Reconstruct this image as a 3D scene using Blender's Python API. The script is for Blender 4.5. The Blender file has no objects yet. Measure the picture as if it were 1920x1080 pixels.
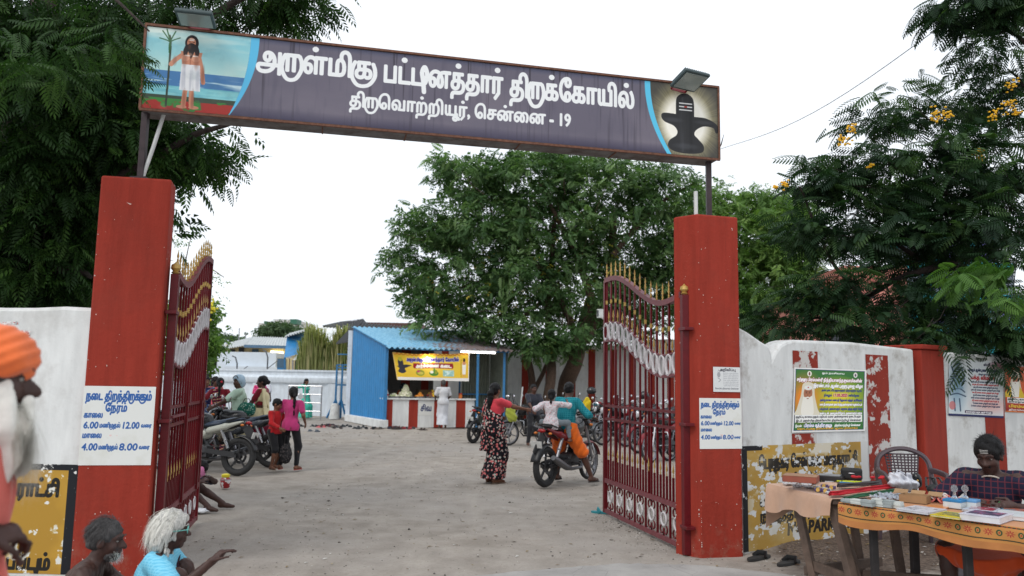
import bpy, math, random
import numpy as np
from mathutils import Matrix, Vector
rnd = random.Random(7)
nrs = np.random.RandomState(11)
sc = bpy.context.scene
COL = sc.collection
R = math.radians

# ------------------------------------------------------------------ camera
CAMP = np.array([0.0, 0.0, 1.55]); PITCH = R(6.8); ROLL = .017; FOC = 1493.0
FW = np.array([0, math.cos(PITCH), math.sin(PITCH)])
_r0 = np.array([1.0, 0, 0]); _u0 = np.array([0, -math.sin(PITCH), math.cos(PITCH)])
RT = _r0*math.cos(ROLL)+_u0*math.sin(ROLL); UP = _u0*math.cos(ROLL)-_r0*math.sin(ROLL)
cam = bpy.data.cameras.new('camera'); camo = bpy.data.objects.new('camera', cam); COL.objects.link(camo)
cam.sensor_width = 36; cam.lens = 36*FOC/1920; cam.clip_start = .05; cam.clip_end = 2000
camo.matrix_world = Matrix(((RT[0], UP[0], -FW[0], 0), (RT[1], UP[1], -FW[1], 0), (RT[2], UP[2], -FW[2], 1.55), (0, 0, 0, 1)))
cam.dof.use_dof = True; cam.dof.focus_distance = 7.6; cam.dof.aperture_fstop = 2.4
sc.camera = camo
# ------------------------------------------------------------------ overcast evening sky, weak veiled sun
SUN_EL, SUN_AZ = R(48), R(215)
W = bpy.data.worlds.new("World"); sc.world = W; W.use_nodes = True
nt = W.node_tree; bgn = nt.nodes['Background']
sky = nt.nodes.new('ShaderNodeTexSky'); sky.sky_type = 'NISHITA'; sky.sun_disc = False
sky.sun_elevation = SUN_EL; sky.sun_rotation = SUN_AZ; sky.dust_density = 4; sky.air_density = 1.2
tcw = nt.nodes.new('ShaderNodeTexCoord'); nzw = nt.nodes.new('ShaderNodeTexNoise'); nzw.inputs['Scale'].default_value = 1.4; nzw.inputs['Detail'].default_value = 5
nt.links.new(tcw.outputs['Generated'], nzw.inputs['Vector'])
crw = nt.nodes.new('ShaderNodeValToRGB'); crw.color_ramp.elements[0].color = (7.5, 8.1, 8.8, 1); crw.color_ramp.elements[1].color = (8.9, 9.2, 9.6, 1)
crw.color_ramp.elements[0].position = .3; crw.color_ramp.elements[1].position = .7
nt.links.new(nzw.outputs['Fac'], crw.inputs['Fac'])
mxw = nt.nodes.new('ShaderNodeMix'); mxw.data_type = 'RGBA'; mxw.inputs[0].default_value = .88
nt.links.new(sky.outputs['Color'], mxw.inputs[6]); nt.links.new(crw.outputs['Color'], mxw.inputs[7])
nt.links.new(mxw.outputs[2], bgn.inputs['Color']); bgn.inputs['Strength'].default_value = .115
sl = bpy.data.lights.new('sun', 'SUN'); sl.energy = 1.0; sl.angle = R(25); sl.color = (1, .96, .9)
so = bpy.data.objects.new('sun', sl); COL.objects.link(so); so.location = (0, 0, 20)
_sd = Vector((math.sin(SUN_AZ)*math.cos(SUN_EL), math.cos(SUN_AZ)*math.cos(SUN_EL), math.sin(SUN_EL)))
so.rotation_euler = _sd.to_track_quat('Z', 'Y').to_euler()
sc.view_settings.view_transform = 'Standard'; sc.view_settings.look = 'None'
sc.view_settings.exposure = 0.26; sc.view_settings.gamma = 1; sc.view_settings.use_curve_mapping = False
sc.cycles.max_bounces = 6; sc.cycles.transparent_max_bounces = 8; sc.cycles.use_denoising = True

def ray(px, py): return FW+RT*(px-960)/FOC-UP*(py-540)/FOC
def gz(px, py, z=0.0):
    d = ray(px, py); return CAMP+d*((z-1.55)/d[2])
def gy(px, py, Y):
    d = ray(px, py); return CAMP+d*(Y/d[1])
def gl(px, py, A, B, off=0.0):     # where the line of sight meets the upright plane through A and B
    d = ray(px, py); n = np.array([B[1]-A[1], -(B[0]-A[0])]); n = n/np.hypot(*n)
    t = ((np.array(A[:2])-CAMP[:2])@n)/(d[:2]@n); p = CAMP+d*t
    s = -np.sign(n@(np.array(A[:2])-CAMP[:2])); p[:2] += n*s*off
    return p

# ------------------------------------------------------------------ mesh helpers
def nrm(v):
    v = np.asarray(v, float); return v/(np.linalg.norm(v)+1e-12)
def frame(d, up=(0, 0, 1)):
    d = nrm(d); up = np.asarray(up, float)
    if abs(d@nrm(up)) > .98: up = np.array([1.0, 0, 0])
    x = nrm(np.cross(up, d)); y = np.cross(d, x); return x, y, d
def rz(a):
    c, s = math.cos(a), math.sin(a); return np.array([[c, -s, 0], [s, c, 0], [0, 0, 1.0]])
def rx(a):
    c, s = math.cos(a), math.sin(a); return np.array([[1.0, 0, 0], [0, c, -s], [0, s, c]])
def ry(a):
    c, s = math.cos(a), math.sin(a); return np.array([[c, 0, s], [0, 1.0, 0], [-s, 0, c]])
class MB:
    def __init__(s): s.v = []; s.f = []; s.m = []; s.uv = []; s.cur = 0
    def add(s, vs, fs, uvs=None, M=None):
        o = len(s.v)
        s.v += [tuple(p) for p in np.asarray(vs, float)]
        for i, f in enumerate(fs):
            s.f.append(tuple(o+j for j in f)); s.m.append(s.cur)
            s.uv.append(uvs[i] if uvs is not None else None)
        return s
    def box(s, c, size, Rm=None):
        h = np.array(size, float)/2
        P = np.array([[x, y, z] for z in (-1, 1) for y in (-1, 1) for x in (-1, 1)])*h
        if Rm is not None: P = P@np.asarray(Rm).T
        return s.add(P+np.array(c, float), [(0, 2, 3, 1), (4, 5, 7, 6), (0, 1, 5, 4), (2, 6, 7, 3), (0, 4, 6, 2), (1, 3, 7, 5)])
    def bar(s, a, b, w, h=None, up=(0, 0, 1)):
        a = np.array(a, float); b = np.array(b, float); x, y, d = frame(b-a, up); h = h or w
        P = [p+x*i*w/2+y*j*h/2 for p in (a, b) for j in (-1, 1) for i in (-1, 1)]
        return s.add(P, [(0, 2, 3, 1), (4, 5, 7, 6), (0, 1, 5, 4), (2, 6, 7, 3), (0, 4, 6, 2), (1, 3, 7, 5)])
    def tube(s, path, r, n=8, cap=True, flat=1.0):
        path = [np.array(p, float) for p in path]; k = len(path)
        r = [r]*k if not hasattr(r, '__len__') else r
        V = []; prev = None
        for i, p in enumerate(path):
            d = nrm(path[min(i+1, k-1)]-path[max(i-1, 0)])
            if prev is None: x, y, _ = frame(d)
            else:
                x = prev-d*(prev@d); x = nrm(x); y = np.cross(d, x)
            prev = x
            for j in range(n):
                a = 2*math.pi*j/n; V.append(p+r[i]*(x*math.cos(a)+y*math.sin(a)*flat))
        F = [(i*n+j, i*n+(j+1) % n, (i+1)*n+(j+1) % n, (i+1)*n+j) for i in range(k-1) for j in range(n)]
        if cap: F += [tuple(range(n-1, -1, -1)), tuple((k-1)*n+j for j in range(n))]
        return s.add(V, F)
    def lathe(s, prof, c=(0, 0, 0), n=16, Rm=None):
        V = []; k = len(prof)
        for r, z in prof:
            for j in range(n):
                a = 2*math.pi*j/n; V.append((r*math.cos(a), r*math.sin(a), z))
        V = np.array(V)
        if Rm is not None: V = V@np.asarray(Rm).T
        F = [(i*n+j, i*n+(j+1) % n, (i+1)*n+(j+1) % n, (i+1)*n+j) for i in range(k-1) for j in range(n)]
        F += [tuple(range(n-1, -1, -1)), tuple((k-1)*n+j for j in range(n))]
        return s.add(V+np.array(c, float), F)
    def ell(s, c, r, Rm=None, nu=14, nv=9):
        if not hasattr(r, '__len__'): r = (r, r, r)
        V = [(0, 0, -1.0)]
        for i in range(1, nv):
            t = -math.pi/2+math.pi*i/nv
            for j in range(nu):
                a = 2*math.pi*j/nu; V.append((math.cos(t)*math.cos(a), math.cos(t)*math.sin(a), math.sin(t)))
        V.append((0, 0, 1.0)); V = np.array(V)*np.array(r)
        if Rm is not None: V = V@np.asarray(Rm).T
        F = [(0, 1+(j+1) % nu, 1+j) for j in range(nu)]
        for i in range(nv-2):
            F += [(1+i*nu+j, 1+i*nu+(j+1) % nu, 1+(i+1)*nu+(j+1) % nu, 1+(i+1)*nu+j) for j in range(nu)]
        e = len(V)-1; F += [(e, 1+(nv-2)*nu+j, 1+(nv-2)*nu+(j+1) % nu) for j in range(nu)]
        return s.add(V+np.array(c, float), F)
    def prism(s, poly, o, ax, ay, az, t):      # outline in the ax, ay plane, pushed by t along az
        o = np.array(o, float); ax = np.array(ax, float); ay = np.array(ay, float); az = np.array(az, float); n = len(poly)
        V = [o+ax*p[0]+ay*p[1] for p in poly]+[o+ax*p[0]+ay*p[1]+az*t for p in poly]
        F = [tuple(range(n-1, -1, -1)), tuple(range(n, 2*n))]+[(i, (i+1) % n, n+(i+1) % n, n+i) for i in range(n)]
        return s.add(V, F)
    def torus(s, c, Ra, r, ax=(1, 0, 0), ay=(0, 0, 1), n=24, m=8, a0=0, a1=2*math.pi, flat=1.0):
        ax = np.array(ax, float); ay = np.array(ay, float); az = np.cross(ax, ay); full = abs(a1-a0-2*math.pi) < 1e-6
        V = []; k = n if full else n+1
        for i in range(k):
            a = a0+(a1-a0)*i/n; d = ax*math.cos(a)+ay*math.sin(a)
            for j in range(m):
                b = 2*math.pi*j/m; V.append(np.array(c)+d*(Ra+r*math.cos(b))+az*r*flat*math.sin(b))
        F = [((i % k)*m+j, (i % k)*m+(j+1) % m, ((i+1) % k)*m+(j+1) % m, ((i+1) % k)*m+j) for i in range(n) for j in range(m)]
        if not full: F += [tuple(range(m-1, -1, -1)), tuple(n*m+j for j in range(m))]
        return s.add(V, F)
    def grid(s, fn, nu, nv, u0=0, u1=1, v0=0, v1=1):
        V = []; F = []; U = []
        for j in range(nv+1):
            for i in range(nu+1): V.append(fn(u0+(u1-u0)*i/nu, v0+(v1-v0)*j/nv))
        for j in range(nv):
            for i in range(nu):
                a = j*(nu+1)+i; F.append((a, a+1, a+nu+2, a+nu+1))
                U.append(((i/nu, j/nv), ((i+1)/nu, j/nv), ((i+1)/nu, (j+1)/nv), (i/nu, (j+1)/nv)))
        return s.add(V, F, U)
    def quad(s, a, b, c, d):
        return s.add([a, b, c, d], [(0, 1, 2, 3)], [((0, 0), (1, 0), (1, 1), (0, 1))])
    def mesh(s, name, mats, smooth=False, sharp=40):
        me = bpy.data.meshes.new(name); me.from_pydata(s.v, [], s.f)
        for m in (mats if isinstance(mats, (list, tuple)) else [mats]): me.materials.append(m)
        if any(s.m): me.polygons.foreach_set('material_index', s.m)
        if any(u is not None for u in s.uv):
            ul = me.uv_layers.new(name='UVMap'); k = 0; buf = np.zeros(len(me.loops)*2)
            for f, u in zip(s.f, s.uv):
                for i in range(len(f)):
                    if u is not None: buf[2*(k+i):2*(k+i)+2] = u[i]
                k += len(f)
            ul.data.foreach_set('uv', buf)
        if smooth:
            me.shade_smooth()
            if sharp: me.set_sharp_from_angle(angle=R(sharp))
        me.update(); return me
def npmesh(name, V, F, mats, attr=None, smooth=True):
    me = bpy.data.meshes.new(name); V = np.ascontiguousarray(V, np.float32); F = np.ascontiguousarray(F, np.int32)
    n, k = F.shape
    me.vertices.add(len(V)); me.vertices.foreach_set('co', V.ravel())
    me.loops.add(n*k); me.loops.foreach_set('vertex_index', F.ravel())
    me.polygons.add(n); me.polygons.foreach_set('loop_start', np.arange(0, n*k, k, dtype=np.int32))
    me.update(calc_edges=True)
    for m in (mats if isinstance(mats, (list, tuple)) else [mats]): me.materials.append(m)
    if attr is not None:
        a = me.attributes.new('tone', 'FLOAT', 'POINT'); a.data.foreach_set('value', np.ascontiguousarray(attr, np.float32))
    if smooth: me.shade_smooth()
    return me
def link(name, me, parent=None):
    o = bpy.data.objects.new(name, me); COL.objects.link(o)
    if parent is not None:
        o.parent = parent
        if parent.type == 'EMPTY' and parent.get('_w'): o.matrix_parent_inverse = parent.matrix_basis.inverted()
    return o
def tag(o, label=None, cat=None, group=None, kind=None):
    for k, v in (('label', label), ('category', cat), ('group', group), ('kind', kind)):
        if v: o[k] = v
    return o
def thing(name, label, cat, loc=(0, 0, 0), rot=0.0, group=None, world=False):
    o = bpy.data.objects.new(name, None); COL.objects.link(o); o.empty_display_size = .1
    o.location = [float(c) for c in loc]; o.rotation_euler = (0, 0, rot)
    if world: o['_w'] = 1
    return tag(o, label, cat, group)
def part(name, mb, mat, parent, smooth=False, sharp=40, bevel=0, label=None):
    o = link(name, mb.mesh(name, mat, smooth, sharp) if isinstance(mb, MB) else mb, parent)
    if bevel:
        b = o.modifiers.new('bevel', 'BEVEL'); b.width = bevel; b.segments = 2; b.limit_method = 'ANGLE'
    if label: o['label'] = label
    return o
def solo(name, mb, mat, label, cat, group=None, smooth=False, sharp=40, bevel=0):
    return tag(part(name, mb, mat, None, smooth, sharp, bevel), label, cat, group)
def struct(name, mb, mat, smooth=False, kind='structure'):
    return tag(part(name, mb, mat, None, smooth), kind=kind)
def copy_tree(o, parent=None):
    c = o.copy(); COL.objects.link(c)
    if parent is not None: c.parent = parent; c.matrix_parent_inverse = o.matrix_parent_inverse.copy()
    for ch in list(o.children): copy_tree(ch, c)
    return c
def recolour(root, mp):
    for o in [root]+list(root.children_recursive):
        for s in o.material_slots:
            if s.material and s.material.name in mp:
                nm = mp[s.material.name]; s.link = 'OBJECT'; s.material = nm

# ------------------------------------------------------------------ materials
def srgb(r, g, b):
    f = lambda c: ((c/255.0)/12.92 if c/255.0 <= .04045 else (((c/255.0)+.055)/1.055)**2.4)
    return (f(r), f(g), f(b), 1.0)
class N:
    def __init__(s, name):
        s.m = bpy.data.materials.new(name); s.m.use_nodes = True; s.t = s.m.node_tree; s.b = s.t.nodes['Principled BSDF']; s._tc = None
    def new(s, t, **k):
        n = s.t.nodes.new(t)
        for a, v in k.items(): setattr(n, a, v)
        return n
    def l(s, a, b): s.t.links.new(a, b)
    def tc(s, which='Object'):
        if s._tc is None: s._tc = s.new('ShaderNodeTexCoord')
        return s._tc.outputs[which]
    def mapping(s, scale, which='Object'):
        m = s.new('ShaderNodeMapping'); s.l(s.tc(which), m.inputs['Vector']); m.inputs['Scale'].default_value = scale; return m.outputs[0]
    def noise(s, scale, detail=4, rough=.6, vec=None, dist=0):
        n = s.new('ShaderNodeTexNoise'); n.inputs['Scale'].default_value = scale; n.inputs['Detail'].default_value = detail
        n.inputs['Roughness'].default_value = rough; n.inputs['Distortion'].default_value = dist
        s.l(vec if vec is not None else s.tc(), n.inputs['Vector']); return n.outputs['Fac']
    def vor(s, scale, vec=None, feature='F1'):
        n = s.new('ShaderNodeTexVoronoi', feature=feature); n.inputs['Scale'].default_value = scale
        s.l(vec if vec is not None else s.tc(), n.inputs['Vector']); return n
    def ramp(s, fac, stops):
        r = s.new('ShaderNodeValToRGB'); s.l(fac, r.inputs[0]); e = r.color_ramp.elements
        while len(e) < len(stops): e.new(.5)
        for el, (p, c) in zip(e, stops): el.position = p; el.color = c if hasattr(c, '__len__') else (c, c, c, 1)
        return r.outputs[0]
    def mix(s, fac, a, b, mode='MIX'):
        m = s.new('ShaderNodeMix', data_type='RGBA', blend_type=mode)
        for i, x in ((0, fac), (6, a), (7, b)):
            if hasattr(x, 'default_value') or hasattr(x, 'is_linked'): s.l(x, m.inputs[i])
            else: m.inputs[i].default_value = x
        return m.outputs[2]
    def math(s, op, a, b=0.0):
        m = s.new('ShaderNodeMath', operation=op)
        for i, x in enumerate((a, b)):
            if hasattr(x, 'is_linked'): s.l(x, m.inputs[i])
            else: m.inputs[i].default_value = x
        return m.outputs[0]
    def bump(s, h, strength=.3, dist=.01):
        b = s.new('ShaderNodeBump'); b.inputs['Strength'].default_value = strength; b.inputs['Distance'].default_value = dist
        s.l(h, b.inputs['Height']); s.l(b.outputs[0], s.b.inputs['Normal'])
    def col(s, c):
        if hasattr(c, 'is_linked'): s.l(c, s.b.inputs['Base Color'])
        else: s.b.inputs['Base Color'].default_value = c
        return s
    def rough(s, r):
        if hasattr(r, 'is_linked'): s.l(r, s.b.inputs['Roughness'])
        else: s.b.inputs['Roughness'].default_value = r
        return s
def dk(c, k): return (c[0]*k, c[1]*k, c[2]*k, 1)
_mc = {}
def plain(name, c, rough=.6, metal=0.0, var=.15, scale=9, bump=.15, bscale=60, spec=None):
    if name in _mc: return _mc[name]
    n = N(name); f = n.noise(scale, 5)
    n.col(n.mix(n.ramp(f, [(.3, 0.0), (.7, 1.0)]), dk(c, 1-var), dk(c, 1+var))); n.rough(rough)
    n.b.inputs['Metallic'].default_value = metal
    if spec is not None: n.b.inputs['Specular IOR Level'].default_value = spec
    if bump: n.bump(n.noise(bscale, 3), bump, .004)
    _mc[name] = n.m; return n.m
def cloth(name, c, bump=.25, var=.1, sheen=.2):
    if name in _mc: return _mc[name]
    n = N(name); n.col(n.mix(n.ramp(n.noise(5, 4), [(.3, 0.0), (.7, 1.0)]), dk(c, 1-var), dk(c, 1+var))); n.rough(.85)
    n.b.inputs['Sheen Weight'].default_value = sheen; n.b.inputs['Specular IOR Level'].default_value = .25
    n.bump(n.math('ADD', n.noise(14, 3, .5, None, 1.5), n.math('MULTIPLY', n.noise(240, 2), .25)), bump, .012)
    _mc[name] = n.m; return n.m
def spots(name, base, spot, scale=40, size=.35, extra=None):
    n = N(name); v = n.vor(scale); f = n.ramp(v.outputs['Distance'], [(size-.05, 1.0), (size+.03, 0.0)])
    cc = spot
    if extra is not None: cc = n.mix(n.ramp(n.noise(scale*.9, 1), [(.45, 0.0), (.55, 1.0)]), spot, extra)
    n.col(n.mix(f, base, cc)); n.rough(.85); n.b.inputs['Specular IOR Level'].default_value = .2
    n.bump(n.noise(14, 3, .5, None, 1.2), .25, .012); return n.m
def bands(name, base, line, vec, duty=.5, base2=None, soft=.04):   # fine woven lines across the cloth
    n = N(name)
    def wave(v):
        d = n.new('ShaderNodeVectorMath', operation='DOT_PRODUCT'); n.l(n.tc(), d.inputs[0]); d.inputs[1].default_value = v
        fr = n.math('FRACT', d.outputs['Value'])
        return n.ramp(fr, [(max(duty-soft, 0), 1.0), (min(duty+soft, 1), 0.0)])
    f = wave(vec[0])
    if len(vec) > 1: f = n.math('MAXIMUM', f, wave(vec[1]))
    n.col(n.mix(f, base, line)); n.rough(.85); n.b.inputs['Specular IOR Level'].default_value = .2
    n.bump(n.noise(14, 3, .5, None, 1.2), .25, .012); return n.m
def wornpaint(name, c, under, amt=.42, scale=7, streak=True, chips=True, rough=.6):
    n = N(name); a = n.noise(scale, 8, .65)
    vec = n.mapping((3, 3, .45)); st = n.noise(4, 6, .6, vec)
    base = n.mix(n.ramp(st, [(.35, 0.0), (.7, 1.0)]), dk(c, .86), dk(c, 1.1))
    if chips:
        f = n.ramp(a, [(amt-.03, 1.0), (amt, 0.0)])
        f2 = n.ramp(n.noise(55, 4, .7), [(.26, 1.0), (.28, 0.0)])
        base = n.mix(n.math('MAXIMUM', f, f2), base, under)
    n.col(base); n.rough(rough); n.b.inputs['Specular IOR Level'].default_value = .15; n.bump(n.math('ADD', n.noise(30, 6, .7), n.math('MULTIPLY', a, .6)), .35, .006); return n.m
def imgmat(name, img, rough=.6, bump=0, emit=0):
    n = N(name); t = n.new('ShaderNodeTexImage'); t.image = img; t.extension = 'EXTEND'; n.l(n.tc('UV'), t.inputs[0]); n.col(t.outputs['Color']); n.rough(rough)
    n.b.inputs['Specular IOR Level'].default_value = .3
    if bump: n.bump(n.noise(6, 5, .6, None, .8), bump, .012)
    return n.m
# ------------------------------------------------------------------ flat print: a small scan-line painter for signs and posters
def winding_fill(polys, W_, H_):
    A = np.zeros((H_, W_+1), np.int32)
    for P in polys:
        P = np.asarray(P, float); Q = np.roll(P, -1, 0)
        for (x0, y0), (x1, y1) in zip(P, Q):
            if y0 == y1: continue
            d = 1
            if y0 > y1: x0, y0, x1, y1, d = x1, y1, x0, y0, -1
            a = max(0, math.ceil(y0-.5)); b = min(H_-1, math.ceil(y1-.5)-1)
            if b < a: continue
            ys = np.arange(a, b+1); xs = x0+(ys+.5-y0)*(x1-x0)/(y1-y0)
            xi = np.clip(np.ceil(xs-.5), 0, W_).astype(int); np.add.at(A, (ys, xi), d)
    return np.cumsum(A[:, :-1], 1) != 0
def dilate(M, r):
    if r < 1: return M
    H_, W_ = M.shape; r = int(round(r)); out = M.copy(); Z = np.zeros((H_, 1), np.int32)
    C = np.concatenate([Z, np.cumsum(M, 1, dtype=np.int32)], 1)
    for dy in range(-r, r+1):
        w = int(math.sqrt(r*r-dy*dy)); hi = np.minimum(np.arange(W_)+w+1, W_); lo = np.maximum(np.arange(W_)-w, 0)
        D = (C[:, hi]-C[:, lo]) > 0
        if dy >= 0: out[dy:] |= D[:H_-dy]
        else: out[:dy] |= D[-dy:]
    return out
_gl = {}
def _curve(body):
    cu = bpy.data.curves.new('t', 'FONT'); cu.body = body; cu.size = 1; o = bpy.data.objects.new('t', cu); COL.objects.link(o)
    dg = bpy.context.evaluated_depsgraph_get(); dg.update(); c = o.evaluated_get(dg).to_curve(dg)
    polys = []
    for s in c.splines:
        pts = []
        if s.type == 'BEZIER':
            B = s.bezier_points; n = len(B)
            for i in range(n):
                a, b = B[i], B[(i+1) % n]; p0, p1, p2, p3 = [np.array(q)[:2] for q in (a.co, a.handle_right, b.handle_left, b.co)]
                for t in (0, .2, .4, .6, .8): pts.append((1-t)**3*p0+3*(1-t)**2*t*p1+3*(1-t)*t*t*p2+t**3*p3)
        else: pts = [np.array(q.co)[:2] for q in s.points]
        if len(pts) > 2: polys.append(np.array(pts))
    o.to_curve_clear(); bpy.data.objects.remove(o); bpy.data.curves.remove(cu)
    return polys
def glyph(ch):
    if ch not in _gl:
        try:
            P = _curve(ch) if ch.strip() else []
            I = max(p[:, 0].max() for p in _curve('I')); a = max(p[:, 0].max() for p in _curve(ch+'I'))-I
        except Exception: P, a = [], .3
        _gl[ch] = (P, a)
    return _gl[ch]
def stroke_polys(pts, w):
    out = []; pts = [np.array(p, float) for p in pts]
    for a, b in zip(pts[:-1], pts[1:]):
        d = b-a; L = np.hypot(*d)
        if L < 1e-9: continue
        n = np.array([-d[1], d[0]])/L*w/2; out.append(np.array([a-n, b-n, b+n, a+n]))
    for p in pts: out.append(np.array([p+w/2*np.array([math.cos(t), math.sin(t)]) for t in np.linspace(0, 2*math.pi, 10)[:-1]]))
    return out
def bez(p, n=12):
    p = [np.array(q, float) for q in p]; out = []
    for i in range(len(p)-1):       # catmull-rom through the points
        p0, p1, p2, p3 = p[max(i-1, 0)], p[i], p[i+1], p[min(i+2, len(p)-1)]
        for t in np.linspace(0, 1, n, endpoint=False):
            out.append(.5*((2*p1)+(-p0+p2)*t+(2*p0-5*p1+4*p2-p3)*t*t+(-p0+3*p1-3*p2+p3)*t**3))
    out.append(p[-1]); return out
TH = .075
def layout(txt):
    """outlines of a line of text at size 1, in writing order with Tamil vowel signs put where they are read"""
    out = []; x = 0.0; i = 0; L = list(txt)
    def put(ch):
        nonlocal x
        P, a = glyph(ch); x0 = x
        for p in P: out.append(('f', p+np.array([x, 0])))
        x += a+.012; return x0, x
    def st(pts, w=TH): out.append(('s', [np.array(q) for q in bez(pts, 6)], w))
    while i < len(L):
        c = L[i]; sg = []; j = i+1
        while j < len(L) and '\u0bbe' <= L[j] <= '\u0bcd': sg.append(L[j]); j += 1
        i = j; s = sg[0] if sg else ''
        pre = {'ெ': 'ெ', 'ே': 'ே', 'ை': 'ை', 'ொ': 'ெ', 'ோ': 'ே'}.get(s)
        if pre: put(pre)
        if s == 'ு' and c in 'கமரளழ': x += .07
        a, b = put('ா' if (s == 'ு' and c == 'ர') else c); w = b-a
        if s in 'ா' and s: put('ா')
        if s in ('ொ', 'ோ'): put('ா')
        if s == 'ி' and c == 'ட': st([(b-.1, .035), (b+.10, .10), (b+.20, .40), (b+.06, .64), (b-.08, .45), (b+.0, .12), (b+.05, -.22)]); x += .27
        elif s in ('ி', 'ீ'): put(s)
        if s == '்':
            m = a+w*.5; out.append(('s', [np.array([m, .80]), np.array([m+.001, .80])], TH*1.7))
        if s == 'ு':
            if c in 'கமரளழச':
                lo = -.22 if c != 'ர' else -.24
                st([(a+.02, .52), (a-.09, .32), (a-.10, .02), (a+w*.2, lo-.02), (a+w*.75, lo), (b+.07, .04), (b+.09, .30), (b-.0, .50)], .062); x += .13
            elif c in 'பயவசங': st([(b-.06, .1), (b-.06, -.2), (b-.2, -.22)])
            else: st([(b-.05, .02), (b+.02, -.18), (b+.12, -.1), (b+.13, .5)]); x += .17
        if s == 'ூ': st([(b-.06, .1), (b-.06, -.22), (b-.26, -.24), (b-.25, -.08), (b+.05, -.1), (b+.09, -.2)]); x += .05
    return out, x
class Canvas:
    def __init__(s, w, h, bg=(255, 255, 255), ss=2):
        s.w, s.h, s.ss = w, h, ss; s.a = np.zeros((h, w, 3), np.float32)+np.array(bg, np.float32)/255
        s.Y, s.X = np.mgrid[0:h, 0:w].astype(np.float32); s.rs = np.random.RandomState(5)
    def blend(s, mask, c, al=1.0):
        c = np.asarray(c, np.float32)/255; m = (mask*al)[..., None]; s.a = s.a*(1-m)+c*m
    def _down(s, M, b):
        x0, y0, x1, y1 = b; k = s.ss; m = M.reshape((y1-y0), k, (x1-x0), k).mean((1, 3)).astype(np.float32)
        full = np.zeros((s.h, s.w), np.float32); full[y0:y1, x0:x1] = m; return full
    def mask(s, polys, bold=0):
        k = s.ss; A = np.concatenate(polys); m = bold+2
        x0 = int(np.clip(A[:, 0].min()-m, 0, s.w-1)); x1 = int(np.clip(A[:, 0].max()+m+1, 1, s.w)); y0 = int(np.clip(A[:, 1].min()-m, 0, s.h-1)); y1 = int(np.clip(A[:, 1].max()+m+1, 1, s.h))
        if x1 <= x0 or y1 <= y0: return np.zeros((s.h, s.w), np.float32)
        P = [(p-np.array([x0, y0]))*k for p in polys]
        return s._down(dilate(winding_fill(P, (x1-x0)*k, (y1-y0)*k), bold*k), (x0, y0, x1, y1))
    def poly(s, pts, c, al=1.0): s.blend(s.mask([np.array(pts, float)]), c, al)
    def rect(s, x0, y0, x1, y1, c, al=1.0): s.poly([(x0, y0), (x1, y0), (x1, y1), (x0, y1)], c, al)
    def oval(s, cx, cy, rx_, ry_, c, al=1.0, soft=0):
        if soft:
            d = np.sqrt(((s.X-cx)/rx_)**2+((s.Y-cy)/ry_)**2); s.blend(np.clip((1-d)/soft+.5, 0, 1), c, al)
        else: s.poly([(cx+rx_*math.cos(t), cy+ry_*math.sin(t)) for t in np.linspace(0, 2*math.pi, 28)[:-1]], c, al)
    def line(s, pts, w, c, al=1.0, smooth=False):
        if smooth: pts = bez(pts, 6)
        P = stroke_polys(pts, w); m = s.mask(P); s.blend(m, c, al)
    def text(s, txt, x, y, size, c, bold=0, xs=1.0, align='l', slant=0, outline=None, ow=3, al=1.0, rot=0, width=None):
        L, adv = layout(txt)
        if width: xs = width/(adv*size)
        tw = adv*size*xs; x -= {'l': 0, 'c': tw/2, 'r': tw}[align]; P = []; cr, sr = math.cos(rot), math.sin(rot)
        def T(p):
            p = np.asarray(p, float); q = np.stack([(p[:, 0]+slant*p[:, 1])*size*xs, -p[:, 1]*size], 1)
            return np.stack([x+q[:, 0]*cr-q[:, 1]*sr, y+q[:, 0]*sr+q[:, 1]*cr], 1)
        for it in L:
            if it[0] == 'f': P.append(T(it[1]))
            else: P += stroke_polys(T(it[1]), it[2]*size*min(1, xs+.1))
        # mixed winding directions: fill glyphs and strokes apart, then join
        G = [p for it, p in zip([i for i in L if i[0] == 'f'], [T(i[1]) for i in L if i[0] == 'f'])]
        S = []
        for it in L:
            if it[0] == 's': S += stroke_polys(T(it[1]), it[2]*size)
        def both(b):
            m = s.mask(G, b) if G else 0
            return np.maximum(m, s.mask(S, b)) if S else m
        if outline is not None: s.blend(both(bold+ow), outline, al)
        s.blend(both(bold), c, al); return tw
    def noise(s, cells, seed=0, oct=4):
        r = np.random.RandomState(seed); out = np.zeros((s.h, s.w), np.float32); amp = 1; tot = 0
        for o in range(oct):
            cy = max(2, int(cells*s.h/s.w)+1) if not hasattr(cells, '__len__') else cells[1]*2**o; cx = (cells if not hasattr(cells, '__len__') else cells[0])*(2**o if hasattr(cells, '__len__') else 1)
            if not hasattr(cells, '__len__'): cx *= 2**o; cy *= 2**o
            g = r.rand(cy+2, cx+2); yy = s.Y/s.h*cy; xx = s.X/s.w*cx; yi = yy.astype(int); xi = xx.astype(int); fy = yy-yi; fx = xx-xi
            fy = fy*fy*(3-2*fy); fx = fx*fx*(3-2*fx)
            out += amp*((g[yi, xi]*(1-fx)+g[yi, xi+1]*fx)*(1-fy)+(g[yi+1, xi]*(1-fx)+g[yi+1, xi+1]*fx)*fy); tot += amp; amp *= .55
        return out/tot
    def peel(s, c, thr=.34, cells=9, seed=3, region=None):
        n = s.noise(cells, seed, 5); m = np.clip((thr-n)*30, 0, 1)
        if region is not None: m = m*region
        s.blend(m, c)
    def image(s, name):
        im = bpy.data.images.new(name, s.w, s.h); px = np.ones((s.h, s.w, 4), np.float32); px[..., :3] = np.clip(s.a[::-1], 0, 1)
        im.pixels.foreach_set(px.ravel()); im.update(); im.pack(); return im
    def mat(s, name, rough=.6, bump=0): return imgmat(name, s.image(name), rough, bump)

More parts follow.
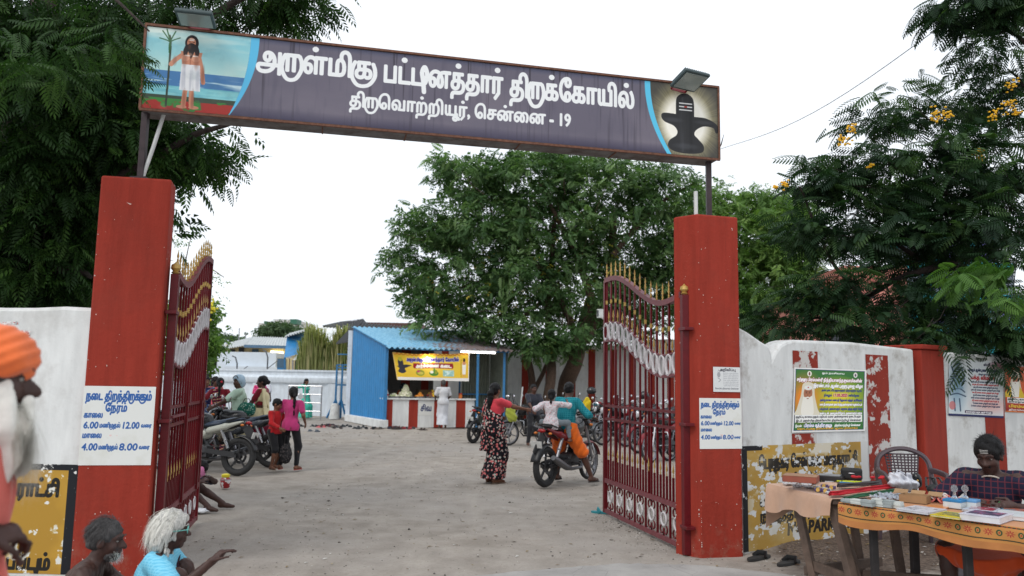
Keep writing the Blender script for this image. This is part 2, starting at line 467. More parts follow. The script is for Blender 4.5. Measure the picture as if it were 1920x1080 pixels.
def sign_canvas():
    c = Canvas(1640, 236, (103, 98, 112)); X, Y, w, h = c.X, c.Y, c.w, c.h
    n = c.noise((7, 2), 1, 4); c.blend(np.clip((n-.45)*2.5, 0, 1), (128, 120, 130), .55)
    c.blend(np.clip((Y-h*.86)/(h*.12), 0, 1), (60, 56, 78), .75); c.blend(np.clip((h*.07-Y)/(h*.07), 0, 1), (74, 78, 104), .8)
    st = c.noise((260, 1), 2, 2); c.blend(np.clip((st-.66)*6, 0, 1)*np.clip(1.1-Y/h*.8, 0, 1), (52, 48, 58), .7)
    st = c.noise((90, 2), 8, 3); c.blend(np.clip((.4-st)*3, 0, 1), (84, 80, 96), .5)
    # lettering
    c.text('அருள்மிகு', 279, 88, 92, (238, 240, 240), 3.0, width=318)
    c.text('பட்டினத்தார்', 617, 92, 92, (238, 240, 240), 3.0, width=343)
    c.text('திருக்கோயில்', 980, 96, 92, (238, 240, 240), 3.0, width=386)
    c.text('திருவொற்றியூர், சென்னை - 19', 528, 176, 56, (236, 238, 238), 2.2, width=638)
    # left picture: holy man by the sea
    bx = 250
    msk = np.clip((282-40*((Y/h)**2)*1.0-6-X), 0, 1)
    S = Canvas(w, h, (120, 190, 205)); S.blend(np.clip((Y/h-.0)*1.6, 0, 1), (190, 222, 214)); S.blend(np.clip((S.noise((6, 5), 4)-.5)*4, 0, 1)*(Y < h*.55), (232, 238, 226), .8)
    S.blend((Y > h*.52)*1.0, (70, 120, 170)); S.blend((Y > h*.58)*np.clip((S.noise((14, 20), 6)-.45)*6, 0, 1), (205, 230, 235), .9)
    S.blend((Y > h*.70)*1.0*(Y < h*.82), (120, 196, 200), .8); S.blend((Y > h*.82)*1.0, (60, 74, 60)); S.blend((Y > h*.88)*1.0, (160, 50, 44))
    S.blend((Y > h*.86)*np.clip((S.noise((60, 14), 9)-.56)*12, 0, 1), (60, 130, 60))
    sk = (196, 132, 104)
    S.line([(60, 225), (62, 60), (58, 20)], 5, (52, 60, 48), smooth=True)
    for q in ((40, 8), (50, 2), (72, 6), (84, 24), (34, 30)): S.line([(60, 70), (60, 40), q], 3, (46, 92, 52), smooth=True)
    S.line([(105, 175), (102, 222)], 12, sk); S.line([(120, 175), (122, 220)], 12, sk); S.oval(98, 224, 13, 5, sk); S.oval(128, 224, 13, 5, sk)
    S.line([(96, 70), (74, 92), (66, 104)], 12, sk, smooth=True); S.line([(132, 68), (142, 110), (148, 150)], 11, sk, smooth=True)
    S.poly([(88, 62), (142, 62), (136, 104), (94, 104)], sk); S.poly([(92, 100), (138, 100), (142, 176), (90, 176)], (224, 224, 226)); S.line([(100, 104), (104, 172)], 1.5, (190, 192, 198)); S.line([(120, 104), (124, 172)], 1.5, (196, 198, 204))
    S.oval(114, 36, 17, 24, (30, 26, 28)); S.poly(bez([(100, 40), (94, 62), (100, 84), (106, 60)]), (30, 26, 28)); S.poly(bez([(128, 40), (134, 62), (128, 80), (122, 60)]), (30, 26, 28)); S.oval(113, 35, 11, 15, sk); S.line([(106, 33), (110, 33)], 2, (40, 24, 20)); S.line([(116, 33), (120, 33)], 2, (40, 24, 20)); S.line([(113, 34), (113, 40)], 2.5, (160, 100, 78)); S.oval(100, 82, 10, 9, (214, 156, 128)); S.oval(126, 82, 10, 9, (214, 156, 128)); S.line([(113, 86), (113, 100)], 2, (160, 100, 78)); S.oval(114, 50, 12, 14, (34, 28, 28)); S.poly([(106, 60), (122, 60), (114, 84)], (40, 34, 34))
    for yy in (24, 28): S.line([(108, yy), (119, yy)], 1.6, (235, 235, 230))
    S.line([(100, 74), (110, 74)], 4, (235, 225, 215)); S.line([(120, 74), (130, 74)], 4, (235, 225, 215))
    dkn = (110, 64, 50)
    for q in ((98, 84, 6, 22), (128, 88, 6, 22), (74, 92, 5, 12), (103, 200, 4, 24), (124, 200, 4, 24), (108, 46, 4, 8), (146, 128, 4, 26)): S.oval(*q, dkn, .45, .9)
    for q in ((98, 140, 5, 34), (116, 146, 3, 30), (134, 140, 5, 34)): S.oval(*q, (170, 172, 184), .6, .9)
    S.oval(110, 70, 6, 5, (226, 176, 150), .5, .9); S.blend(np.clip((S.noise(46, 21, 4)-.5)*3, 0, 1), (60, 90, 100), .18); S.blend(np.clip((S.noise(30, 23, 4)-.52)*3, 0, 1), (240, 236, 220), .18)
    m = np.clip(262-46*(Y/h)**2.2-X, 0, 1); c.a = c.a*(1-m[..., None])+S.a*m[..., None]
    m2 = np.clip(284-66*(Y/h)**2.2-X, 0, 1)*(1-m); c.blend(m2, (92, 186, 226))
    # right picture: black stone linga before a bright glow
    x0 = 1415; cx, cy = 1530, 122; d = np.hypot((X-cx)/92, (Y-cy)/112); m = np.clip(X-(x0+68*(Y/h)**2), 0, 1)
    c.blend(m, (74, 72, 66)); ang = np.arctan2(Y-cy, X-cx); ry_ = .5+.5*np.sin(ang*61+np.sin(ang*17)*3)
    c.blend(m*np.clip(1.35-d, 0, 1), (226, 214, 160), .9); c.blend(m*np.clip(1.5-d, 0, 1)*ry_, (214, 204, 150), .35); c.blend(m*np.clip((1.0-d)*3, 0, 1), (248, 244, 232))
    c.blend(np.clip(X-(x0-18+72*(Y/h)**2), 0, 1)*(1-m), (92, 196, 232))
    K = (44, 44, 46)
    c.poly(bez([(1500, 70), (1503, 44), (1520, 30), (1540, 30), (1556, 44), (1560, 70)])+[(1560, 104)]+bez([(1560, 104), (1600, 106), (1634, 124), (1638, 150), (1630, 152), (1622, 136), (1590, 134), (1566, 148), (1560, 164), (1572, 178), (1590, 200), (1584, 222), (1540, 230), (1496, 226), (1474, 212), (1478, 190), (1500, 172), (1504, 156), (1492, 140), (1462, 128), (1452, 112), (1460, 100), (1500, 100)]), K)
    kk_ = (Y > 40)*(Y < 225)*1.0; c.blend(kk_*np.clip(1-np.abs(X-1520)/12, 0, 1)*np.clip((c.noise((300, 2), 31)-.3)*2, 0, 1), (96, 98, 104), .45); c.blend(kk_*np.clip(1-np.abs(X-1548)/9, 0, 1), (18, 18, 20), .4); c.oval(1490, 120, 26, 7, (88, 90, 96), .4, .9); c.oval(1590, 120, 26, 6, (84, 86, 92), .4, .9); c.oval(1530, 205, 34, 9, (84, 86, 92), .4, .9)
    for k in range(3): c.line([(1512, 62+k*11), (1552, 62+k*11)], 4, (226, 226, 226))
    c.oval(1532, 73, 5, 3, (170, 60, 50))
    return c
def timing_canvas(seed=1):
    c = Canvas(420, 400, (222, 223, 219)); c.blend(np.clip((c.noise(6, seed)-.5)*3, 0, 1), (206, 206, 196), .6)
    B = (44, 92, 160); D = (34, 60, 120)
    def t(s, x, y, z, w, b=1.6): c.text(s, x+1.5, y+1.5, z, D, b, width=w, slant=.12, al=.5); c.text(s, x, y, z, B, b, width=w, slant=.12)
    t('நடை திறந்திருக்கும்', 14, 70, 56, 384, 2.2); t('நேரம்', 130, 128, 52, 128, 2.2); t('காலை', 10, 160, 38, 110)
    t('6.00', 12, 214, 46, 86); t('மணிமுதல்', 104, 210, 32, 122, 1); t('12.00', 232, 214, 46, 104); t('வரை', 346, 208, 26, 62, .8)
    t('மாலை', 10, 262, 36, 112); t('4.00', 12, 324, 48, 90); t('மணிமுதல்', 108, 320, 32, 112, 1); t('8.00', 226, 324, 48, 108); t('வரை', 342, 318, 26, 62, .8)
    c.peel((226, 196, 190), .2, 8, seed+7); return c
def yellow_left_canvas():
    c = Canvas(900, 480, (174, 134, 52)); c.blend(np.clip((c.noise((5, 3), 4)-.45)*3, 0, 1), (204, 160, 62), .7)
    c.text('பெருநகர சென்னை மாநகராட்சி', 815, 142, 92, (34, 32, 28), 5.0, align='r', width=1100, slant=.05)
    c.text('தண்டிக்கப்படும்', 800, 462, 84, (34, 32, 28), 4.4, align='r', width=520, slant=.05)
    c.peel((222, 222, 214), .30, 14, 5); c.peel((222, 222, 214), .36, 10, 9, np.clip((c.Y-220)/60, 0, 1)*np.clip((c.X-560)/80, 0, 1))
    k = (26, 28, 34); c.rect(0, 0, 900, 26, k); c.rect(850, 0, 900, 480, k); c.peel((222, 222, 218), .27, 26, 12); return c
def yellow_right_canvas():
    c = Canvas(760, 560, (164, 130, 62)); c.blend(np.clip((c.noise((5, 3), 14)-.45)*3, 0, 1), (196, 152, 60), .7)
    K = (34, 30, 26)
    c.text('பெருநகர சென்னை மாநகராட்சி', 90, 128, 92, K, 3.6, width=600); c.text('எச்சரிக்கை', 240, 230, 84, K, 3.4, width=300)
    c.text('NO PARKING', 240, 500, 96, K, 4, width=400, slant=.12)
    for y, s in ((330, 'வாகனங்கள்'), (410, 'நிறுத்தாதீர்')): c.text(s, 90, y, 70, K, 3, width=300)
    W_ = (204, 206, 208); c.peel(W_, .40, 9, 15, np.clip(1.4-np.abs(c.X-140)/120, 0, 1)+.0); c.peel(W_, .36, 18, 16); c.blend(np.clip((c.noise(7, 44)-.48)*3, 0, 1), (186, 176, 150), .45); c.peel(W_, .40, 22, 17, np.clip((c.Y-40)/60, 0, 1)*np.clip((280-c.Y)/60, 0, 1)); c.peel((206, 198, 180), .42, 5, 30, np.clip((70-c.Y)/20, 0, 1))
    c.rect(0, 0, 26, 560, (28, 28, 32)); c.rect(0, 0, 110, 26, (28, 28, 32)); c.rect(715, 0, 760, 560, (206, 206, 204)); c.peel(W_, .30, 22, 19); return c
def saint(c, x0, y0, w, h, robe=(226, 210, 170), bg=None):
    cx = x0+w/2
    f = lambda u, v: (x0+u*w, y0+v*h)
    c.poly(bez([f(.5, 0), f(.74, .08), f(.8, .4), f(.95, .8), f(1, 1), f(0, 1), f(.05, .8), f(.2, .4), f(.26, .08), f(.5, 0)]), (226, 218, 196))
    c.oval(*f(.5, .34), w*.19, h*.20, (178, 116, 84)); c.oval(*f(.5, .18), w*.17, h*.07, (236, 236, 230)); c.oval(*f(.5, .17), w*.03, h*.02, (180, 60, 40))
    for s in (-1, 1): c.oval(cx+s*w*.075, y0+h*.33, w*.035, h*.014, (50, 30, 26)); c.line([(cx+s*w*.03, y0+h*.295), (cx+s*w*.12, y0+h*.285)], h*.014, (90, 60, 50))
    c.line([f(.5, .33), f(.49, .42)], w*.03, (150, 90, 66))
    c.poly(bez([f(.3, .45), f(.42, .46), f(.5, .44), f(.58, .46), f(.7, .45), f(.78, .85), f(.7, 1), f(.3, 1), f(.22, .85), f(.3, .45)]), (242, 238, 226)); c.oval(*f(.5, .5), w*.05, h*.012, (140, 60, 50))
def poster_green():
    c = Canvas(820, 690, (236, 236, 232)); X, Y = c.X, c.Y
    m = ((X > 14)*(X < 800)*(Y > 14)*(Y < 672))*1.0; c.blend(m, (52, 116, 52)); c.blend(m*np.clip(1.25-np.hypot((X-480)/330, (Y-330)/210), 0, 1)**.7, (226, 212, 40)); c.blend(m*np.clip(1.4-np.hypot((X-120)/170, (Y-330)/230), 0, 1), (236, 140, 40))
    for k in ((14, 14, 800, 20), (14, 14, 20, 672), (794, 14, 800, 672), (14, 666, 800, 672)): c.rect(*k, (30, 40, 110))
    saint(c, 30, 150, 250, 360)
    wt = (250, 250, 250)
    c.text('சற்குரு பிரம்மஸ்ரீ நித்தியானந்த சுவாமிகளின்', 30, 142, 46, wt, 2.2, width=740, outline=(160, 30, 60), ow=2)
    c.text('இரண்டாம் ஆண்டு குருபூஜை விழா', 210, 204, 46, wt, 2.4, width=570, outline=(30, 30, 40), ow=1)
    c.text('அன்புடையீர் குருவருளும் திருவருளும் கூடிய', 300, 248, 30, (30, 60, 130), 1.4, width=470)
    c.text('நிகழும்', 330, 304, 34, (30, 60, 130), 1.6, width=90); c.text('17.05.2025', 430, 306, 44, (190, 30, 50), 2.4, width=170, outline=wt, ow=2); c.text('சனிக்கிழமை', 610, 304, 34, (30, 60, 130), 1.6, width=130)
    for i, s in enumerate(('அன்று காலை கணபதி ஹோமம் மற்றும் அபிஷேகம்', 'மகா தீபாராதனை நடைபெற்று அன்னதானம் வழங்கப்படும்', 'பக்தர்கள் அனைவரும் வருகை தந்து அருள் பெற', 'அன்புடன் அழைக்கிறோம் அனைவரும் வருக')): c.text(s, 290, 356+i*48, 32, wt if i % 2 else (40, 60, 150), 1.4, width=490, outline=(60, 40, 90) if i % 2 else None, ow=1)
    c.rect(24, 506, 780, 586, (244, 244, 240)); c.text('குறிப்பு காலை முதல் மதியம் வரை அன்னதானம் நடைபெறும்', 34, 536, 28, (30, 30, 40), 1.2, width=730); c.text('இடம் அருள்மிகு திருக்கோயில் திருவொற்றியூர் சென்னை', 34, 576, 28, (30, 30, 40), 1.2, width=730)
    c.text('இவண்', 30, 632, 30, wt, 1.2, width=70); c.text('பிரம்ம சூத்திர குழு', 120, 634, 44, wt, 2, width=310, outline=(40, 50, 160), ow=2); c.text('திருவொற்றியூர் சென்னை', 460, 632, 30, wt, 1.4, width=300)
    c.text('தொடர்புக்கு நிர்வாகிகள் ஆலய நிர்வாகம்', 50, 662, 26, (246, 170, 50), 1.2, width=680)
    c.oval(165, 62, 24, 30, (240, 236, 220)); c.oval(165, 62, 9, 20, (120, 60, 60)); c.oval(690, 62, 24, 30, (230, 226, 220)); c.oval(690, 64, 10, 16, (80, 80, 90)); c.text('ஓம் நமசிவாய', 300, 58, 24, wt, 1, width=260)
    return c
def poster_blue():
    c = Canvas(620, 660, (214, 220, 222)); X, Y = c.X, c.Y; c.blend(np.clip(1.2-np.hypot((X-560)/120, (Y-60)/60), 0, 1), (200, 110, 130), .7); c.blend(np.clip(1.2-np.hypot((X-480)/240, (Y-520)/110), 0, 1), (226, 150, 140), .6)
    c.blend(np.clip(1.1-np.hypot((X-90)/120, (Y-330)/330), 0, 1), (120, 160, 186), .8)
    D = (44, 66, 92)
    for seg in ([(90, 60), (100, 130), (80, 200)], [(30, 90), (60, 200), (20, 300)], [(150, 120), (170, 230), (130, 300)], [(20, 420), (100, 400), (190, 430)], [(40, 360), (120, 340), (180, 380)], [(60, 460), (70, 600)], [(120, 460), (130, 600)], [(20, 200), (80, 260), (140, 220)]): c.line(seg, 16, D, .8, True)
    c.oval(100, 110, 30, 40, (150, 176, 190)); c.poly([(60, 60), (100, 10), (140, 60)], D); c.poly([(40, 340), (100, 200), (170, 340)], (136, 170, 190)); c.line([(70, 105), (130, 105)], 4, D); c.oval(40, 540, 36, 50, (200, 110, 110), .8)
    c.text('ஸ்ரீ', 390, 62, 40, (40, 40, 60), 2); R_ = (176, 40, 44); K = (40, 50, 80)
    c.text('43-ஆம் ஆண்டு மகா சிவராத்திரி விழா', 220, 130, 44, K, 2, width=390); c.text('நிகழும் மங்களகரமான', 330, 172, 24, K, 1, width=170)
    c.text('பக்த விமர்சா', 240, 224, 58, R_, 3, width=290)
    for i in range(10): c.text('அன்புடையீர் காலை மாலை பூஜைகள் நடைபெறும் அனைவரும் வருக'[i:i+34], 250+(i % 3)*12, 262+i*31, 26, R_ if i % 3 == 1 else K, 1, width=330-(i % 3)*24)
    c.rect(180, 590, 490, 622, (60, 40, 70)); c.text('அனைவரும் வருக அருள் பெறுக', 190, 614, 24, (240, 240, 240), 1.2, width=290); c.rect(0, 636, 620, 660, (34, 40, 90)); c.rect(0, 0, 620, 4, (240, 240, 240)); return c
def poster_orange():
    c = Canvas(420, 560, (212, 92, 40)); c.blend(np.clip((c.Y-380)/160, 0, 1), (150, 30, 30)); saint(c, 30, 40, 150, 330); c.poly([(0, 330), (60, 240), (70, 380), (0, 380)], (226, 190, 40)); c.poly([(210, 380), (150, 240), (140, 380)], (226, 190, 40))
    c.text('சற்குரு நித்தியானந்த', 190, 70, 38, (250, 240, 230), 2, width=220); c.text('குருபூஜை', 210, 150, 44, (30, 30, 60), 2, width=190); c.text('விழா', 230, 220, 44, (250, 250, 250), 2, width=120)
    c.rect(20, 384, 420, 450, (242, 240, 234)); c.text('குறிப்பு காலை 11.00 மணி', 28, 412, 28, (30, 30, 40), 1.4, width=380); c.text('அன்னதானம் நடைபெறும்', 28, 442, 26, (30, 30, 40), 1.2, width=380)
    c.text('பிரம்ம சூத்திர', 30, 500, 40, (240, 210, 60), 2, width=360); c.text('திருவொற்றியூர்', 30, 540, 26, (240, 230, 220), 1, width=370); c.rect(0, 548, 420, 560, (226, 120, 40)); return c
def notice_canvas():
    c = Canvas(300, 250, (214, 216, 216)); c.text('அறிவிப்பு', 160, 40, 34, (60, 60, 70), 1.4, 1, 'c'); c.line([(52, 60), (60, 30), (75, 60)], 3, (110, 112, 118), smooth=True); c.oval(62, 80, 18, 26, (160, 162, 166)); c.line([(50, 110), (80, 130), (60, 150)], 5, (120, 122, 128), smooth=True)
    for i in range(8): c.text('நன்கொடை வழங்க விரும்புவோர் அலுவலகம்'[i:i+24], 110, 66+i*18, 14, (130, 132, 140), .3, width=170)
    c.text('கோயில் நிர்வாகம் சென்னை', 20, 224, 20, (90, 92, 100), .6, width=260); c.rect(0, 0, 300, 3, (190, 190, 190)); return c
def banner_canvas():
    c = Canvas(720, 260, (236, 190, 46)); X, Y = c.X, c.Y; c.blend(np.clip(1.2-np.hypot((X-360)/380, (Y-120)/150), 0, 1), (246, 216, 90), .8)
    for i in range(18): c.oval(20+i*40, 4, 20, 16, (206, 120, 40)); c.oval(20+i*40, 2, 10, 9, (240, 200, 90))
    c.rect(0, 232, 720, 260, (236, 232, 226)); c.rect(0, 0, 8, 260, (236, 200, 120)); c.rect(712, 0, 720, 260, (240, 236, 230))
    c.text('அருள்மிகு பட்டினத்தார் கோயில்', 120, 72, 46, (70, 60, 150), 2.4, width=500, outline=(236, 232, 240), ow=2)
    c.poly([(180, 92), (560, 92), (566, 128), (560, 142), (180, 142), (174, 128)], (158, 30, 40)); c.text('அர்ச்சனை கடை', 200, 132, 42, (250, 244, 236), 3, width=346)
    c.oval(60, 96, 26, 52, (52, 54, 66)); c.oval(60, 60, 20, 20, (200, 190, 60)); c.poly(bez([(20, 128), (60, 116), (120, 110), (160, 116), (120, 134), (92, 150), (100, 178), (60, 196), (24, 178), (40, 150), (20, 128)]), (52, 54, 66))
    c.oval(236, 186, 42, 30, (150, 160, 60)); c.oval(222, 172, 18, 12, (200, 70, 110)); c.oval(240, 190, 28, 14, (214, 200, 90)); c.oval(370, 190, 46, 26, (80, 140, 60)); c.oval(350, 178, 18, 14, (240, 236, 220)); c.oval(390, 176, 16, 22, (150, 160, 50)); c.oval(376, 160, 8, 26, (90, 140, 60))
    c.rect(460, 158, 570, 218, (150, 196, 190)); c.blend(((X > 462)*(X < 568)*(Y > 160)*(Y < 216))*np.clip((c.noise(40, 3)-.5)*8, 0, 1), (226, 240, 232), .9)
    c.line([(640, 220), (640, 60)], 4, (60, 50, 40)); c.poly([(650, 100), (690, 100), (686, 200), (654, 200)], (240, 238, 230)); c.oval(670, 68, 12, 18, (60, 40, 34)); c.poly([(654, 82), (686, 82), (684, 110), (656, 110)], (214, 150, 110)); c.line([(662, 200), (660, 224)], 7, (214, 150, 110)); c.line([(678, 200), (680, 224)], 7, (214, 150, 110)); return c
# ------------------------------------------------------------------ shared materials
RED = srgb(148, 54, 42); WHITE = (.72, .73, .72, 1)
M_red = wornpaint('red_wall_paint', dk(RED, 1.0), srgb(206, 190, 182), .0, 5)
def red_pillar_mat():
    n = N('red_pillar_paint'); st = n.noise(3, 6, .6, n.mapping((4, 4, .5)))
    b = n.mix(n.ramp(st, [(.35, 0.0), (.7, 1.0)]), dk(RED, .9), dk(RED, 1.14))
    b = n.mix(n.math('MULTIPLY', n.ramp(n.noise(1.6, 6, .7), [(.5, 0.0), (.7, 1.0)]), .4), b, srgb(126, 56, 46)); b = n.mix(n.math('MULTIPLY', n.ramp(n.noise(5, 5, .6, n.mapping((9, 9, .25))), [(.62, 0.0), (.74, 1.0)]), .22), b, srgb(84, 36, 32)); sp = n.ramp(n.noise(26, 3, .6), [(.25, 1.0), (.265, 0.0)]); b = n.mix(sp, b, srgb(216, 200, 190))
    sep = n.new('ShaderNodeSeparateXYZ'); n.l(n.tc(), sep.inputs[0])
    low = n.math('MULTIPLY', n.ramp(sep.outputs['Z'], [(0.0, 1.0), (.35, 0.0)]), n.ramp(n.noise(9, 6, .7), [(.3, 1.0), (.5, 0.0)])); b = n.mix(n.math('MULTIPLY', low, .5), b, srgb(150, 120, 104))
    n.col(b); n.rough(.7); n.b.inputs['Specular IOR Level'].default_value = .12; n.bump(n.math('ADD', n.noise(22, 6, .7), n.math('MULTIPLY', n.noise(3, 4), 2.0)), .45, .012); return n.m
M_redp = red_pillar_mat()
def whitewash(name, c=WHITE, dirt=.5, scale=2.2):
    n = N(name); st = n.noise(3.4, 6, .62, n.mapping((2.2, 2.2, .5))); d = n.noise(scale, 8, .7)
    b = n.mix(n.ramp(st, [(.38, 0.0), (.7, 1.0)]), dk(c, .88), dk(c, 1.06))
    b = n.mix(n.math('MULTIPLY', n.ramp(d, [(.52, 0.0), (.72, 1.0)]), dirt), b, srgb(142, 134, 124))
    sep = n.new('ShaderNodeSeparateXYZ'); n.l(n.tc(), sep.inputs[0])
    tp = n.math('MULTIPLY', n.ramp(n.math('ADD', sep.outputs['Z'], n.math('MULTIPLY', d, .5)), [(2.05/2.6, 0.0), (2.6/2.6, 1.0)]), dirt*.9)
    b = n.mix(n.ramp(n.noise(70, 3, .7), [(.24, .8), (.27, 0.0)]), b, srgb(120, 112, 104))
    n.col(b); n.rough(.85); n.b.inputs['Specular IOR Level'].default_value = .12; n.bump(n.math('ADD', n.noise(18, 7, .7), n.math('MULTIPLY', n.noise(2.5, 3), 1.5)), .4, .008); return n.m
M_ww = whitewash('whitewash', WHITE, .3); M_wwd = whitewash('stained_whitewash', dk(WHITE, .97), .75, 3.5); M_wwb = whitewash('bluish_whitewash', srgb(214, 222, 230), .25)
M_maroon = plain('maroon_gate_enamel', srgb(94, 14, 22), .4, 0, .15, 20, .1, spec=.3)
M_maroond = plain('dusty_maroon_enamel', srgb(112, 52, 58), .5, 0, .2, 14, .2)
M_gold = plain('gold_paint', srgb(186, 152, 84), .4, .3, .25, 60, .1)
M_grw = plain('greyish_white_enamel', srgb(196, 192, 194), .5, 0, .12, 30, .15)
M_rust = plain('rusty_steel', srgb(112, 76, 60), .8, .2, .35, 30, .4)
M_dkst = plain('dark_painted_steel', srgb(54, 42, 46), .5, .2, .3, 18, .2)
M_pvc = plain('white_plastic_pipe', srgb(206, 208, 206), .45)
M_black = plain('black_plastic', (.014, .014, .016, 1), .4)
M_rubber = plain('tyre_rubber', (.022, .022, .023, 1), .8, 0, .3, 30, .4)
M_chrome = plain('bright_metal', (.6, .6, .62, 1), .25, 1, .08)
M_alum = plain('grey_alloy', (.28, .28, .3, 1), .4, .8, .15)
M_engine = plain('dark_engine_metal', (.06, .06, .065, 1), .5, .6, .3, 25)
M_wood = plain('weathered_wood', srgb(92, 76, 66), .8, 0, .35, 9, .5)

# ------------------------------------------------------------------ ground
def gheight(x, y):
    h = .012*np.sin(x*1.3+y*.7)+.008*np.sin(x*3.1-y*1.9)+.005*np.sin(x*7.3+y*5.1)
    h = h*np.clip((y-6)/4, 0, 1)
    m = np.clip((x-2.2)/.6, 0, 1)*np.clip((y-7.0-(x-2.2)*.3)/.8, 0, 1)*np.clip((14-y)/2, 0, 1)
    return h+m*(.045+.025*np.sin(x*5)*np.sin(y*4.1))-.02
def ground():
    def axis(a, b, near, far, k):
        t = np.linspace(-1, 1, k); return None
    xs = np.unique(np.concatenate([np.linspace(-14, 14, 225), np.array([-600, -250, -120, -60, -35, -22, 22, 35, 60, 120, 250, 600])]))
    ys = np.unique(np.concatenate([np.linspace(-3, 22, 201), np.linspace(22, 60, 40), np.array([-300, -100, -40, -12, 80, 120, 250, 600, 900])]))
    X, Y = np.meshgrid(xs, ys); Z = gheight(X, Y); V = np.stack([X, Y, Z], -1).reshape(-1, 3); nx = len(xs)
    i, j = np.meshgrid(np.arange(nx-1), np.arange(len(ys)-1)); a = (j*nx+i).ravel(); F = np.stack([a, a+1, a+nx+1, a+nx], 1)
    n = N('dusty_sand_ground')
    big = n.noise(.35, 6, .6); mid = n.noise(2.4, 8, .65); fine = n.noise(34, 6, .75)
    tr = n.noise(1.1, 4, .5, n.mapping((2.6, .22, 1)))      # faint wheel tracks
    c = n.mix(n.ramp(mid, [(.35, 0.0), (.68, 1.0)]), srgb(142, 134, 125), srgb(170, 162, 153))
    c = n.mix(n.math('MULTIPLY', n.ramp(big, [(.42, 0.0), (.62, 1.0)]), .6), c, srgb(160, 154, 148))
    c = n.mix(n.math('MULTIPLY', n.ramp(tr, [(.54, 0.0), (.68, 1.0)]), .35), c, srgb(178, 170, 160))
    c = n.mix(n.math('MULTIPLY', n.ramp(fine, [(.54, 0.0), (.70, 1.0)]), .5), c, srgb(116, 107, 98))
    v = n.vor(26); sp = n.ramp(v.outputs['Distance'], [(.10, 1.0), (.14, 0.0)]); keep = n.ramp(n.noise(7, 2), [(.55, 0.0), (.6, 1.0)])
    c = n.mix(n.math('MULTIPLY', n.math('MULTIPLY', sp, keep), .7), c, srgb(84, 80, 78))
    # darker damp earth and litter along the right wall
    sep = n.new('ShaderNodeSeparateXYZ'); n.l(n.tc(), sep.inputs[0])
    e = n.math('ADD', n.math('MULTIPLY', n.math('SUBTRACT', sep.outputs['X'], 2.35), 1.0), n.math('MULTIPLY', n.math('SUBTRACT', mid, .5), 1.2))
    e2 = n.math('SUBTRACT', n.math('SUBTRACT', sep.outputs['Y'], 6.6), n.math('MULTIPLY', n.math('SUBTRACT', sep.outputs['X'], 2.35), .25))
    e2 = n.math('ADD', e2, n.math('MULTIPLY', n.math('SUBTRACT', mid, .5), 1.6))
    f = n.math('MULTIPLY', n.ramp(e, [(0.0, 0.0), (.35, 1.0)]), n.ramp(e2, [(0.0, 0.0), (.4, 1.0)]))
    f = n.math('MULTIPLY', f, n.ramp(sep.outputs['Y'], [(.0, 1.0), (1.0, 1.0)])); f = n.math('MULTIPLY', f, n.math('LESS_THAN', sep.outputs['Y'], 10.6))
    c = n.mix(f, c, n.mix(n.ramp(fine, [(.4, 0.0), (.6, 1.0)]), srgb(72, 62, 56), srgb(112, 98, 88)))
    n.col(c); n.rough(.95); n.b.inputs['Specular IOR Level'].default_value = .15
    n.bump(n.math('ADD', n.math('ADD', n.math('MULTIPLY', fine, .5), mid), n.math('MULTIPLY', n.math('MULTIPLY', sp, keep), .3)), .7, .03)
    o = link('ground', npmesh('ground', V, F, n.m)); tag(o, kind='structure')
    # the concrete apron of the road in front of the gate
    mr = N('worn_concrete'); a = mr.noise(1.8, 8, .65); b = mr.noise(60, 4, .7)
    cc = mr.mix(mr.ramp(a, [(.35, 0.0), (.65, 1.0)]), srgb(142, 139, 136), srgb(168, 165, 161)); cc = mr.mix(mr.math('MULTIPLY', mr.ramp(b, [(.55, 0.0), (.7, 1.0)]), .4), cc, srgb(112, 108, 104))
    cc = mr.mix(mr.ramp(mr.vor(2.1, mr.mapping((1, 1, 1)), 'DISTANCE_TO_EDGE').outputs['Distance'], [(0.0, .5), (.006, 0.0)]), cc, srgb(90, 86, 82))
    mr.col(cc); mr.rough(.9); mr.bump(mr.math('ADD', a, mr.math('MULTIPLY', b, .3)), .35, .01)
    m = MB(); edge = [(-30, 6.2), (-6, 6.1), (-3.2, 6.15), (-1.6, 6.5), (-.4, 6.62), (.5, 7.0), (1.0, 7.18), (1.6, 7.2), (2.3, 6.9), (3.1, 6.3), (5, 6.2), (12, 6.4), (30, 6.6)]
    E = []
    for (x0, y0), (x1, y1) in zip(edge[:-1], edge[1:]):
        for t in np.linspace(0, 1, 8, endpoint=False): E.append((x0+(x1-x0)*t, y0+(y1-y0)*t+rnd.uniform(-.03, .03)))
    V = [(x, y, .002) for x, y in E]+[(x, -30, .002) for x, y in E]; k = len(E)
    m.add(V, [(i, k+i, k+i+1, i+1) for i in range(k-1)]); struct('road', m, mr.m)
ground()
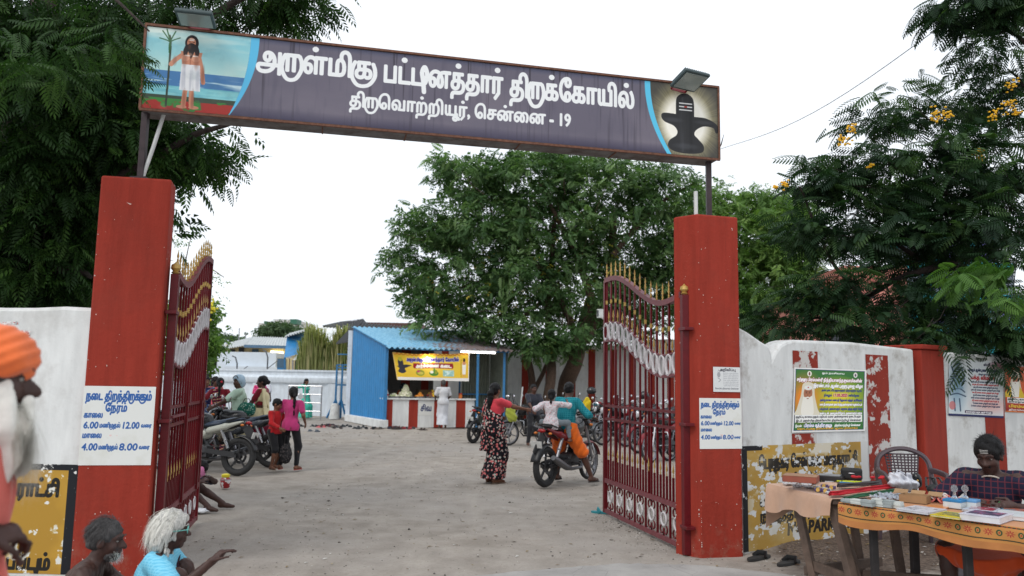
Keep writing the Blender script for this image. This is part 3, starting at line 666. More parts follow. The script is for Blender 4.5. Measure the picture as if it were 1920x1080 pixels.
def pebbles():
    V = []; F = []; o = 0; base = np.array([(1, 0, 0), (-1, 0, 0), (0, 1, 0), (0, -1, 0), (0, 0, 1), (0, 0, -.6)], float); fc = np.array([(0, 2, 4), (2, 1, 4), (1, 3, 4), (3, 0, 4), (2, 0, 5), (1, 2, 5), (3, 1, 5), (0, 3, 5)])
    n = 3600
    for i in range(n):
        r = nrs.rand()
        if r < .55: x, y = nrs.uniform(-3, 2.5), nrs.uniform(6.6, 18)
        elif r < .8: x, y = nrs.uniform(2.2, 7), nrs.uniform(6.6, 10)
        elif r < .93:
            t = nrs.rand(); x = 1.716-.55*t+nrs.normal(0, .18); y = 7.655+2.15*t+nrs.normal(0, .12)
        else: x, y = nrs.uniform(-6, 4), nrs.uniform(18, 30)
        s = nrs.uniform(.003, .011)*(1+(nrs.rand() < .03)*1.5)*(1 if y < 18 else 2.2); a = nrs.rand()*6.28
        P = base*np.array([s, s*nrs.uniform(.6, 1), s*.6])*nrs.uniform(.75, 1.25, (6, 1)); P = P@rz(a).T; V.append(P+np.array([x, y, float(gheight(np.array(x), np.array(y)))+s*.2])); F.append(fc+o); o += 6
    nm = N('gravel_stone'); a = nm.new('ShaderNodeAttribute', attribute_name='tone'); nm.col(nm.ramp(a.outputs['Fac'], [(0.0, srgb(70, 66, 64)), (.6, srgb(140, 132, 124)), (.95, srgb(200, 196, 190))])); nm.rough(.9)
    me = npmesh('gravel', np.concatenate(V), np.concatenate(F), nm.m, np.repeat(nrs.rand(n), 6), False); tag(link('gravel', me), 'small loose stones scattered over the sandy yard and along the gate', 'gravel', kind='stuff')
pebbles()
def litter():
    V = []; F = []; tone = []; o = 0
    for i in range(1500):
        r = nrs.rand()
        if r < .5: x, y = nrs.uniform(2.3, 6.5), nrs.uniform(7.2, 9.6)
        elif r < .75: x, y = nrs.uniform(-3, 2.4), nrs.uniform(6.8, 16)
        else: x, y = nrs.uniform(-6, 5), nrs.uniform(14, 31)
        s = nrs.uniform(.008, .022)*(1 if y < 16 else 1.8); a = nrs.rand()*6.28; z = float(gheight(np.array(x), np.array(y)))+.006
        P = np.array([(-1.6, 0, 0), (0, -.55, .25), (1.6, 0, .1), (0, .55, .3)])*s; V.append(P@rz(a).T+np.array([x, y, z])); F.append(np.array([(0, 1, 2, 3)])+o); o += 4; tone += [nrs.rand()]*4
    nm = N('dry_leaf'); a = nm.new('ShaderNodeAttribute', attribute_name='tone'); nm.col(nm.ramp(a.outputs['Fac'], [(0.0, srgb(60, 46, 38)), (.5, srgb(112, 86, 58)), (.86, srgb(140, 120, 70)), (.9, srgb(206, 204, 200))])); nm.rough(.9)
    tag(link('leaf_litter', npmesh('leaf_litter', np.concatenate(V), np.concatenate(F), nm.m, tone, False)), 'fallen dry leaves and paper scraps lying on the ground', 'litter', kind='stuff')
litter()

# ------------------------------------------------------------------ gate pillars
HP = 3.2
PL = [(-3.412, 6.433), (-2.873, 6.537), (-2.945, 6.80), (-3.485, 6.70)]
PR = [(1.770, 7.530), (2.200, 7.655), (2.13, 8.02), (1.575, 7.715)]
def pillar(poly, label, z0=-.06):
    t = thing('gate_pillar', label, 'pillar', (np.mean([p[0] for p in poly]), np.mean([p[1] for p in poly]), 0), world=True)
    m = MB(); m.prism(poly, (0, 0, z0), (1, 0, 0), (0, 1, 0), (0, 0, 1), HP-z0); part('shaft', m, M_redp, t, bevel=.018); return t
def chips(t, poly, n_):
    mt = plain('bare_plaster', srgb(206, 196, 188), .9)
    for k in range(n_):
        i = rnd.choice((0, 0, 3 if poly is PR else 1)); a, b = np.array(poly[i]), np.array(poly[(i+1) % 4]); d = (b-a)/np.hypot(*(b-a)); nn = np.array([d[1], -d[0]]); L = np.hypot(*(b-a)); e = rnd.random()
        u = rnd.choice((.012, L-.012)) if e < .6 else rnd.uniform(.02, L-.02); z = rnd.uniform(.02, .5) if rnd.random() < .55 else rnd.uniform(.5, 3.1); s = rnd.uniform(.0015, .0055); q = a+d*u-nn*.001
        pl = [(s*rnd.uniform(.5, 1.1)*math.cos(w), s*rnd.uniform(.7, 1.8)*math.sin(w)) for w in np.linspace(0, 5.5, 6)]; m = MB(); m.prism(pl, (q[0], q[1], z), (*d, 0), (0, 0, 1), (nn[0], nn[1], 0), .0035); part('paint_chip', m, mt, t)
def face_panel(A, B, z0, z1, off=.004, u0=0.0, u1=1.0):
    A = np.array(A, float); B = np.array(B, float); n = np.array([(B-A)[1], -(B-A)[0]]); n /= np.hypot(*n)
    a = A+(B-A)*u0+n*off; b = A+(B-A)*u1+n*off; return MB().quad((a[0], a[1], z0), (b[0], b[1], z0), (b[0], b[1], z1), (a[0], a[1], z1))
tl = pillar(PL, 'wide red pillar on the left of the gateway, holding the left gate leaf')
tr_ = pillar(PR, 'narrower red pillar on the right of the gateway beside the table stall')
chips(tl, PL, 60); chips(tr_, PR, 70)
m = face_panel(PL[0], PL[1], .845, 1.47, u0=.0, u1=.985); m.v = m.v
part('timings_board', m, timing_canvas(2).mat('painted_timings_left', .7), tl)
part('timings_board', face_panel(PR[0], PR[1], .97, 1.44, u0=.0, u1=1.0), timing_canvas(3).mat('painted_timings_right', .7), tr_)
solo('paper_notice', face_panel(PR[0], PR[1], 1.50, 1.735, .008, .33, .98), notice_canvas().mat('paper_notice_print', .6), 'small white paper notice pasted high on the right red pillar', 'notice')

# ------------------------------------------------------------------ overhead name board
def nameboard():
    A = np.array([-3.154, 6.49]); B = np.array([2.032, 7.705]); z0, z1 = 3.79, 4.53; D = B-A; L = np.hypot(*D); d = D/L; nb = np.array([-d[1], d[0]]); dep = .26
    t = thing('name_board', 'long purple temple name board with white Tamil lettering spanning the gateway', 'sign', ((A+B)[0]/2, (A+B)[1]/2, z0), world=True)
    def p(u, w, z): q = A+d*u+nb*w; return (q[0], q[1], z)
    M = MB(); M.add([p(0, 0, z0), p(L, 0, z0), p(L, dep, z0), p(0, dep, z0), p(0, 0, z1), p(L, 0, z1), p(L, dep, z1), p(0, dep, z1)], [(0, 3, 2, 1), (4, 5, 6, 7), (1, 2, 6, 5), (2, 3, 7, 6), (3, 0, 4, 7), (0, 1, 5, 4)])
    mz = N('grimy_sheet_metal'); a = mz.noise(6, 7, .7); mz.col(mz.mix(mz.ramp(a, [(.4, 0.0), (.66, 1.0)]), srgb(112, 110, 110), srgb(70, 58, 52))); mz.rough(.7); mz.bump(a, .3, .01)
    part('sheet_box', M, mz.m, t)
    G = MB().grid(lambda u, v: p(u*L, -.006-.006*math.sin(u*19)*math.sin(v*3.1), z0+.012+(z1-z0-.024)*v), 60, 6); part('printed_face', G, sign_canvas().mat('name_board_print', .45), t, True, 0)
    for z in (z0-.004, z1+.004):
        s = MB(); s.bar(p(-.01, -.008, z), p(L+.01, -.008, z), .022, .02); part('edge_strip', s, M_rust, t)
    for u in (-.004, L+.004):
        s = MB(); s.bar(p(u, -.008, z0), p(u, -.008, z1), .02, .02); part('edge_strip', s, M_rust, t)
    for u in (L*.42, L*.62, L*.28, L*.8):
        s = MB(); s.box(np.array(p(u, dep/2, z0-.004)), (.012, dep*.98, .006), np.array([[d[0], nb[0], 0], [d[1], nb[1], 0], [0, 0, 1]])); part('seam', s, M_rust, t)
    for u, zt in ((.02, HP), (L-.06, HP)):
        s = MB(); q0 = p(u, .1, zt-.02); s.bar(q0, p(u, .1, z0), .05, .05); s.box((q0[0], q0[1], zt+.01), (.13, .13, .02)); part('post', s, M_dkst, t)
    s = MB(); q0 = gz(1323, 398, HP+.05)
    e = MB(); q = p(L+.005, .16, z0+.06); q = np.array(q); e.tube([q, q+np.array([.05, 0, .06]), q+np.array([.10, 0, .14]), q+np.array([.13, 0, .25])], [.035, .03, .02, .005], 6, flat=.3); part('bent_strip', e, M_dkst, t, True)
    return A, d, nb, L, z0, z1
SA, SD, SN, SL, SZ0, SZ1 = nameboard()
def sgp(u, w, z): q = SA+SD*u+SN*w; return np.array([q[0], q[1], z])
m = MB(); m.tube([sgp(.16, .12, 3.80), sgp(.1, .1, 3.5), sgp(.04, .1, 3.26), sgp(.03, .1, 3.19)], .017, 10); solo('conduit_pipe', m, M_pvc, 'white plastic pipe leaning from the left pillar up to the name board', 'pipe', smooth=True)
m = MB(); a = np.array([1.80, 7.7, 3.19]); m.tube([a, a+np.array([0, 0, .27])], .02, 10); solo('conduit_pipe', m, M_pvc, 'short white plastic pipe stub standing on the right red pillar', 'pipe', smooth=True)
def floodlight(u, label, yaw, tilt, w=.30, h=.24, dz=0.0):
    c = sgp(u, -.20, SZ1+.02+dz); t = thing('floodlight', label, 'floodlight', c)
    t.rotation_euler = (R(-tilt), 0, R(yaw))
    Mh = plain('floodlight_casing', srgb(58, 74, 76), .5); m = MB(); m.box((0, 0, 0), (w, h, .035)); part('housing', m, Mh, t, bevel=.012)
    m = MB()
    for k in range(12): m.box((-w*.42+k*w*.84/11, .0, .03), (.006, h*.8, .03))
    o = part('cooling_fins', m, Mh, t)
    n = N('lamp_glass'); n.col(srgb(150, 160, 156)); n.rough(.15); m = MB(); m.box((0, 0, -.019), (w*.86, h*.8, .006)); part('glass', m, n.m, t)
    m = MB(); m.bar((-.09, .02, .03), (-.09, .18, .02), .02, .006); m.bar((.09, .02, .03), (.09, .18, .02), .02, .006); m.bar((-.09, .18, .02), (.09, .18, .02), .006, .03); part('bracket', m, plain('red_bracket_paint', srgb(120, 34, 40), .5), t)
floodlight(.42, 'dark floodlight above the painted holy man at the left end of the name board', 12, 6, dz=.0)
floodlight(4.93, 'tilted floodlight above the black linga picture at the right end of the name board', 28, 20, .30, .26, dz=-.06)

# ------------------------------------------------------------------ compound walls
def wallbox(A, B, h, th, mat, name='wall', z0=-.2, parent=None, capr=.03):
    A = np.array(A, float); B = np.array(B, float); d = (B-A)/np.hypot(*(B-A)); n = np.array([-d[1], d[0]]); L = np.hypot(*(B-A)); m = MB()
    prof = [(0, z0), (0, h-capr), (capr, h), (th-capr, h), (th, h-capr), (th, z0)]
    k = max(2, int(L/.25)); V = []
    for i in range(k+1):
        q = A+d*L*i/k; j = .008*math.sin(i*1.7)+rnd.uniform(-.004, .004)
        for w, z in prof: V.append((q[0]+n[0]*w, q[1]+n[1]*w, z+(j if z > 0 else 0)))
    p = len(prof); F = [(i*p+j, (i+1)*p+j, (i+1)*p+j+1, i*p+j+1) for i in range(k) for j in range(p-1)]+[tuple(range(p)), tuple(k*p+j for j in range(p-1, -1, -1))]
    m.add(V, F); return part(name, m, mat, parent, True, 35)
wl = thing('compound_wall', 'whitewashed compound wall left of the wide red pillar with a yellow panel below', 'wall', (-5, 6.6, 0), world=True)
WA, WB = (-9.5, 6.75), (-3.40, 6.47)
wallbox(WA, WB, 2.10, .22, M_ww, 'masonry', parent=wl)
part('painted_panel', face_panel(WA, WB, 0.0, .845, .004, 1-1.62/6.1, .998), yellow_left_canvas().mat('yellow_civic_panel_left', .7), wl)
# a few rubbed red marks high on the wall
n = N('rubbed_red_stencil'); n.col(n.mix(n.ramp(n.noise(60, 3), [(.5, 0.0), (.56, 1.0)]), WHITE, srgb(200, 120, 120))); n.rough(.8)
m = MB()
for k in range(16):
    a = rnd.uniform(0, 6.28); u = 1-(.72+.16*math.cos(a)+rnd.uniform(-.05, .05))/6.1; z = 1.86+.10*math.sin(a); q = face_panel(WA, WB, z, z+.025, .0035, u, u+.006); m.add(q.v, q.f)
part('rubbed_stencil', m, n.m, wl)
# right wall, in two stretches joined by a pilaster
RB, RC, RD, RE = (2.225, 7.755), (4.702, 9.306), (5.115, 9.565), (9.8, 11.3)
wr = thing('compound_wall', 'old whitewashed compound wall with peeling red stripes behind the table stall', 'wall', (4.5, 9.1, 0), world=True)
def wall_front(A, B, h, th, mat, parent):
    A = np.array(A, float); B = np.array(B, float); L = np.hypot(*(B-A)); d = (B-A)/L; n = np.array([-d[1], d[0]]); r = .34
    poly = [(0, -.2), (L, -.2), (L, h-.02), (L*.6, h+.015), (.80, h), (.70, h-.02), (.60, h-.06), (.52, h-.13), (.47, h-.2)]+[(.455, h-.13), (.42, h-.075), (.30, h-.03), (.12, h+.05), (0, h+.09)]
    m = MB(); m.prism(poly, (A[0], A[1], 0), (d[0], d[1], 0), (0, 0, 1), (n[0], n[1], 0), th); return part('masonry', m, mat, parent, bevel=.03)
wall_front(RB, RC, 2.04, .26, M_wwd, wr)
wallbox(RD, RE, 2.0, .24, M_wwd, 'masonry', parent=wr)
m = MB(); dd = np.array([RD[0]-RC[0], RD[1]-RC[1]]); dd /= np.hypot(*dd); nn = np.array([-dd[1], dd[0]])
m.prism([(.03, -.2), (.50, -.2), (.50, 2.02), (.03, 2.02)], (RC[0]-nn[0]*.04+dd[0]*.05, RC[1]-nn[1]*.04+dd[1]*.05, 0), (*dd, 0), (0, 0, 1), (*nn, 0), .42); part('pilaster', m, M_red, wr, bevel=.012)
m = MB(); m.prism([(.0, 2.023), (.53, 2.023), (.53, 2.08), (.0, 2.08)], (RC[0]-nn[0]*.07+dd[0]*.06, RC[1]-nn[1]*.07+dd[1]*.06, 0), (*dd, 0), (0, 0, 1), (*nn, 0), .5); part('pilaster_cap', m, M_red, wr, bevel=.012)
M_peel = wornpaint('peeling_red_paint', dk(RED, .9), srgb(196, 192, 188), .47, 5.5)
def upx(px, A, B):      # how far along A-B the line of sight through px meets the wall
    p = gl(px, 720, A, B); return ((p[:2]-np.array(A))@(np.array(B)-np.array(A)))/((np.array(B)-np.array(A))@(np.array(B)-np.array(A)))
for a, b, A, B, z0, z1 in ((1624, 1666, RB, RC, -.1, 1.93), (1487, 1534, RB, RC, 1.745, 1.93), (1482, 1528, RB, RC, .985, 1.09), (1843, 1880, RD, RE, -.1, 1.78), (1936, 1975, RD, RE, -.1, 1.78), (2040, 2085, RD, RE, -.1, 1.78)):
    part('painted_stripe', face_panel(A, B, z0, z1, .004, upx(a, A, B), min(upx(b, A, B), .998)), M_peel if b < 1700 else M_red, wr)
part('painted_panel', face_panel(RB, RC, 0.0, .985, .0075, 0.0, upx(1621, RB, RC)), yellow_right_canvas().mat('yellow_no_parking_panel', .7), wr)
def poster(pxs, A, B, canvas, name, label, off):
    P = [gl(x, y, A, B, off) for x, y in pxs]      # lower left, lower right, upper right, upper left
    def f(u, v):
        a = P[0]*(1-u)+P[1]*u; b = P[3]*(1-u)+P[2]*u; q = a*(1-v)+b*v; nq = -np.array([-(B[1]-A[1]), B[0]-A[0], 0])/np.hypot(B[0]-A[0], B[1]-A[1])
        return q+nq*(.002*math.sin(u*9+v*4)+.002*math.sin(v*11))
    solo(name, MB().grid(f, 10, 10), canvas.mat(label[:20].replace(' ', '_')+'_print', .45), label, 'poster', smooth=True, sharp=0)
poster([(1483, 811), (1620, 808), (1623, 694), (1488, 689)], RB, RC, poster_green(), 'wall_poster', 'green and yellow Tamil festival poster with a white bearded saint on orange', .012)
poster([(1777, 779), (1880, 784), (1880, 678), (1778, 673)], RD, RE, poster_blue(), 'wall_poster', 'pale grey poster with a blue seated deity and red Tamil lines', .01)
poster([(1884, 772), (1960, 776), (1960, 690), (1882, 686)], RD, RE, poster_orange(), 'wall_poster', 'orange poster with a bearded saint cut off by the right edge of the picture', .01)

# ------------------------------------------------------------------ gate leaves
def spear_mesh(h, name, tall=True):
    r = h*.078 if tall else h*.085
    pr = [(r*.5, 0), (r*.9, h*.06), (r*.5, h*.14), (r*.8, h*.22), (r*.35, h*.3), (r*1.0, h*.42), (r*.55, h*.5), (r*.7, h*.56), (r*.3, h*.62), (r*.75, h*.72), (.0006, h)] if tall else [(r*.4, 0), (r*.5, h*.15), (r*.25, h*.25), (r*1.0, h*.42), (r*.5, h*.7), (.0006, h)]
    return MB().lathe(pr, (0, 0, 0), 6).mesh(name, M_gold, True, 60)
def gate_leaf(hinge, free, label):
    H = np.array(hinge); Fp = np.array(free); L = np.hypot(*(Fp-H)); ang = math.atan2(Fp[1]-H[1], Fp[0]-H[0])
    t = thing('gate_leaf', label, 'gate', (H[0], H[1], 0), ang)
    def top(u):
        s = min(max((u/L-.2)/.68, 0), 1); s = s*s*(3-2*s); return 2.385+.44*s+.05*(1-min(u/L/.22, 1))**2
    P = lambda nm, me, x=0, y=0, z=0, lab=None: _p(nm, me, x, y, z)
    def _p(nm, me, x, y, z, rot=None):
        o = link(nm, me, t); o.location = (x, y, z)
        if rot: o.rotation_euler = rot
        return o
    part('hinge_post', MB().box((0, 0, 1.21), (.065, .065, 2.42)), M_maroon, t, bevel=.004)
    part('post_ball', MB().lathe([(.02, 2.42), (.036, 2.435), (.02, 2.445), (.042, 2.47), (.036, 2.50), (.012, 2.515), (.001, 2.53)], (0, 0, 0), 12), M_gold, t, True)
    part('free_stile', MB().box((L-.02, 0, (.03+top(L))/2), (.05, .045, top(L)-.03)), M_maroon, t, bevel=.004)
    N_ = 40
    def band(nm, f, w, h, mat):
        m = MB(); V = []; xs = np.linspace(.033, L-.045, N_+1)
        for x in xs:
            for dy, dz in ((-w/2, -h/2), (w/2, -h/2), (w/2, h/2), (-w/2, h/2)): V.append((x, dy, f(x)+dz))
        m.add(V, [(i*4+j, (i+1)*4+j, (i+1)*4+(j+1) % 4, i*4+(j+1) % 4) for i in range(N_) for j in range(4)]+[(3, 2, 1, 0), tuple(N_*4+j for j in range(4))]); part(nm, m, mat, t, True, 35)
    band('arched_top_rail', top, .06, .055, M_maroond); band('scroll_band_rail', lambda x: top(x)-.53, .04, .016, M_maroond); band('scroll_band_rail', lambda x: top(x)-.745, .05, .03, M_maroond)
    for z, h in ((1.295, .028), (1.14, .028), (.41, .05), (.055, .045)): part('cross_rail', MB().box((L/2, 0, z), (L-.09, .036, h)), M_maroon if h < .04 else M_maroond, t)
    nb = 14; sp = (L-.11)/nb; big = spear_mesh(.19, 'spear_finial'); sml = spear_mesh(.14, 'spear_tip', False); mid = spear_mesh(.15, 'spear_tip', False)
    col = MB().lathe([(.012, 0), (.017, .006), (.013, .016), (.017, .026), (.013, .036), (.017, .044), (.012, .05)], (0, 0, 0), 8).mesh('collar', M_gold, True, 60)
    for k in range(nb+1):
        x = .05+sp*k if k else .05; tz = top(x)
        if k: part('bar', MB().box((0, 0, 0), (.018, .018, 1)), M_maroon, t) if False else None
        if 0 < k < nb+1:
            for z0, z1 in ((.41, tz-.745), (tz-.53, tz)):
                m = _bar(z1-z0); _p('bar', m, x, 0, z0)
            _p('collar', col, x, 0, tz-.30)
        _p('spear_finial', big, x+(.02 if k == 0 else 0), 0, tz+.022)
        xm = x+sp/2
        if xm < L-.05:
            _p('spear_tip', mid, xm, 0, top(xm)-.524); _p('lower_spear_tip', sml, xm, 0, .66); _p('short_bar', _bar(.25), xm, 0, .41)
    ring = MB().torus((0, 0, 0), .066, .011, (1, 0, 0), (0, 0, 1.55), 18, 5); ring.v = ring.v; rm = ring.mesh('scroll_ring', M_grw, True, 0)
    nr = 26
    for k in range(nr):
        x = .09+(L-.17)*k/(nr-1); _p('scroll_ring', rm, x, (.012 if k % 2 else -.012), top(x)-.638)
    wr_ = MB().torus((0, 0, 0), .062, .012, (1, 0, 0), (0, 0, 1), 20, 6).mesh('white_ring', M_grw, True, 0)
    cs = MB(); cs.torus((-.045, 0, .06), .038, .009, (1, 0, 0), (0, 0, 1), 14, 5, -.4, 4.4); cs.torus((.045, 0, .06), .038, .009, (-1, 0, 0), (0, 0, 1), 14, 5, -.4, 4.4); cs.box((0, 0, .10), (.012, .012, .06)); csm = cs.mesh('scroll', M_maroon, True, 0)
    nl = 7; w = (L-.1)/nl
    for k in range(nl):
        x = .05+w*(k+.5); _p('white_ring', wr_, x, 0, .235); a = _p('scroll', csm, x, 0, .255+.02); b = _p('scroll', csm, x, 0, .195); b.scale = (1, 1, -1)
        if k: _p('bar', _bar(.31), .05+w*k, 0, .08)
        for z in (.08, .35): _p('scroll_stem', _bar(.05, .012), x, 0, z-.0)
    for z in (2.09, 1.19, .25): part('hinge_bracket', MB().box((-.03, .0, z), (.15, .09, .03)), M_maroon, t, bevel=.004)
    for x in (L*.42, L*.86):
        part('latch_bar', MB().box((x, -.03, .86), (.05, .02, .93)), M_maroon, t); part('latch_handle', MB().box((x+.03, -.045, 1.37), (.10, .012, .12)), M_maroon, t)
    part('bolt', MB().bar((L*.05, -.03, 1.215), (L*.35, -.03, 1.215), .02), M_maroond, t)
    return t
_bars = {}
def _bar(h, w=.019):
    k = (round(h, 2), w)
    if k not in _bars: _bars[k] = MB().box((0, 0, h/2), (w, w, h)).mesh('bar', M_maroon)
    return _bars[k]
gate_leaf((1.66, 7.62), (1.156, 9.81), 'maroon wrought iron gate leaf swung open beside the right pillar')
gate_leaf((-2.865, 6.72), (-3.36, 8.80), 'maroon wrought iron gate leaf seen nearly edge-on beside the left pillar')
# ------------------------------------------------------------------ back walls
def stripes_wall():
    A, B = np.array([-6.4, 33.9]), np.array([14.0, 31.6]); t = thing('compound_wall', 'tall far wall in red and white stripes behind the stall and parked motorcycles', 'wall', (3, 33, 0), world=True)
    wallbox(A, B, 3.15, .3, M_ww, 'masonry', parent=t)
    L = np.hypot(*(B-A)); e = [875+4, 922, 979, 1024, 1067, 1104, 1145, 1180, 1216, 1252, 1290, 1330, 1370, 1420]; wd = [14, 12, 13, 12, 11, 12, 12, 12, 12, 12, 12, 12, 12, 12]
    for x in [720, 775, 828]+e:
        u0, u1 = upx(x-1, A, B), upx(x+12, A, B)
        if 0 < u0 < 1 and u1 < 1: part('painted_stripe', face_panel(A, B, 0, 2.98, .02, u0, u1), M_red, t)
    for k in range(12):
        u = (k+.5)/12; q = A+(B-A)*u; m = MB(); m.prism([(-.95, 0), (.95, 0), (.95, 0)]+[(.95*math.cos(a), .30*math.sin(a)) for a in np.linspace(.1, math.pi-.1, 9)]+[(-.95, 0)], (q[0], q[1]+.02, 3.13), (1, -.11, 0), (0, 0, 1), (0, 1, 0), .24)
        if k % 3 == 1: part('arched_coping', m, M_ww, t)
    return t
stripes_wall()
def parapet_wall():
    t = thing('boundary_wall', 'low whitewashed wall with a rounded moulding across the back of the yard', 'wall', (-12, 35, 0), world=True)
    A, B = np.array([-22., 36.2]), np.array([-6.6, 34.6]); d = (B-A)/np.hypot(*(B-A)); n = np.array([-d[1], d[0]]); L = np.hypot(*(B-A))
    prof = [(0, -.1), (0, 1.36), (-.09, 1.40), (-.13, 1.50), (-.13, 1.62), (-.06, 1.70), (0, 1.72), (0, 1.86), (-.05, 1.88), (-.05, 1.96), (.3, 1.96), (.3, -.1)]
    m = MB(); V = [(A[0]+d[0]*u+n[0]*w, A[1]+d[1]*u+n[1]*w, z) for u in (0, L) for w, z in prof]; p = len(prof)
    m.add(V, [(j, p+j, p+j+1, j+1) for j in range(p-1)]+[tuple(range(p)), tuple(range(2*p-1, p-1, -1))]); part('masonry', m, M_wwb, t, True, 30)
    for k in range(5):
        q = A+d*(L*(k+.3)/4.6); m = MB(); m.prism([(-.28, 0), (.28, 0), (.28, 1.38), (-.28, 1.38)], (q[0]-n[0]*.07, q[1]-n[1]*.07, 0), (*d, 0), (0, 0, 1), (*n, 0), .1); part('pilaster', m, M_wwb, t, bevel=.02)
parapet_wall()
m = MB(); m.box((-24.5, 44, 1.3), (11, .3, 2.9)); solo('boundary_wall', m, M_ww, 'plain white far wall behind the group of women at left', 'wall')

# ------------------------------------------------------------------ corrugated sheet helper
def corr(p00, p10, p11, p01, waves, amp=.02, rows=1):
    """corrugated sheet over four corners; the ridges run from the 0 edge to the 1 edge"""
    p00, p10, p11, p01 = [np.array(p, float) for p in (p00, p10, p11, p01)]; nn = nrm(np.cross(p10-p00, p01-p00)); k = waves*6
    V = []; F = []
    for j in range(rows+1):
        v = j/rows
        for i in range(k+1):
            u = i/k; a = p00*(1-u)+p10*u; b = p01*(1-u)+p11*u; V.append(a*(1-v)+b*v+nn*amp*math.cos(u*waves*2*math.pi))
    n0 = len(V); V += [np.array(q)-nn*.004 for q in V]; F = []
    for j in range(rows):
        for i in range(k):
            a = j*(k+1)+i; F.append((a, a+1, a+k+2, a+k+1)); F.append((n0+a, n0+a+k+1, n0+a+k+2, n0+a+1))
    return MB().add(V, F)
BLUE = srgb(40, 122, 178)
M_blue = plain('blue_sheet_paint', BLUE, .45, 0, .12, 3, .1); M_bluef = plain('blue_frame_paint', srgb(46, 112, 160), .5, 0, .2, 12)
def rusty_blue():
    n = N('light_blue_rusting_sheet'); a = n.noise(1.3, 7, .7, n.mapping((.7, 2.2, 1))); sep = n.new('ShaderNodeSeparateXYZ'); n.l(n.tc(), sep.inputs[0])
    x = n.math('ADD', n.math('MULTIPLY', sep.outputs['X'], .11), a); f = n.ramp(x, [(.14, 0.0), (.30, 1.0)])
    c = n.mix(n.ramp(n.noise(9, 4), [(.3, 0.0), (.7, 1.0)]), srgb(96, 156, 190), srgb(136, 186, 210)); n.col(n.mix(n.math('MULTIPLY', f, .85), c, srgb(118, 84, 68))); n.rough(.7); return n.m
M_rblue = rusty_blue()
M_sheet = plain('dark_roof_sheet', srgb(26, 28, 32), .6, 0, .3, 4); M_greysheet = plain('grey_green_sheet', srgb(112, 118, 106), .6, 0, .2, 5)
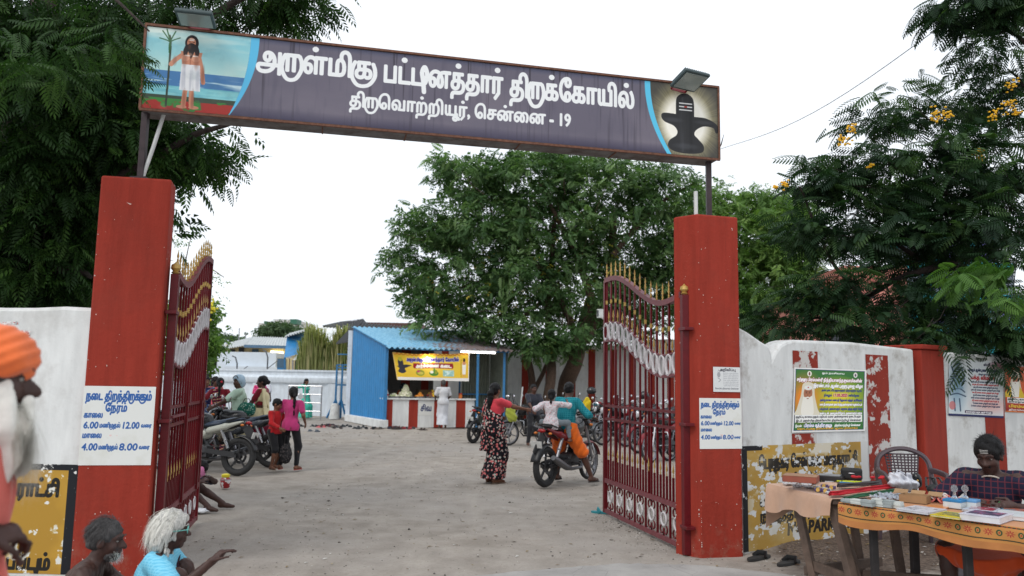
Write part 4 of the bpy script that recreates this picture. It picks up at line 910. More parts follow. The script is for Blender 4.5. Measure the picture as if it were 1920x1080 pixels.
# ------------------------------------------------------------------ the offerings stall
KO = np.array([-4.18, 26.85]); KU = np.array([math.cos(R(20)), math.sin(R(20))]); KV = np.array([-.45, .893])
def kp(u, v, z): q = KO+KU*u+KV*v; return np.array([q[0], q[1], z])
def kiosk():
    t = thing('stall_kiosk', 'blue corrugated offerings stall with a sloping tin roof and a red and white striped counter', 'kiosk', kp(2, 1.5, 0), world=True)
    zr = lambda v: 2.72+.205*v
    m = corr(kp(0, 0, .26), kp(0, 4.2, .26), kp(0, 4.2, zr(4.2)), kp(0, 0, zr(0)), 17, .032); part('side_sheet', m, M_blue, t, True, 0)
    m = MB(); m.prism([(0, 0), (1, 0), (1, .26), (0, .26)], kp(-.22, -.2, 0), kp(-.16, 4.4, 0)-kp(-.22, -.2, 0), (0, 0, 1), (KU[0], KU[1], 0), .3); part('plinth', m, M_wwd, t, bevel=.02)
    m = MB(); m.bar(kp(-.06, 4.3, 0), kp(-.06, 4.3, 3.45), .16); part('corner_pier', m, M_wwb, t)
    for i in range(6):
        u0 = -.12+i*.75; m = corr(kp(u0, -.35, zr(-.35)), kp(u0+.75, -.35, zr(-.35)), kp(u0+.75, 4.3, zr(4.3)), kp(u0, 4.3, zr(4.3)), 4, .034); part('roof_sheet', m, M_rblue, t, True, 0)
    # the counter: painted masonry
    for i, (a, b, mm) in enumerate(((0.02, .29, 'r'), (.29, .84, 'w'), (.84, 1.16, 'r'), (1.16, 1.72, 'w'), (1.72, 2.04, 'r'), (2.04, 2.50, 'w'), (2.50, 2.84, 'r'), (2.84, 3.16, 'w'))):
        m = MB(); m.prism([(a, 0), (b, 0), (b, .93), (a, .93)], kp(0, .06, 0), (*KU, 0), (0, 0, 1), (*KV, 0), .4); part('counter_block', m, M_red if mm == 'r' else M_ww, t)
    m = MB(); m.prism([(0, .933), (3.2, .933), (3.2, .985), (0, .985)], kp(0, 0, 0), (*KU, 0), (0, 0, 1), (*KV, 0), .62); part('counter_top', m, M_wwd, t)
    c = Canvas(240, 200, (214, 214, 210)); c.text('சிவ', 30, 130, 120, (30, 44, 90), 4, width=180); q = MB().quad(kp(1.18, .052, .40), kp(1.70, .052, .40), kp(1.70, .052, .84), kp(1.18, .052, .84)); part('painted_word', q, c.mat('painted_word_on_counter', .8), t)
    for u, h in ((.02, zr(0)), (3.22, zr(0)), (4.2, zr(0))): part('post', MB().bar(kp(u, -.02, 0), kp(u, -.02, h-.03), .085), M_bluef, t)
    for u in (3.24, 4.2): part('post', MB().bar(kp(u, 1.6, 0), kp(u, 1.6, zr(1.6)-.03), .07), M_bluef, t)
    part('beam', MB().bar(kp(-.05, -.02, zr(0)-.09), kp(4.35, -.02, zr(0)-.09), .05), M_bluef, t)
    part('rail', MB().bar(kp(3.26, 1.35, 1.12), kp(4.2, 1.35, 1.12), .05), M_bluef, t)
    m = corr(kp(3.24, 1.45, .1), kp(4.3, 1.45, .1), kp(4.3, 1.45, zr(1.4)-.05), kp(3.24, 1.45, zr(1.4)-.05), 9, .035); part('partition_sheet', m, M_greysheet, t, True, 0)
    m = corr(kp(4.32, .0, .1), kp(4.32, 1.45, .1), kp(4.32, 1.45, zr(1.4)-.05), kp(4.32, 0, zr(0)-.05), 9, .02); part('partition_sheet', m, M_greysheet, t, True, 0)
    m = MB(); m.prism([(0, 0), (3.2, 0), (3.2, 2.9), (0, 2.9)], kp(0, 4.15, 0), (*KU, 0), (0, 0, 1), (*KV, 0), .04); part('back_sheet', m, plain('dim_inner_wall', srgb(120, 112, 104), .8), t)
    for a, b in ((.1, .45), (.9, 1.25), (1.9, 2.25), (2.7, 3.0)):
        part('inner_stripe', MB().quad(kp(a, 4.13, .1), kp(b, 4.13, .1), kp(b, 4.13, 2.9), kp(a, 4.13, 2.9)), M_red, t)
    m = MB(); 
    for z in (1.0, 1.5, 2.0): m.prism([(.3, z), (1.1, z), (1.1, z+.03), (.3, z+.03)], kp(0, 3.7, 0), (*KU, 0), (0, 0, 1), (*KV, 0), .4)
    part('shelves', m, M_wood, t)
    bx = thing('cardboard_carton', 'brown cardboard carton on the floor stand inside the stall', 'box', kp(2.3, 2.6, 0)); part('carton', MB().box((0, 0, .62), (.55, .45, 1.24), rz(R(20))), plain('brown_cardboard', srgb(150, 118, 84), .8), bx)
    # roof behind: dark sheets
    t2 = thing('dark_shed_roof', 'black corrugated lean-to roof showing behind and left of the blue stall', 'roof', kp(0, 6, 0), world=True)
    a, b, c_, d_ = gy(630, 645, 33), gy(664, 640, 31.6), gy(682, 606, 34), gy(672, 600, 36)
    m = corr(a, b, c_, d_, 8, .03); part('roof_sheet', m, M_sheet, t2, True, 0)
    m = corr(gy(664, 618, 31.9), gy(812, 629, 33), gy(820, 618, 36), gy(678, 605, 34.5), 26, .05); part('roof_sheet', m, M_sheet, t2, True, 0)
    part('post', MB().bar(gy(656, 640, 32.2)*np.array([1, 1, 0]), gy(656, 636, 32.2), .09), M_bluef, t2); part('post', MB().bar(gy(800, 632, 34)*np.array([1, 1, 0]), gy(800, 627, 34), .09), M_bluef, t2)
kiosk()
# banner, tube light, bulb
def banner():
    P = [gl(744.5, 712, kp(0, -.12, 0), kp(3, -.12, 0)), gl(879, 715, kp(0, -.12, 0), kp(3, -.12, 0)), gl(880, 661, kp(0, -.12, 0), kp(3, -.12, 0)), gl(735.5, 660.5, kp(0, -.12, 0), kp(3, -.12, 0))]
    def f(u, v):
        a = P[0]*(1-u)+P[1]*u; b = P[3]*(1-u)+P[2]*u; q = a*(1-v)+b*v; q[1] += .04*math.sin(u*7+v*2)*(1-v*.5)+.015*math.sin(u*31)*v; q[2] -= .10*math.sin(math.pi*min(u*1.0, 1))*v*(1-.3*math.cos(u*12))*.6; return q
    solo('cloth_banner', MB().grid(f, 30, 10), banner_canvas().mat('stall_banner_print', .6, .3), 'yellow Tamil stall banner hanging under the tin roof edge', 'banner', smooth=True, sharp=0)
banner()
n = N('lit_tube'); n.b.inputs['Emission Color'].default_value = (1, .97, .9, 1); n.b.inputs['Emission Strength'].default_value = 7
tl_ = thing('tube_light', 'lit white tube light fixed under the right half of the stall roof', 'lamp', kp(3.2, -.3, 2.55), world=True)
a, b = gy(864, 659.5, 27.4), gy(929, 662, 27.8); part('tube', MB().tube([a, b], .022, 8), n.m, tl_, True); part('batten', MB().bar(a+np.array([0, .03, .05]), b+np.array([0, .03, .05]), .05), M_pvc, tl_)
n2 = N('lit_bulb'); n2.b.inputs['Emission Color'].default_value = (1, .88, .6, 1); n2.b.inputs['Emission Strength'].default_value = 60
bl = thing('bulb', 'small lit bulb glaring in front of the middle of the yellow banner', 'lamp', kp(1.45, -.3, 2.3), world=True); q = gy(803, 674, 27.1); part('glass', MB().ell(q, .055), n2.m, bl, True); part('cord', MB().tube([q, q+np.array([0, .05, .42])], .008, 5), M_black, bl)
# offerings on the counter
def heap(name, label, u, v, r, h, cols, size, n_, cat):
    t = thing(name, label, cat, kp(u, v, .985)); V = []
    part('tray', MB().lathe([(r*.9, 0), (r*1.08, .05), (r*1.0, .05), (r*.88, .012)], (0, 0, 0), 16), M_alum, t, True)
    ms = [plain('offering_tone_%s' % k, srgb(*c), .6) for k, c in cols]; proto = [MB().ell((0, 0, 0), size, None, 8, 6).mesh(name+'_piece', mm, True, 0) for mm in ms]
    for k in range(n_):
        zz = rnd.random()**1.5; rr = r*.85*math.sqrt(rnd.random())*(1-zz); a = rnd.uniform(0, 6.28); o = link({'flower_heap': 'garland_bunch'}.get(name, 'fruit'), proto[k % len(proto)], t); o.location = (rr*math.cos(a), rr*math.sin(a), .05+zz*h); s = rnd.uniform(.8, 1.2); o.scale = (s, s, s*.9); o.rotation_euler = (rnd.random(), rnd.random(), 0)
heap('flower_heap', 'tall heap of white jasmine garlands on the stall counter', .80, .3, .30, .36, (('jasmine', (226, 222, 196)), ('jasmine_shade', (206, 208, 170))), (.07, .06, .045), 90, 'flowers')
heap('fruit_tray', 'tray of pale green and white offerings at the left end of the counter', .38, .25, .22, .08, (('pale_green', (196, 206, 150)), ('jasmine', (226, 222, 196))), .05, 40, 'fruit')
heap('fruit_tray', 'tray heaped with orange marigolds and fruit beside the jasmine', 1.28, .25, .17, .12, (('marigold', (226, 132, 44)), ('marigold_pale', (230, 160, 60))), .045, 34, 'fruit')
heap('fruit_tray', 'tray of bananas and red packets in the middle of the counter', 1.72, .25, .24, .20, (('banana', (222, 184, 50)), ('red_packet', (170, 50, 44)), ('brown_coconut', (110, 74, 50))), .055, 50, 'fruit')
heap('fruit_tray', 'white and yellow packets near the customer', 2.12, .25, .12, .12, (('jasmine', (226, 222, 196)), ('banana', (222, 184, 50))), .05, 18, 'fruit')
for k, (u, lab) in enumerate(((.06, 'clear drink bottle at the very left end of the counter'), (.14, 'clear drink bottle second from the left end of the counter'))):
    t = thing('drink_bottle', lab, 'bottle', kp(u, .2, .985), 0, 'bottles on the stall counter'); part('bottle', MB().lathe([(.04, 0), (.042, .16), (.02, .21), (.016, .25)], (0, 0, 0), 10), plain('clear_plastic', (.6, .65, .66, 1), .1), t, True); part('cap', MB().lathe([(.019, .25), (.019, .28)], (0, 0, 0), 10), plain('red_cap', srgb(180, 30, 36), .5), t); part('paper_band', MB().lathe([(.0435, .07), (.0435, .13)], (0, 0, 0), 10), plain('red_cap', srgb(180, 30, 36), .5), t)
t = thing('small_jar', 'orange lidded jar at the right end of the counter', 'jar', kp(2.72, .25, .985)); part('jar', MB().lathe([(.06, 0), (.07, .06), (.06, .14), (.03, .15)], (0, 0, 0), 10), plain('marigold_jar', srgb(220, 120, 50), .5), t, True); part('lid', MB().lathe([(.062, .15), (.062, .18)], (0, 0, 0), 10), plain('red_cap', srgb(180, 30, 36), .5), t)

# ------------------------------------------------------------------ yard furniture
def frame_stand():
    t = thing('metal_frame', 'tall blue metal frame standing on splayed feet left of the stall', 'frame', (-7.4, 33, 0), world=True); Y = 32.8
    X = [gy(p, 780, Y)[0] for p in (628, 638.5, 652)]; zt = gy(640, 684, Y)[2]
    for x in X: part('upright', MB().bar((x, Y, .05), (x, Y, zt), .07), M_bluef, t)
    for z in (zt, .55, 1.35, 2.05, 2.6): part('crossbar', MB().bar((X[0], Y, z), (X[-1]+.25, Y, z), .05), M_bluef, t)
    for x in (X[0], X[1]):
        for s in (-1, 1): part('foot', MB().bar((x, Y, .75), (x+s*.28, Y-.25, .02), .06), M_bluef, t)
frame_stand()
m = MB(); m.lathe([(.22, 0), (.18, .5), (.12, .62)], (-7.0, 32.2, 0), 10); solo('cement_bollard', m, M_wwd, 'short stained cement stump beside the blue frame feet', 'stump', smooth=True)
def barrier():
    t = thing('steel_barrier', 'shiny steel queue barrier in front of the girl in the teal dress', 'barrier', (-8.3, 31, 0), world=True); Y = 31.0
    x0, x1 = gy(540, 760, Y)[0], gy(602, 760, Y)[0]
    for z in (.34, .66, .98, 1.30): part('rail', MB().tube([(x0, Y, z), (x1, Y, z)], .022, 8), M_chrome, t, True)
    for x in (x0, (x0+x1)/2, x1): part('upright', MB().tube([(x, Y, 0), (x, Y, 1.30)], .03, 8), M_chrome, t, True)
    part('round_plate', MB().lathe([(.11, 0), (.11, .02)], (gy(564, 752, Y)[0], Y-.04, .9), 16, rx(R(90))), M_chrome, t)
barrier()
def footwear(nm, lab, x, y, rot, c, L=.26, cat='sandals', pair=True, dx=.11, strap=None, cross=True):
    t = thing(nm, lab, cat, (x, y, float(gheight(np.array(x), np.array(y)))+.002), rot)
    sole_m = plain('sole_%d_%d_%d' % c, srgb(*c), .7); st_m = plain('strap_%d_%d_%d' % (strap or c), srgb(*(strap or c)), .6)
    for k, s in enumerate((-1, 1) if pair else (0,)):
        ox = s*dx; pl = [(-.30*.13+ox, -L*.5), (.30*.13+ox, -L*.5)]
        out = [(ox+L*.17*f(a), L*.5*math.sin(a)) for a, f in ((a, (lambda a: math.cos(a)*(1.05 if math.sin(a) > 0 else .82))) for a in np.linspace(0, 2*math.pi, 18)[:-1])]
        yy = rnd.uniform(-.03, .03); m = MB(); m.prism([(p[0], p[1]+yy) for p in out], (0, 0, 0), (1, 0, 0), (0, 1, 0), (0, 0, 1), .022); part('sole', m, sole_m, t)
        m = MB()
        if cross: m.tube([(ox-L*.17, yy, .015), (ox-L*.1, yy+L*.13, .05), (ox+L*.1, yy+L*.18, .05), (ox+L*.17, yy+.02, .015)], .012, 6, flat=2.2)
        else:
            m.tube([(ox-L*.15, yy, .015), (ox, yy+L*.25, .035)], .007, 5); m.tube([(ox+L*.15, yy, .015), (ox, yy+L*.25, .035)], .007, 5)
        part('strap', m, st_m, t, True)
    return t
cols = [(30, 30, 34), (60, 50, 46), (80, 60, 50), (40, 40, 60), (120, 110, 100), (96, 40, 44), (50, 56, 60)]
words = ['black', 'dark brown', 'tan strapped', 'navy', 'grey', 'dull red', 'charcoal']
kk = 0
for i in range(34):
    ci = rnd.randrange(7); u = rnd.uniform(-1.5, 1.6); fr = 'in the shoe pile before the stall plinth'
    x = -5.0+u+rnd.uniform(-.15, .15); y = 26.6+rnd.uniform(-.5, .7)-(u < -.6)*-.8
    side = 'at the far left' if u < -1.0 else 'left of the middle' if u < -.2 else 'right of the middle' if u < .7 else 'at the right end'
    footwear('sandals', '%s sandals %s of the shoe pile before the stall plinth' % (words[ci], side), x, y, rnd.uniform(0, 6.28), cols[ci], .27, strap=cols[ci]).__setitem__('group', '%s sandals %s of the heap' % (words[ci], side))
for x, y, c, lab in ((-3.35, 26.3, (150, 40, 50), 'red sandals left alone in front of the striped counter'), (-2.85, 26.25, (60, 50, 46), 'brown sandals beside the red pair before the counter'), (-5.95, 24.6, (90, 100, 110), 'grey slippers lying apart on the sand left of the pile'), (-7.0, 27.2, (30, 30, 34), 'black sandals below the steel barrier'), (-6.3, 27.0, (214, 120, 124), 'pale pink sandals between barrier and pile')):
    footwear('sandals', lab, x, y, rnd.uniform(0, 6), c, .27)
footwear('slippers', 'pair of black slide slippers at the foot of the right pillar', 2.40, 7.42, R(-52), (44, 44, 44), .33, 'slippers', dx=.14, strap=(16, 16, 18))
footwear('slipper', 'turquoise slipper under the free end of the right gate leaf', 1.10, 9.95, R(70), (40, 130, 140), .25, 'slipper', False)
# water pot with the yellow cloth
q = gz(422, 915); t = thing('water_pot', 'small red and white pot tied with a yellow cover on the sand', 'pot', (q[0], q[1], .0))
n = N('pot_pattern'); n.col(n.mix(n.ramp(n.noise(16, 1), [(.46, 0.0), (.5, 1.0)]), srgb(216, 212, 212), srgb(150, 24, 34))); n.rough(.35); part('pot', MB().lathe([(.045, 0), (.06, .01), (.075, .09), (.078, .12), (.05, .14), (.04, .16)], (0, 0, 0), 16), n.m, t, True, 60); part('rim', MB().torus((0, 0, .12), .077, .006, (1, 0, 0), (0, 1, 0), 20, 6), M_alum, t, True); part('cover', MB().lathe([(.05, .15), (.058, .165), (.056, .19), (.03, .2), (.001, .202)], (0, 0, 0), 14), plain('yellow_cover', srgb(224, 206, 40), .5), t, True)

# ------------------------------------------------------------------ buildings beyond the wall
def quadbox(t, nm, px0, py0, px1, py1, Y, dep, mat, bev=0, label=None):
    a = gy(px0, py1, Y); b = gy(px1, py0, Y); m = MB(); m.box(((a[0]+b[0])/2, Y+dep/2, (a[2]+b[2])/2), (abs(b[0]-a[0]), dep, abs(b[2]-a[2]))); return part(nm, m, mat, t, bevel=bev, label=label)
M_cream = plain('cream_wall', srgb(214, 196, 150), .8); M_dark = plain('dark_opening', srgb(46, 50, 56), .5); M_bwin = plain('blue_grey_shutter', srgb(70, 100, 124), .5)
M_asb = plain('pale_sheet_roof', srgb(186, 190, 190), .8, 0, .12, 2); M_wpaint = plain('white_painted_wall', srgb(206, 214, 222), .8, 0, .06, 2)
t = thing('white_bungalow', 'long white bungalow with a pale sloping roof beyond the low wall', 'building', (-13, 45, 0), world=True)
quadbox(t, 'parapet_block', 405, 661, 518, 712, 42, 3, M_wpaint); quadbox(t, 'ledge', 417, 688, 530, 691, 41.6, 1, M_wpaint); quadbox(t, 'window', 445, 690.5, 469, 699, 41.9, .1, M_bwin); quadbox(t, 'window', 487, 692, 493, 699, 41.9, .1, M_dark)
quadbox(t, 'rear_wall', 420, 648, 534, 690, 47, 4, M_cream); quadbox(t, 'window', 472, 655, 484, 665, 46.9, .1, M_bwin); quadbox(t, 'window', 447, 652, 457, 663, 46.9, .1, M_dark); quadbox(t, 'window', 430, 655, 440, 663, 46.9, .1, M_dark)
m = corr(gy(397, 658, 44), gy(458, 648, 43.6), gy(476, 631, 50), gy(424, 644, 50), 14, .03); part('roof_sheet', m, M_asb, t, True, 0)
m = corr(gy(458, 648, 43.6), gy(536, 650, 43.6), gy(538, 633, 50), gy(476, 631, 50), 14, .03); part('roof_sheet', m, M_asb, t, True, 0)
part('fascia', MB().bar(gy(458, 649, 43.5), gy(536, 651, 43.5), .08, .16), M_bwin, t)
quadbox(t, 'roof_vent', 416, 637, 424, 650, 49, .5, M_wpaint)
n = N('lit_porch_tube'); n.b.inputs['Emission Color'].default_value = (1, .86, .5, 1); n.b.inputs['Emission Strength'].default_value = 4
t = thing('tube_light', 'warm lit tube on the cream wall of the bungalow', 'lamp', gy(520, 661, 46.8), world=True); part('tube', MB().tube([gy(508, 660, 46.8), gy(531, 662, 46.8)], .08, 8), n.m, t)
t = thing('blue_outbuilding', 'small outbuilding with a blue door and dark red posts beyond the wall', 'building', gy(545, 700, 40)*np.array([1, 1, 0]), world=True)
quadbox(t, 'wall', 518, 672, 580, 712, 41, 3, M_cream); quadbox(t, 'door', 519, 672, 535, 690, 40.9, .1, M_bwin); quadbox(t, 'door_panel', 519, 690, 531, 699, 40.7, .1, M_blue); quadbox(t, 'opening', 552, 676, 574, 699, 40.9, .1, M_dark)
for p in (541, 556, 574): quadbox(t, 'post', p, 672, p+2, 699, 40.6, .08, plain('dark_red_post', srgb(90, 30, 34), .6))
t = thing('blue_awning', 'blue sheet awning sloping down beside the reeds', 'awning', gy(550, 650, 39)*np.array([1, 1, 0]), world=True)
part('sheet', MB().add([gy(533, 671, 38), gy(562, 663, 38), gy(570, 624, 40), gy(538, 631, 40)]+[gy(533, 671, 38.1), gy(562, 663, 38.1), gy(570, 624, 40.1), gy(538, 631, 40.1)], [(0, 1, 2, 3), (7, 6, 5, 4), (0, 4, 5, 1), (1, 5, 6, 2), (2, 6, 7, 3), (3, 7, 4, 0)]), M_blue, t)
m = corr(gy(534, 632, 39.5), gy(572, 620, 38), gy(578, 616, 43), gy(545, 625, 43), 8, .04); part('roof_sheet', m, M_asb, t, True, 0); part('post', MB().bar(gy(535, 712, 38.1), gy(534, 670, 38.1), .08), M_bluef, t)
t = thing('white_canopy', 'white cloth canopy hanging at the edge of the reeds', 'canopy', gy(565, 668, 37.5)*np.array([1, 1, 0]), world=True)
P = [gy(549, 675, 37.4), gy(578, 675, 37.4), gy(572, 657, 38.6), gy(563, 658, 38.6)]
part('cloth', MB().grid(lambda u, v: (P[0]*(1-u)+P[1]*u)*(1-v)+(P[3]*(1-u)+P[2]*u)*v+np.array([0, .1*math.sin(u*9), -.12*math.sin(u*3.14)*v]), 10, 5), plain('white_cloth', srgb(214, 216, 220), .8), t, True); part('pole', MB().bar(gy(549, 712, 37.5), gy(549, 675, 37.5), .06), M_alum, t)
t = thing('dark_roofed_shed', 'shed with a black pitched roof above the reeds', 'building', gy(680, 610, 46)*np.array([1, 1, 0]), world=True)
m = corr(gy(604, 612, 44), gy(700, 622, 44), gy(680, 598, 50), gy(640, 604, 50), 16, .05); part('roof_sheet', m, M_sheet, t, True, 0); quadbox(t, 'wall', 640, 606, 790, 712, 51, 3, plain('brown_shed_wall', srgb(90, 60, 56), .8))
t = thing('apartment_block', 'far pale apartment block with green rooftop water tanks', 'building', gy(520, 610, 95)*np.array([1, 1, 0]), world=True); M_far = plain('far_pale_wall', srgb(198, 196, 194), .9)
quadbox(t, 'block', 482, 606, 512, 660, 95, 8, M_far); quadbox(t, 'block', 512, 601, 561, 660, 96, 8, M_far); quadbox(t, 'roof_tank', 544, 598.5, 557, 607, 94, 2, plain('green_tank', srgb(50, 104, 84), .6)); quadbox(t, 'roof_tank', 495, 602, 499, 607, 94, 2, plain('green_tank', srgb(50, 104, 84), .6))
for p in (487, 496, 505): 
    for y_ in (613, 622): quadbox(t, 'window', p, y_, p+4, y_+5, 94.9, .1, M_dark)
quadbox(t, 'parapet_rail', 512, 598.8, 544, 599.6, 95.5, .2, M_far)
for p, y0, y1, lab in ((447, 615, 640, 'thin leaning aerial mast above the bungalow roof'), (459, 624, 640, 'short aerial mast right of the leaning one')): solo('aerial_mast', MB().bar(gy(p, y1+10, 50), gy(p+2, y0, 50), .05), M_alum, lab, 'mast')
for p, y0, lab in ((443, 672, 'small bent lamp arm behind the low wall, left one'), (500, 661, 'taller bent lamp arm behind the low wall, right one')):
    q = gy(p, 712, 37.5); z1 = gy(p, y0+10, 37.5)[2]; solo('lamp_arm', MB().tube([(q[0], q[1], .0), (q[0], q[1], z1), (q[0]-.1, q[1], z1+.3), (q[0]-.25, q[1], z1+.36)], .035, 6).tube([(q[0], q[1], z1-.5), (q[0]+.5, q[1], z1-.1)], .02, 5), plain('grey_pole', srgb(96, 100, 106), .6), lab, 'lamp', smooth=True)
# right: pink building and tiered tower half hidden by the tree
t = thing('pink_building', 'salmon pink building half hidden behind the right-hand tree', 'building', gy(1620, 600, 27)*np.array([1, 1, 0]), world=True)
M_pink = plain('salmon_wall', srgb(186, 124, 112), .8); quadbox(t, 'wall', 1500, 560, 1660, 720, 27, 4, M_pink); quadbox(t, 'wall', 1590, 500, 1700, 720, 29, 4, M_pink); quadbox(t, 'opening', 1560, 590, 1600, 640, 26.9, .1, M_dark); quadbox(t, 'ledge', 1585, 556, 1705, 561, 28.7, .4, M_dark); quadbox(t, 'column', 1655, 500, 1680, 720, 28.4, .6, M_pink)
t = thing('temple_tower', 'tiered grey tower with turquoise ledges behind the right-hand tree', 'building', gy(1780, 560, 31)*np.array([1, 1, 0]), world=True)
M_gr = plain('grey_tower_stone', srgb(112, 118, 130), .8, 0, .25, 1.5, .5); M_tq = plain('turquoise_trim', srgb(40, 160, 176), .6)
for k, (x0, x1, y0) in enumerate(((1680, 1960, 620), (1695, 1930, 560), (1715, 1900, 500), (1735, 1870, 445))):
    quadbox(t, 'tier', x0, y0, x1, y0+62, 31+k*.3, 5-k*.6, M_gr); quadbox(t, 'ledge', x0-4, y0-6, x1+4, y0, 30.7+k*.3, 5.6-k*.6, M_tq); 
    for j in range(5): quadbox(t, 'niche', x0+15+j*(x1-x0-20)/5, y0+12, x0+15+j*(x1-x0-20)/5+18, y0+44, 30.95+k*.3, .1, [M_tq, plain('violet_trim', srgb(110, 96, 170), .7), M_pink][j % 3])
quadbox(t, 'base', 1680, 682, 1960, 740, 31, 5, M_gr)
# overhead cable
a, b = gy(1380, 270, 26), gy(1760, 52, 15); 
solo('cable', MB().tube([a*(1-s)+b*s-np.array([0, 0, .35*math.sin(math.pi*s)]) for s in np.linspace(-.4, 1.5, 24)], .009, 5), M_black, 'thin cable running up across the sky behind the name board to the right', 'cable', smooth=True)
t = thing('floodlight', 'small white floodlight fixed on the tree trunk by the free end of the right gate', 'floodlight', gy(1126, 588, 27)); part('housing', MB().box((0, 0, 0), (.22, .12, .3), rz(.5)), M_pvc, t, bevel=.01); part('glass', MB().box((-.05, -.07, 0), (.16, .02, .22), rz(.5)), M_dark, t); part('bracket', MB().bar((0, .06, -.1), (.3, .3, -.3), .03), M_pvc, t)
# ------------------------------------------------------------------ trees
def leafmat(name, c0, c1, c2, trans=.35):
    n = N(name); a = n.new('ShaderNodeAttribute', attribute_name='tone'); c = n.ramp(a.outputs['Fac'], [(0.0, c0), (.55, c1), (1.0, c2)]); n.col(c); n.rough(.55); n.b.inputs['Specular IOR Level'].default_value = .25
    tr = n.new('ShaderNodeBsdfTranslucent'); n.l(n.mix(1.0, c, (1.0, 1.25, .5, 1), 'MULTIPLY'), tr.inputs[0]); mx = n.new('ShaderNodeMixShader'); mx.inputs[0].default_value = trans
    out = n.t.nodes['Material Output']; n.l(n.b.outputs[0], mx.inputs[1]); n.l(tr.outputs[0], mx.inputs[2]); n.l(mx.outputs[0], out.inputs['Surface']); return n.m
def lens(L, w, bend=.12):       # one leaflet: folded lens of four triangles' worth of two quads
    V = np.array([(0, 0, 0), (L*.5, w/2, bend*L*.4), (L, 0, -bend*L), (L*.5, -w/2, bend*L*.4), (L*.5, 0, 0)]); return V, np.array([(0, 4, 2, 1), (0, 3, 2, 4)])
def fr_pinnate(L=.26, pairs=6, ll=.075, lw=.022, droop=.35):
    V = []; F = []; o = 0
    def put(P, Q, pos, Rm): nonlocal o; V.append(P@Rm.T+pos); F.append(Q+o); o += len(P)
    for i in range(pairs):
        t = (i+1)/(pairs+.5); pos = np.array([L*t, 0, -droop*L*t*t]); s = .75+.5*math.sin(math.pi*min(t+.1, 1))
        for sd in (-1, 1):
            P, Q = lens(ll*s, lw*s); put(P, Q, pos, rz(sd*R(58-12*t))@ry(R(14+20*t)))
    P, Q = lens(ll*.8, lw); put(P, Q, np.array([L, 0, -droop*L]), ry(R(35)))
    r = np.array([(0, -.0025, 0), (0, .0025, 0), (L, .001, -droop*L), (L, -.001, -droop*L)]); V.append(r); F.append(np.array([(0, 1, 2, 3)])+o)
    return np.concatenate(V), np.concatenate(F)
def fr_bipinnate(L=.34, pairs=9, ll=.12, lw=.03, droop=.3):
    V = []; F = []; o = 0
    for i in range(pairs):
        t = (i+.8)/pairs; pos = np.array([L*t, 0, -droop*L*t*t]); s = .55+.6*math.sin(math.pi*(t*.85+.1))
        for sd in (-1, 1):
            a = ll*s; w = lw*(.8+.3*s)
            P = np.array([(0, -w*.25, 0), (a*.35, -w*.5, .004), (a*.8, -w*.38, -a*.12), (a, 0, -a*.22), (a*.8, w*.38, -a*.12), (a*.35, w*.5, .004), (0, w*.25, 0), (a*.4, 0, -.006)])
            Q = np.array([(0, 1, 7, 6), (1, 2, 3, 7), (7, 3, 4, 5), (7, 5, 6, 6)]); Q = np.array([(0, 1, 7, 6), (1, 2, 3, 7), (3, 4, 5, 7), (5, 6, 6, 7)])[:3]
            V.append(P@(rz(sd*R(66-16*t))@ry(R(8+16*t))).T+pos); F.append(Q+o); o += 8
    r = np.array([(0, -.003, 0), (0, .003, 0), (L, .001, -droop*L), (L, -.001, -droop*L)]); V.append(r); F.append(np.array([(0, 1, 2, 3)])+o)
    return np.concatenate(V), np.concatenate(F)
def fr_sprig(L=.16, k=6, ll=.10, lw=.05):
    V = []; F = []; o = 0
    for i in range(k):
        P, Q = lens(ll*rnd.uniform(.7, 1.15), lw*rnd.uniform(.8, 1.2), .18); pos = np.array([L*i/k, 0, -.2*L*(i/k)**2]); V.append(P@(rz(R(rnd.uniform(30, 80))*(1 if i % 2 else -1))@ry(R(rnd.uniform(-10, 40)))@rx(R(rnd.uniform(-40, 40)))).T+pos); F.append(Q+o); o += len(P)
    return np.concatenate(V), np.concatenate(F)
def scatter(tmpls, C, yaw, pitch, roll, scale, tone):
    """copies of the leaf templates written out as one mesh"""
    VV = []; FF = []; TT = []; off = 0; idx = np.arange(len(C)) % len(tmpls)
    for k, (V, F) in enumerate(tmpls):
        s = idx == k; c = C[s]; n = len(c)
        if not n: continue
        cy, sy, cp, sp, cr, sr = np.cos(yaw[s]), np.sin(yaw[s]), np.cos(pitch[s]), np.sin(pitch[s]), np.cos(roll[s]), np.sin(roll[s])
        x, y, z = (V[None, :, i]*scale[s][:, None] for i in range(3))
        y, z = y*cr[:, None]-z*sr[:, None], y*sr[:, None]+z*cr[:, None]
        x, z = x*cp[:, None]+z*sp[:, None], -x*sp[:, None]+z*cp[:, None]
        x, y = x*cy[:, None]-y*sy[:, None], x*sy[:, None]+y*cy[:, None]
        P = np.stack([x, y, z], -1)+c[:, None, :]; VV.append(P.reshape(-1, 3)); FF.append((F[None]+(np.arange(n)*len(V))[:, None, None]+off).reshape(-1, 4)); off += n*len(V); TT.append(np.repeat(tone[s], len(V)))
    return np.concatenate(VV), np.concatenate(FF), np.concatenate(TT)
def blob_world(b):
    px, py, Y, rpx, rpz, dy = b; c = gy(px, py, Y); k = Y/FOC; return c, np.array([rpx*k, dy, rpz*k])
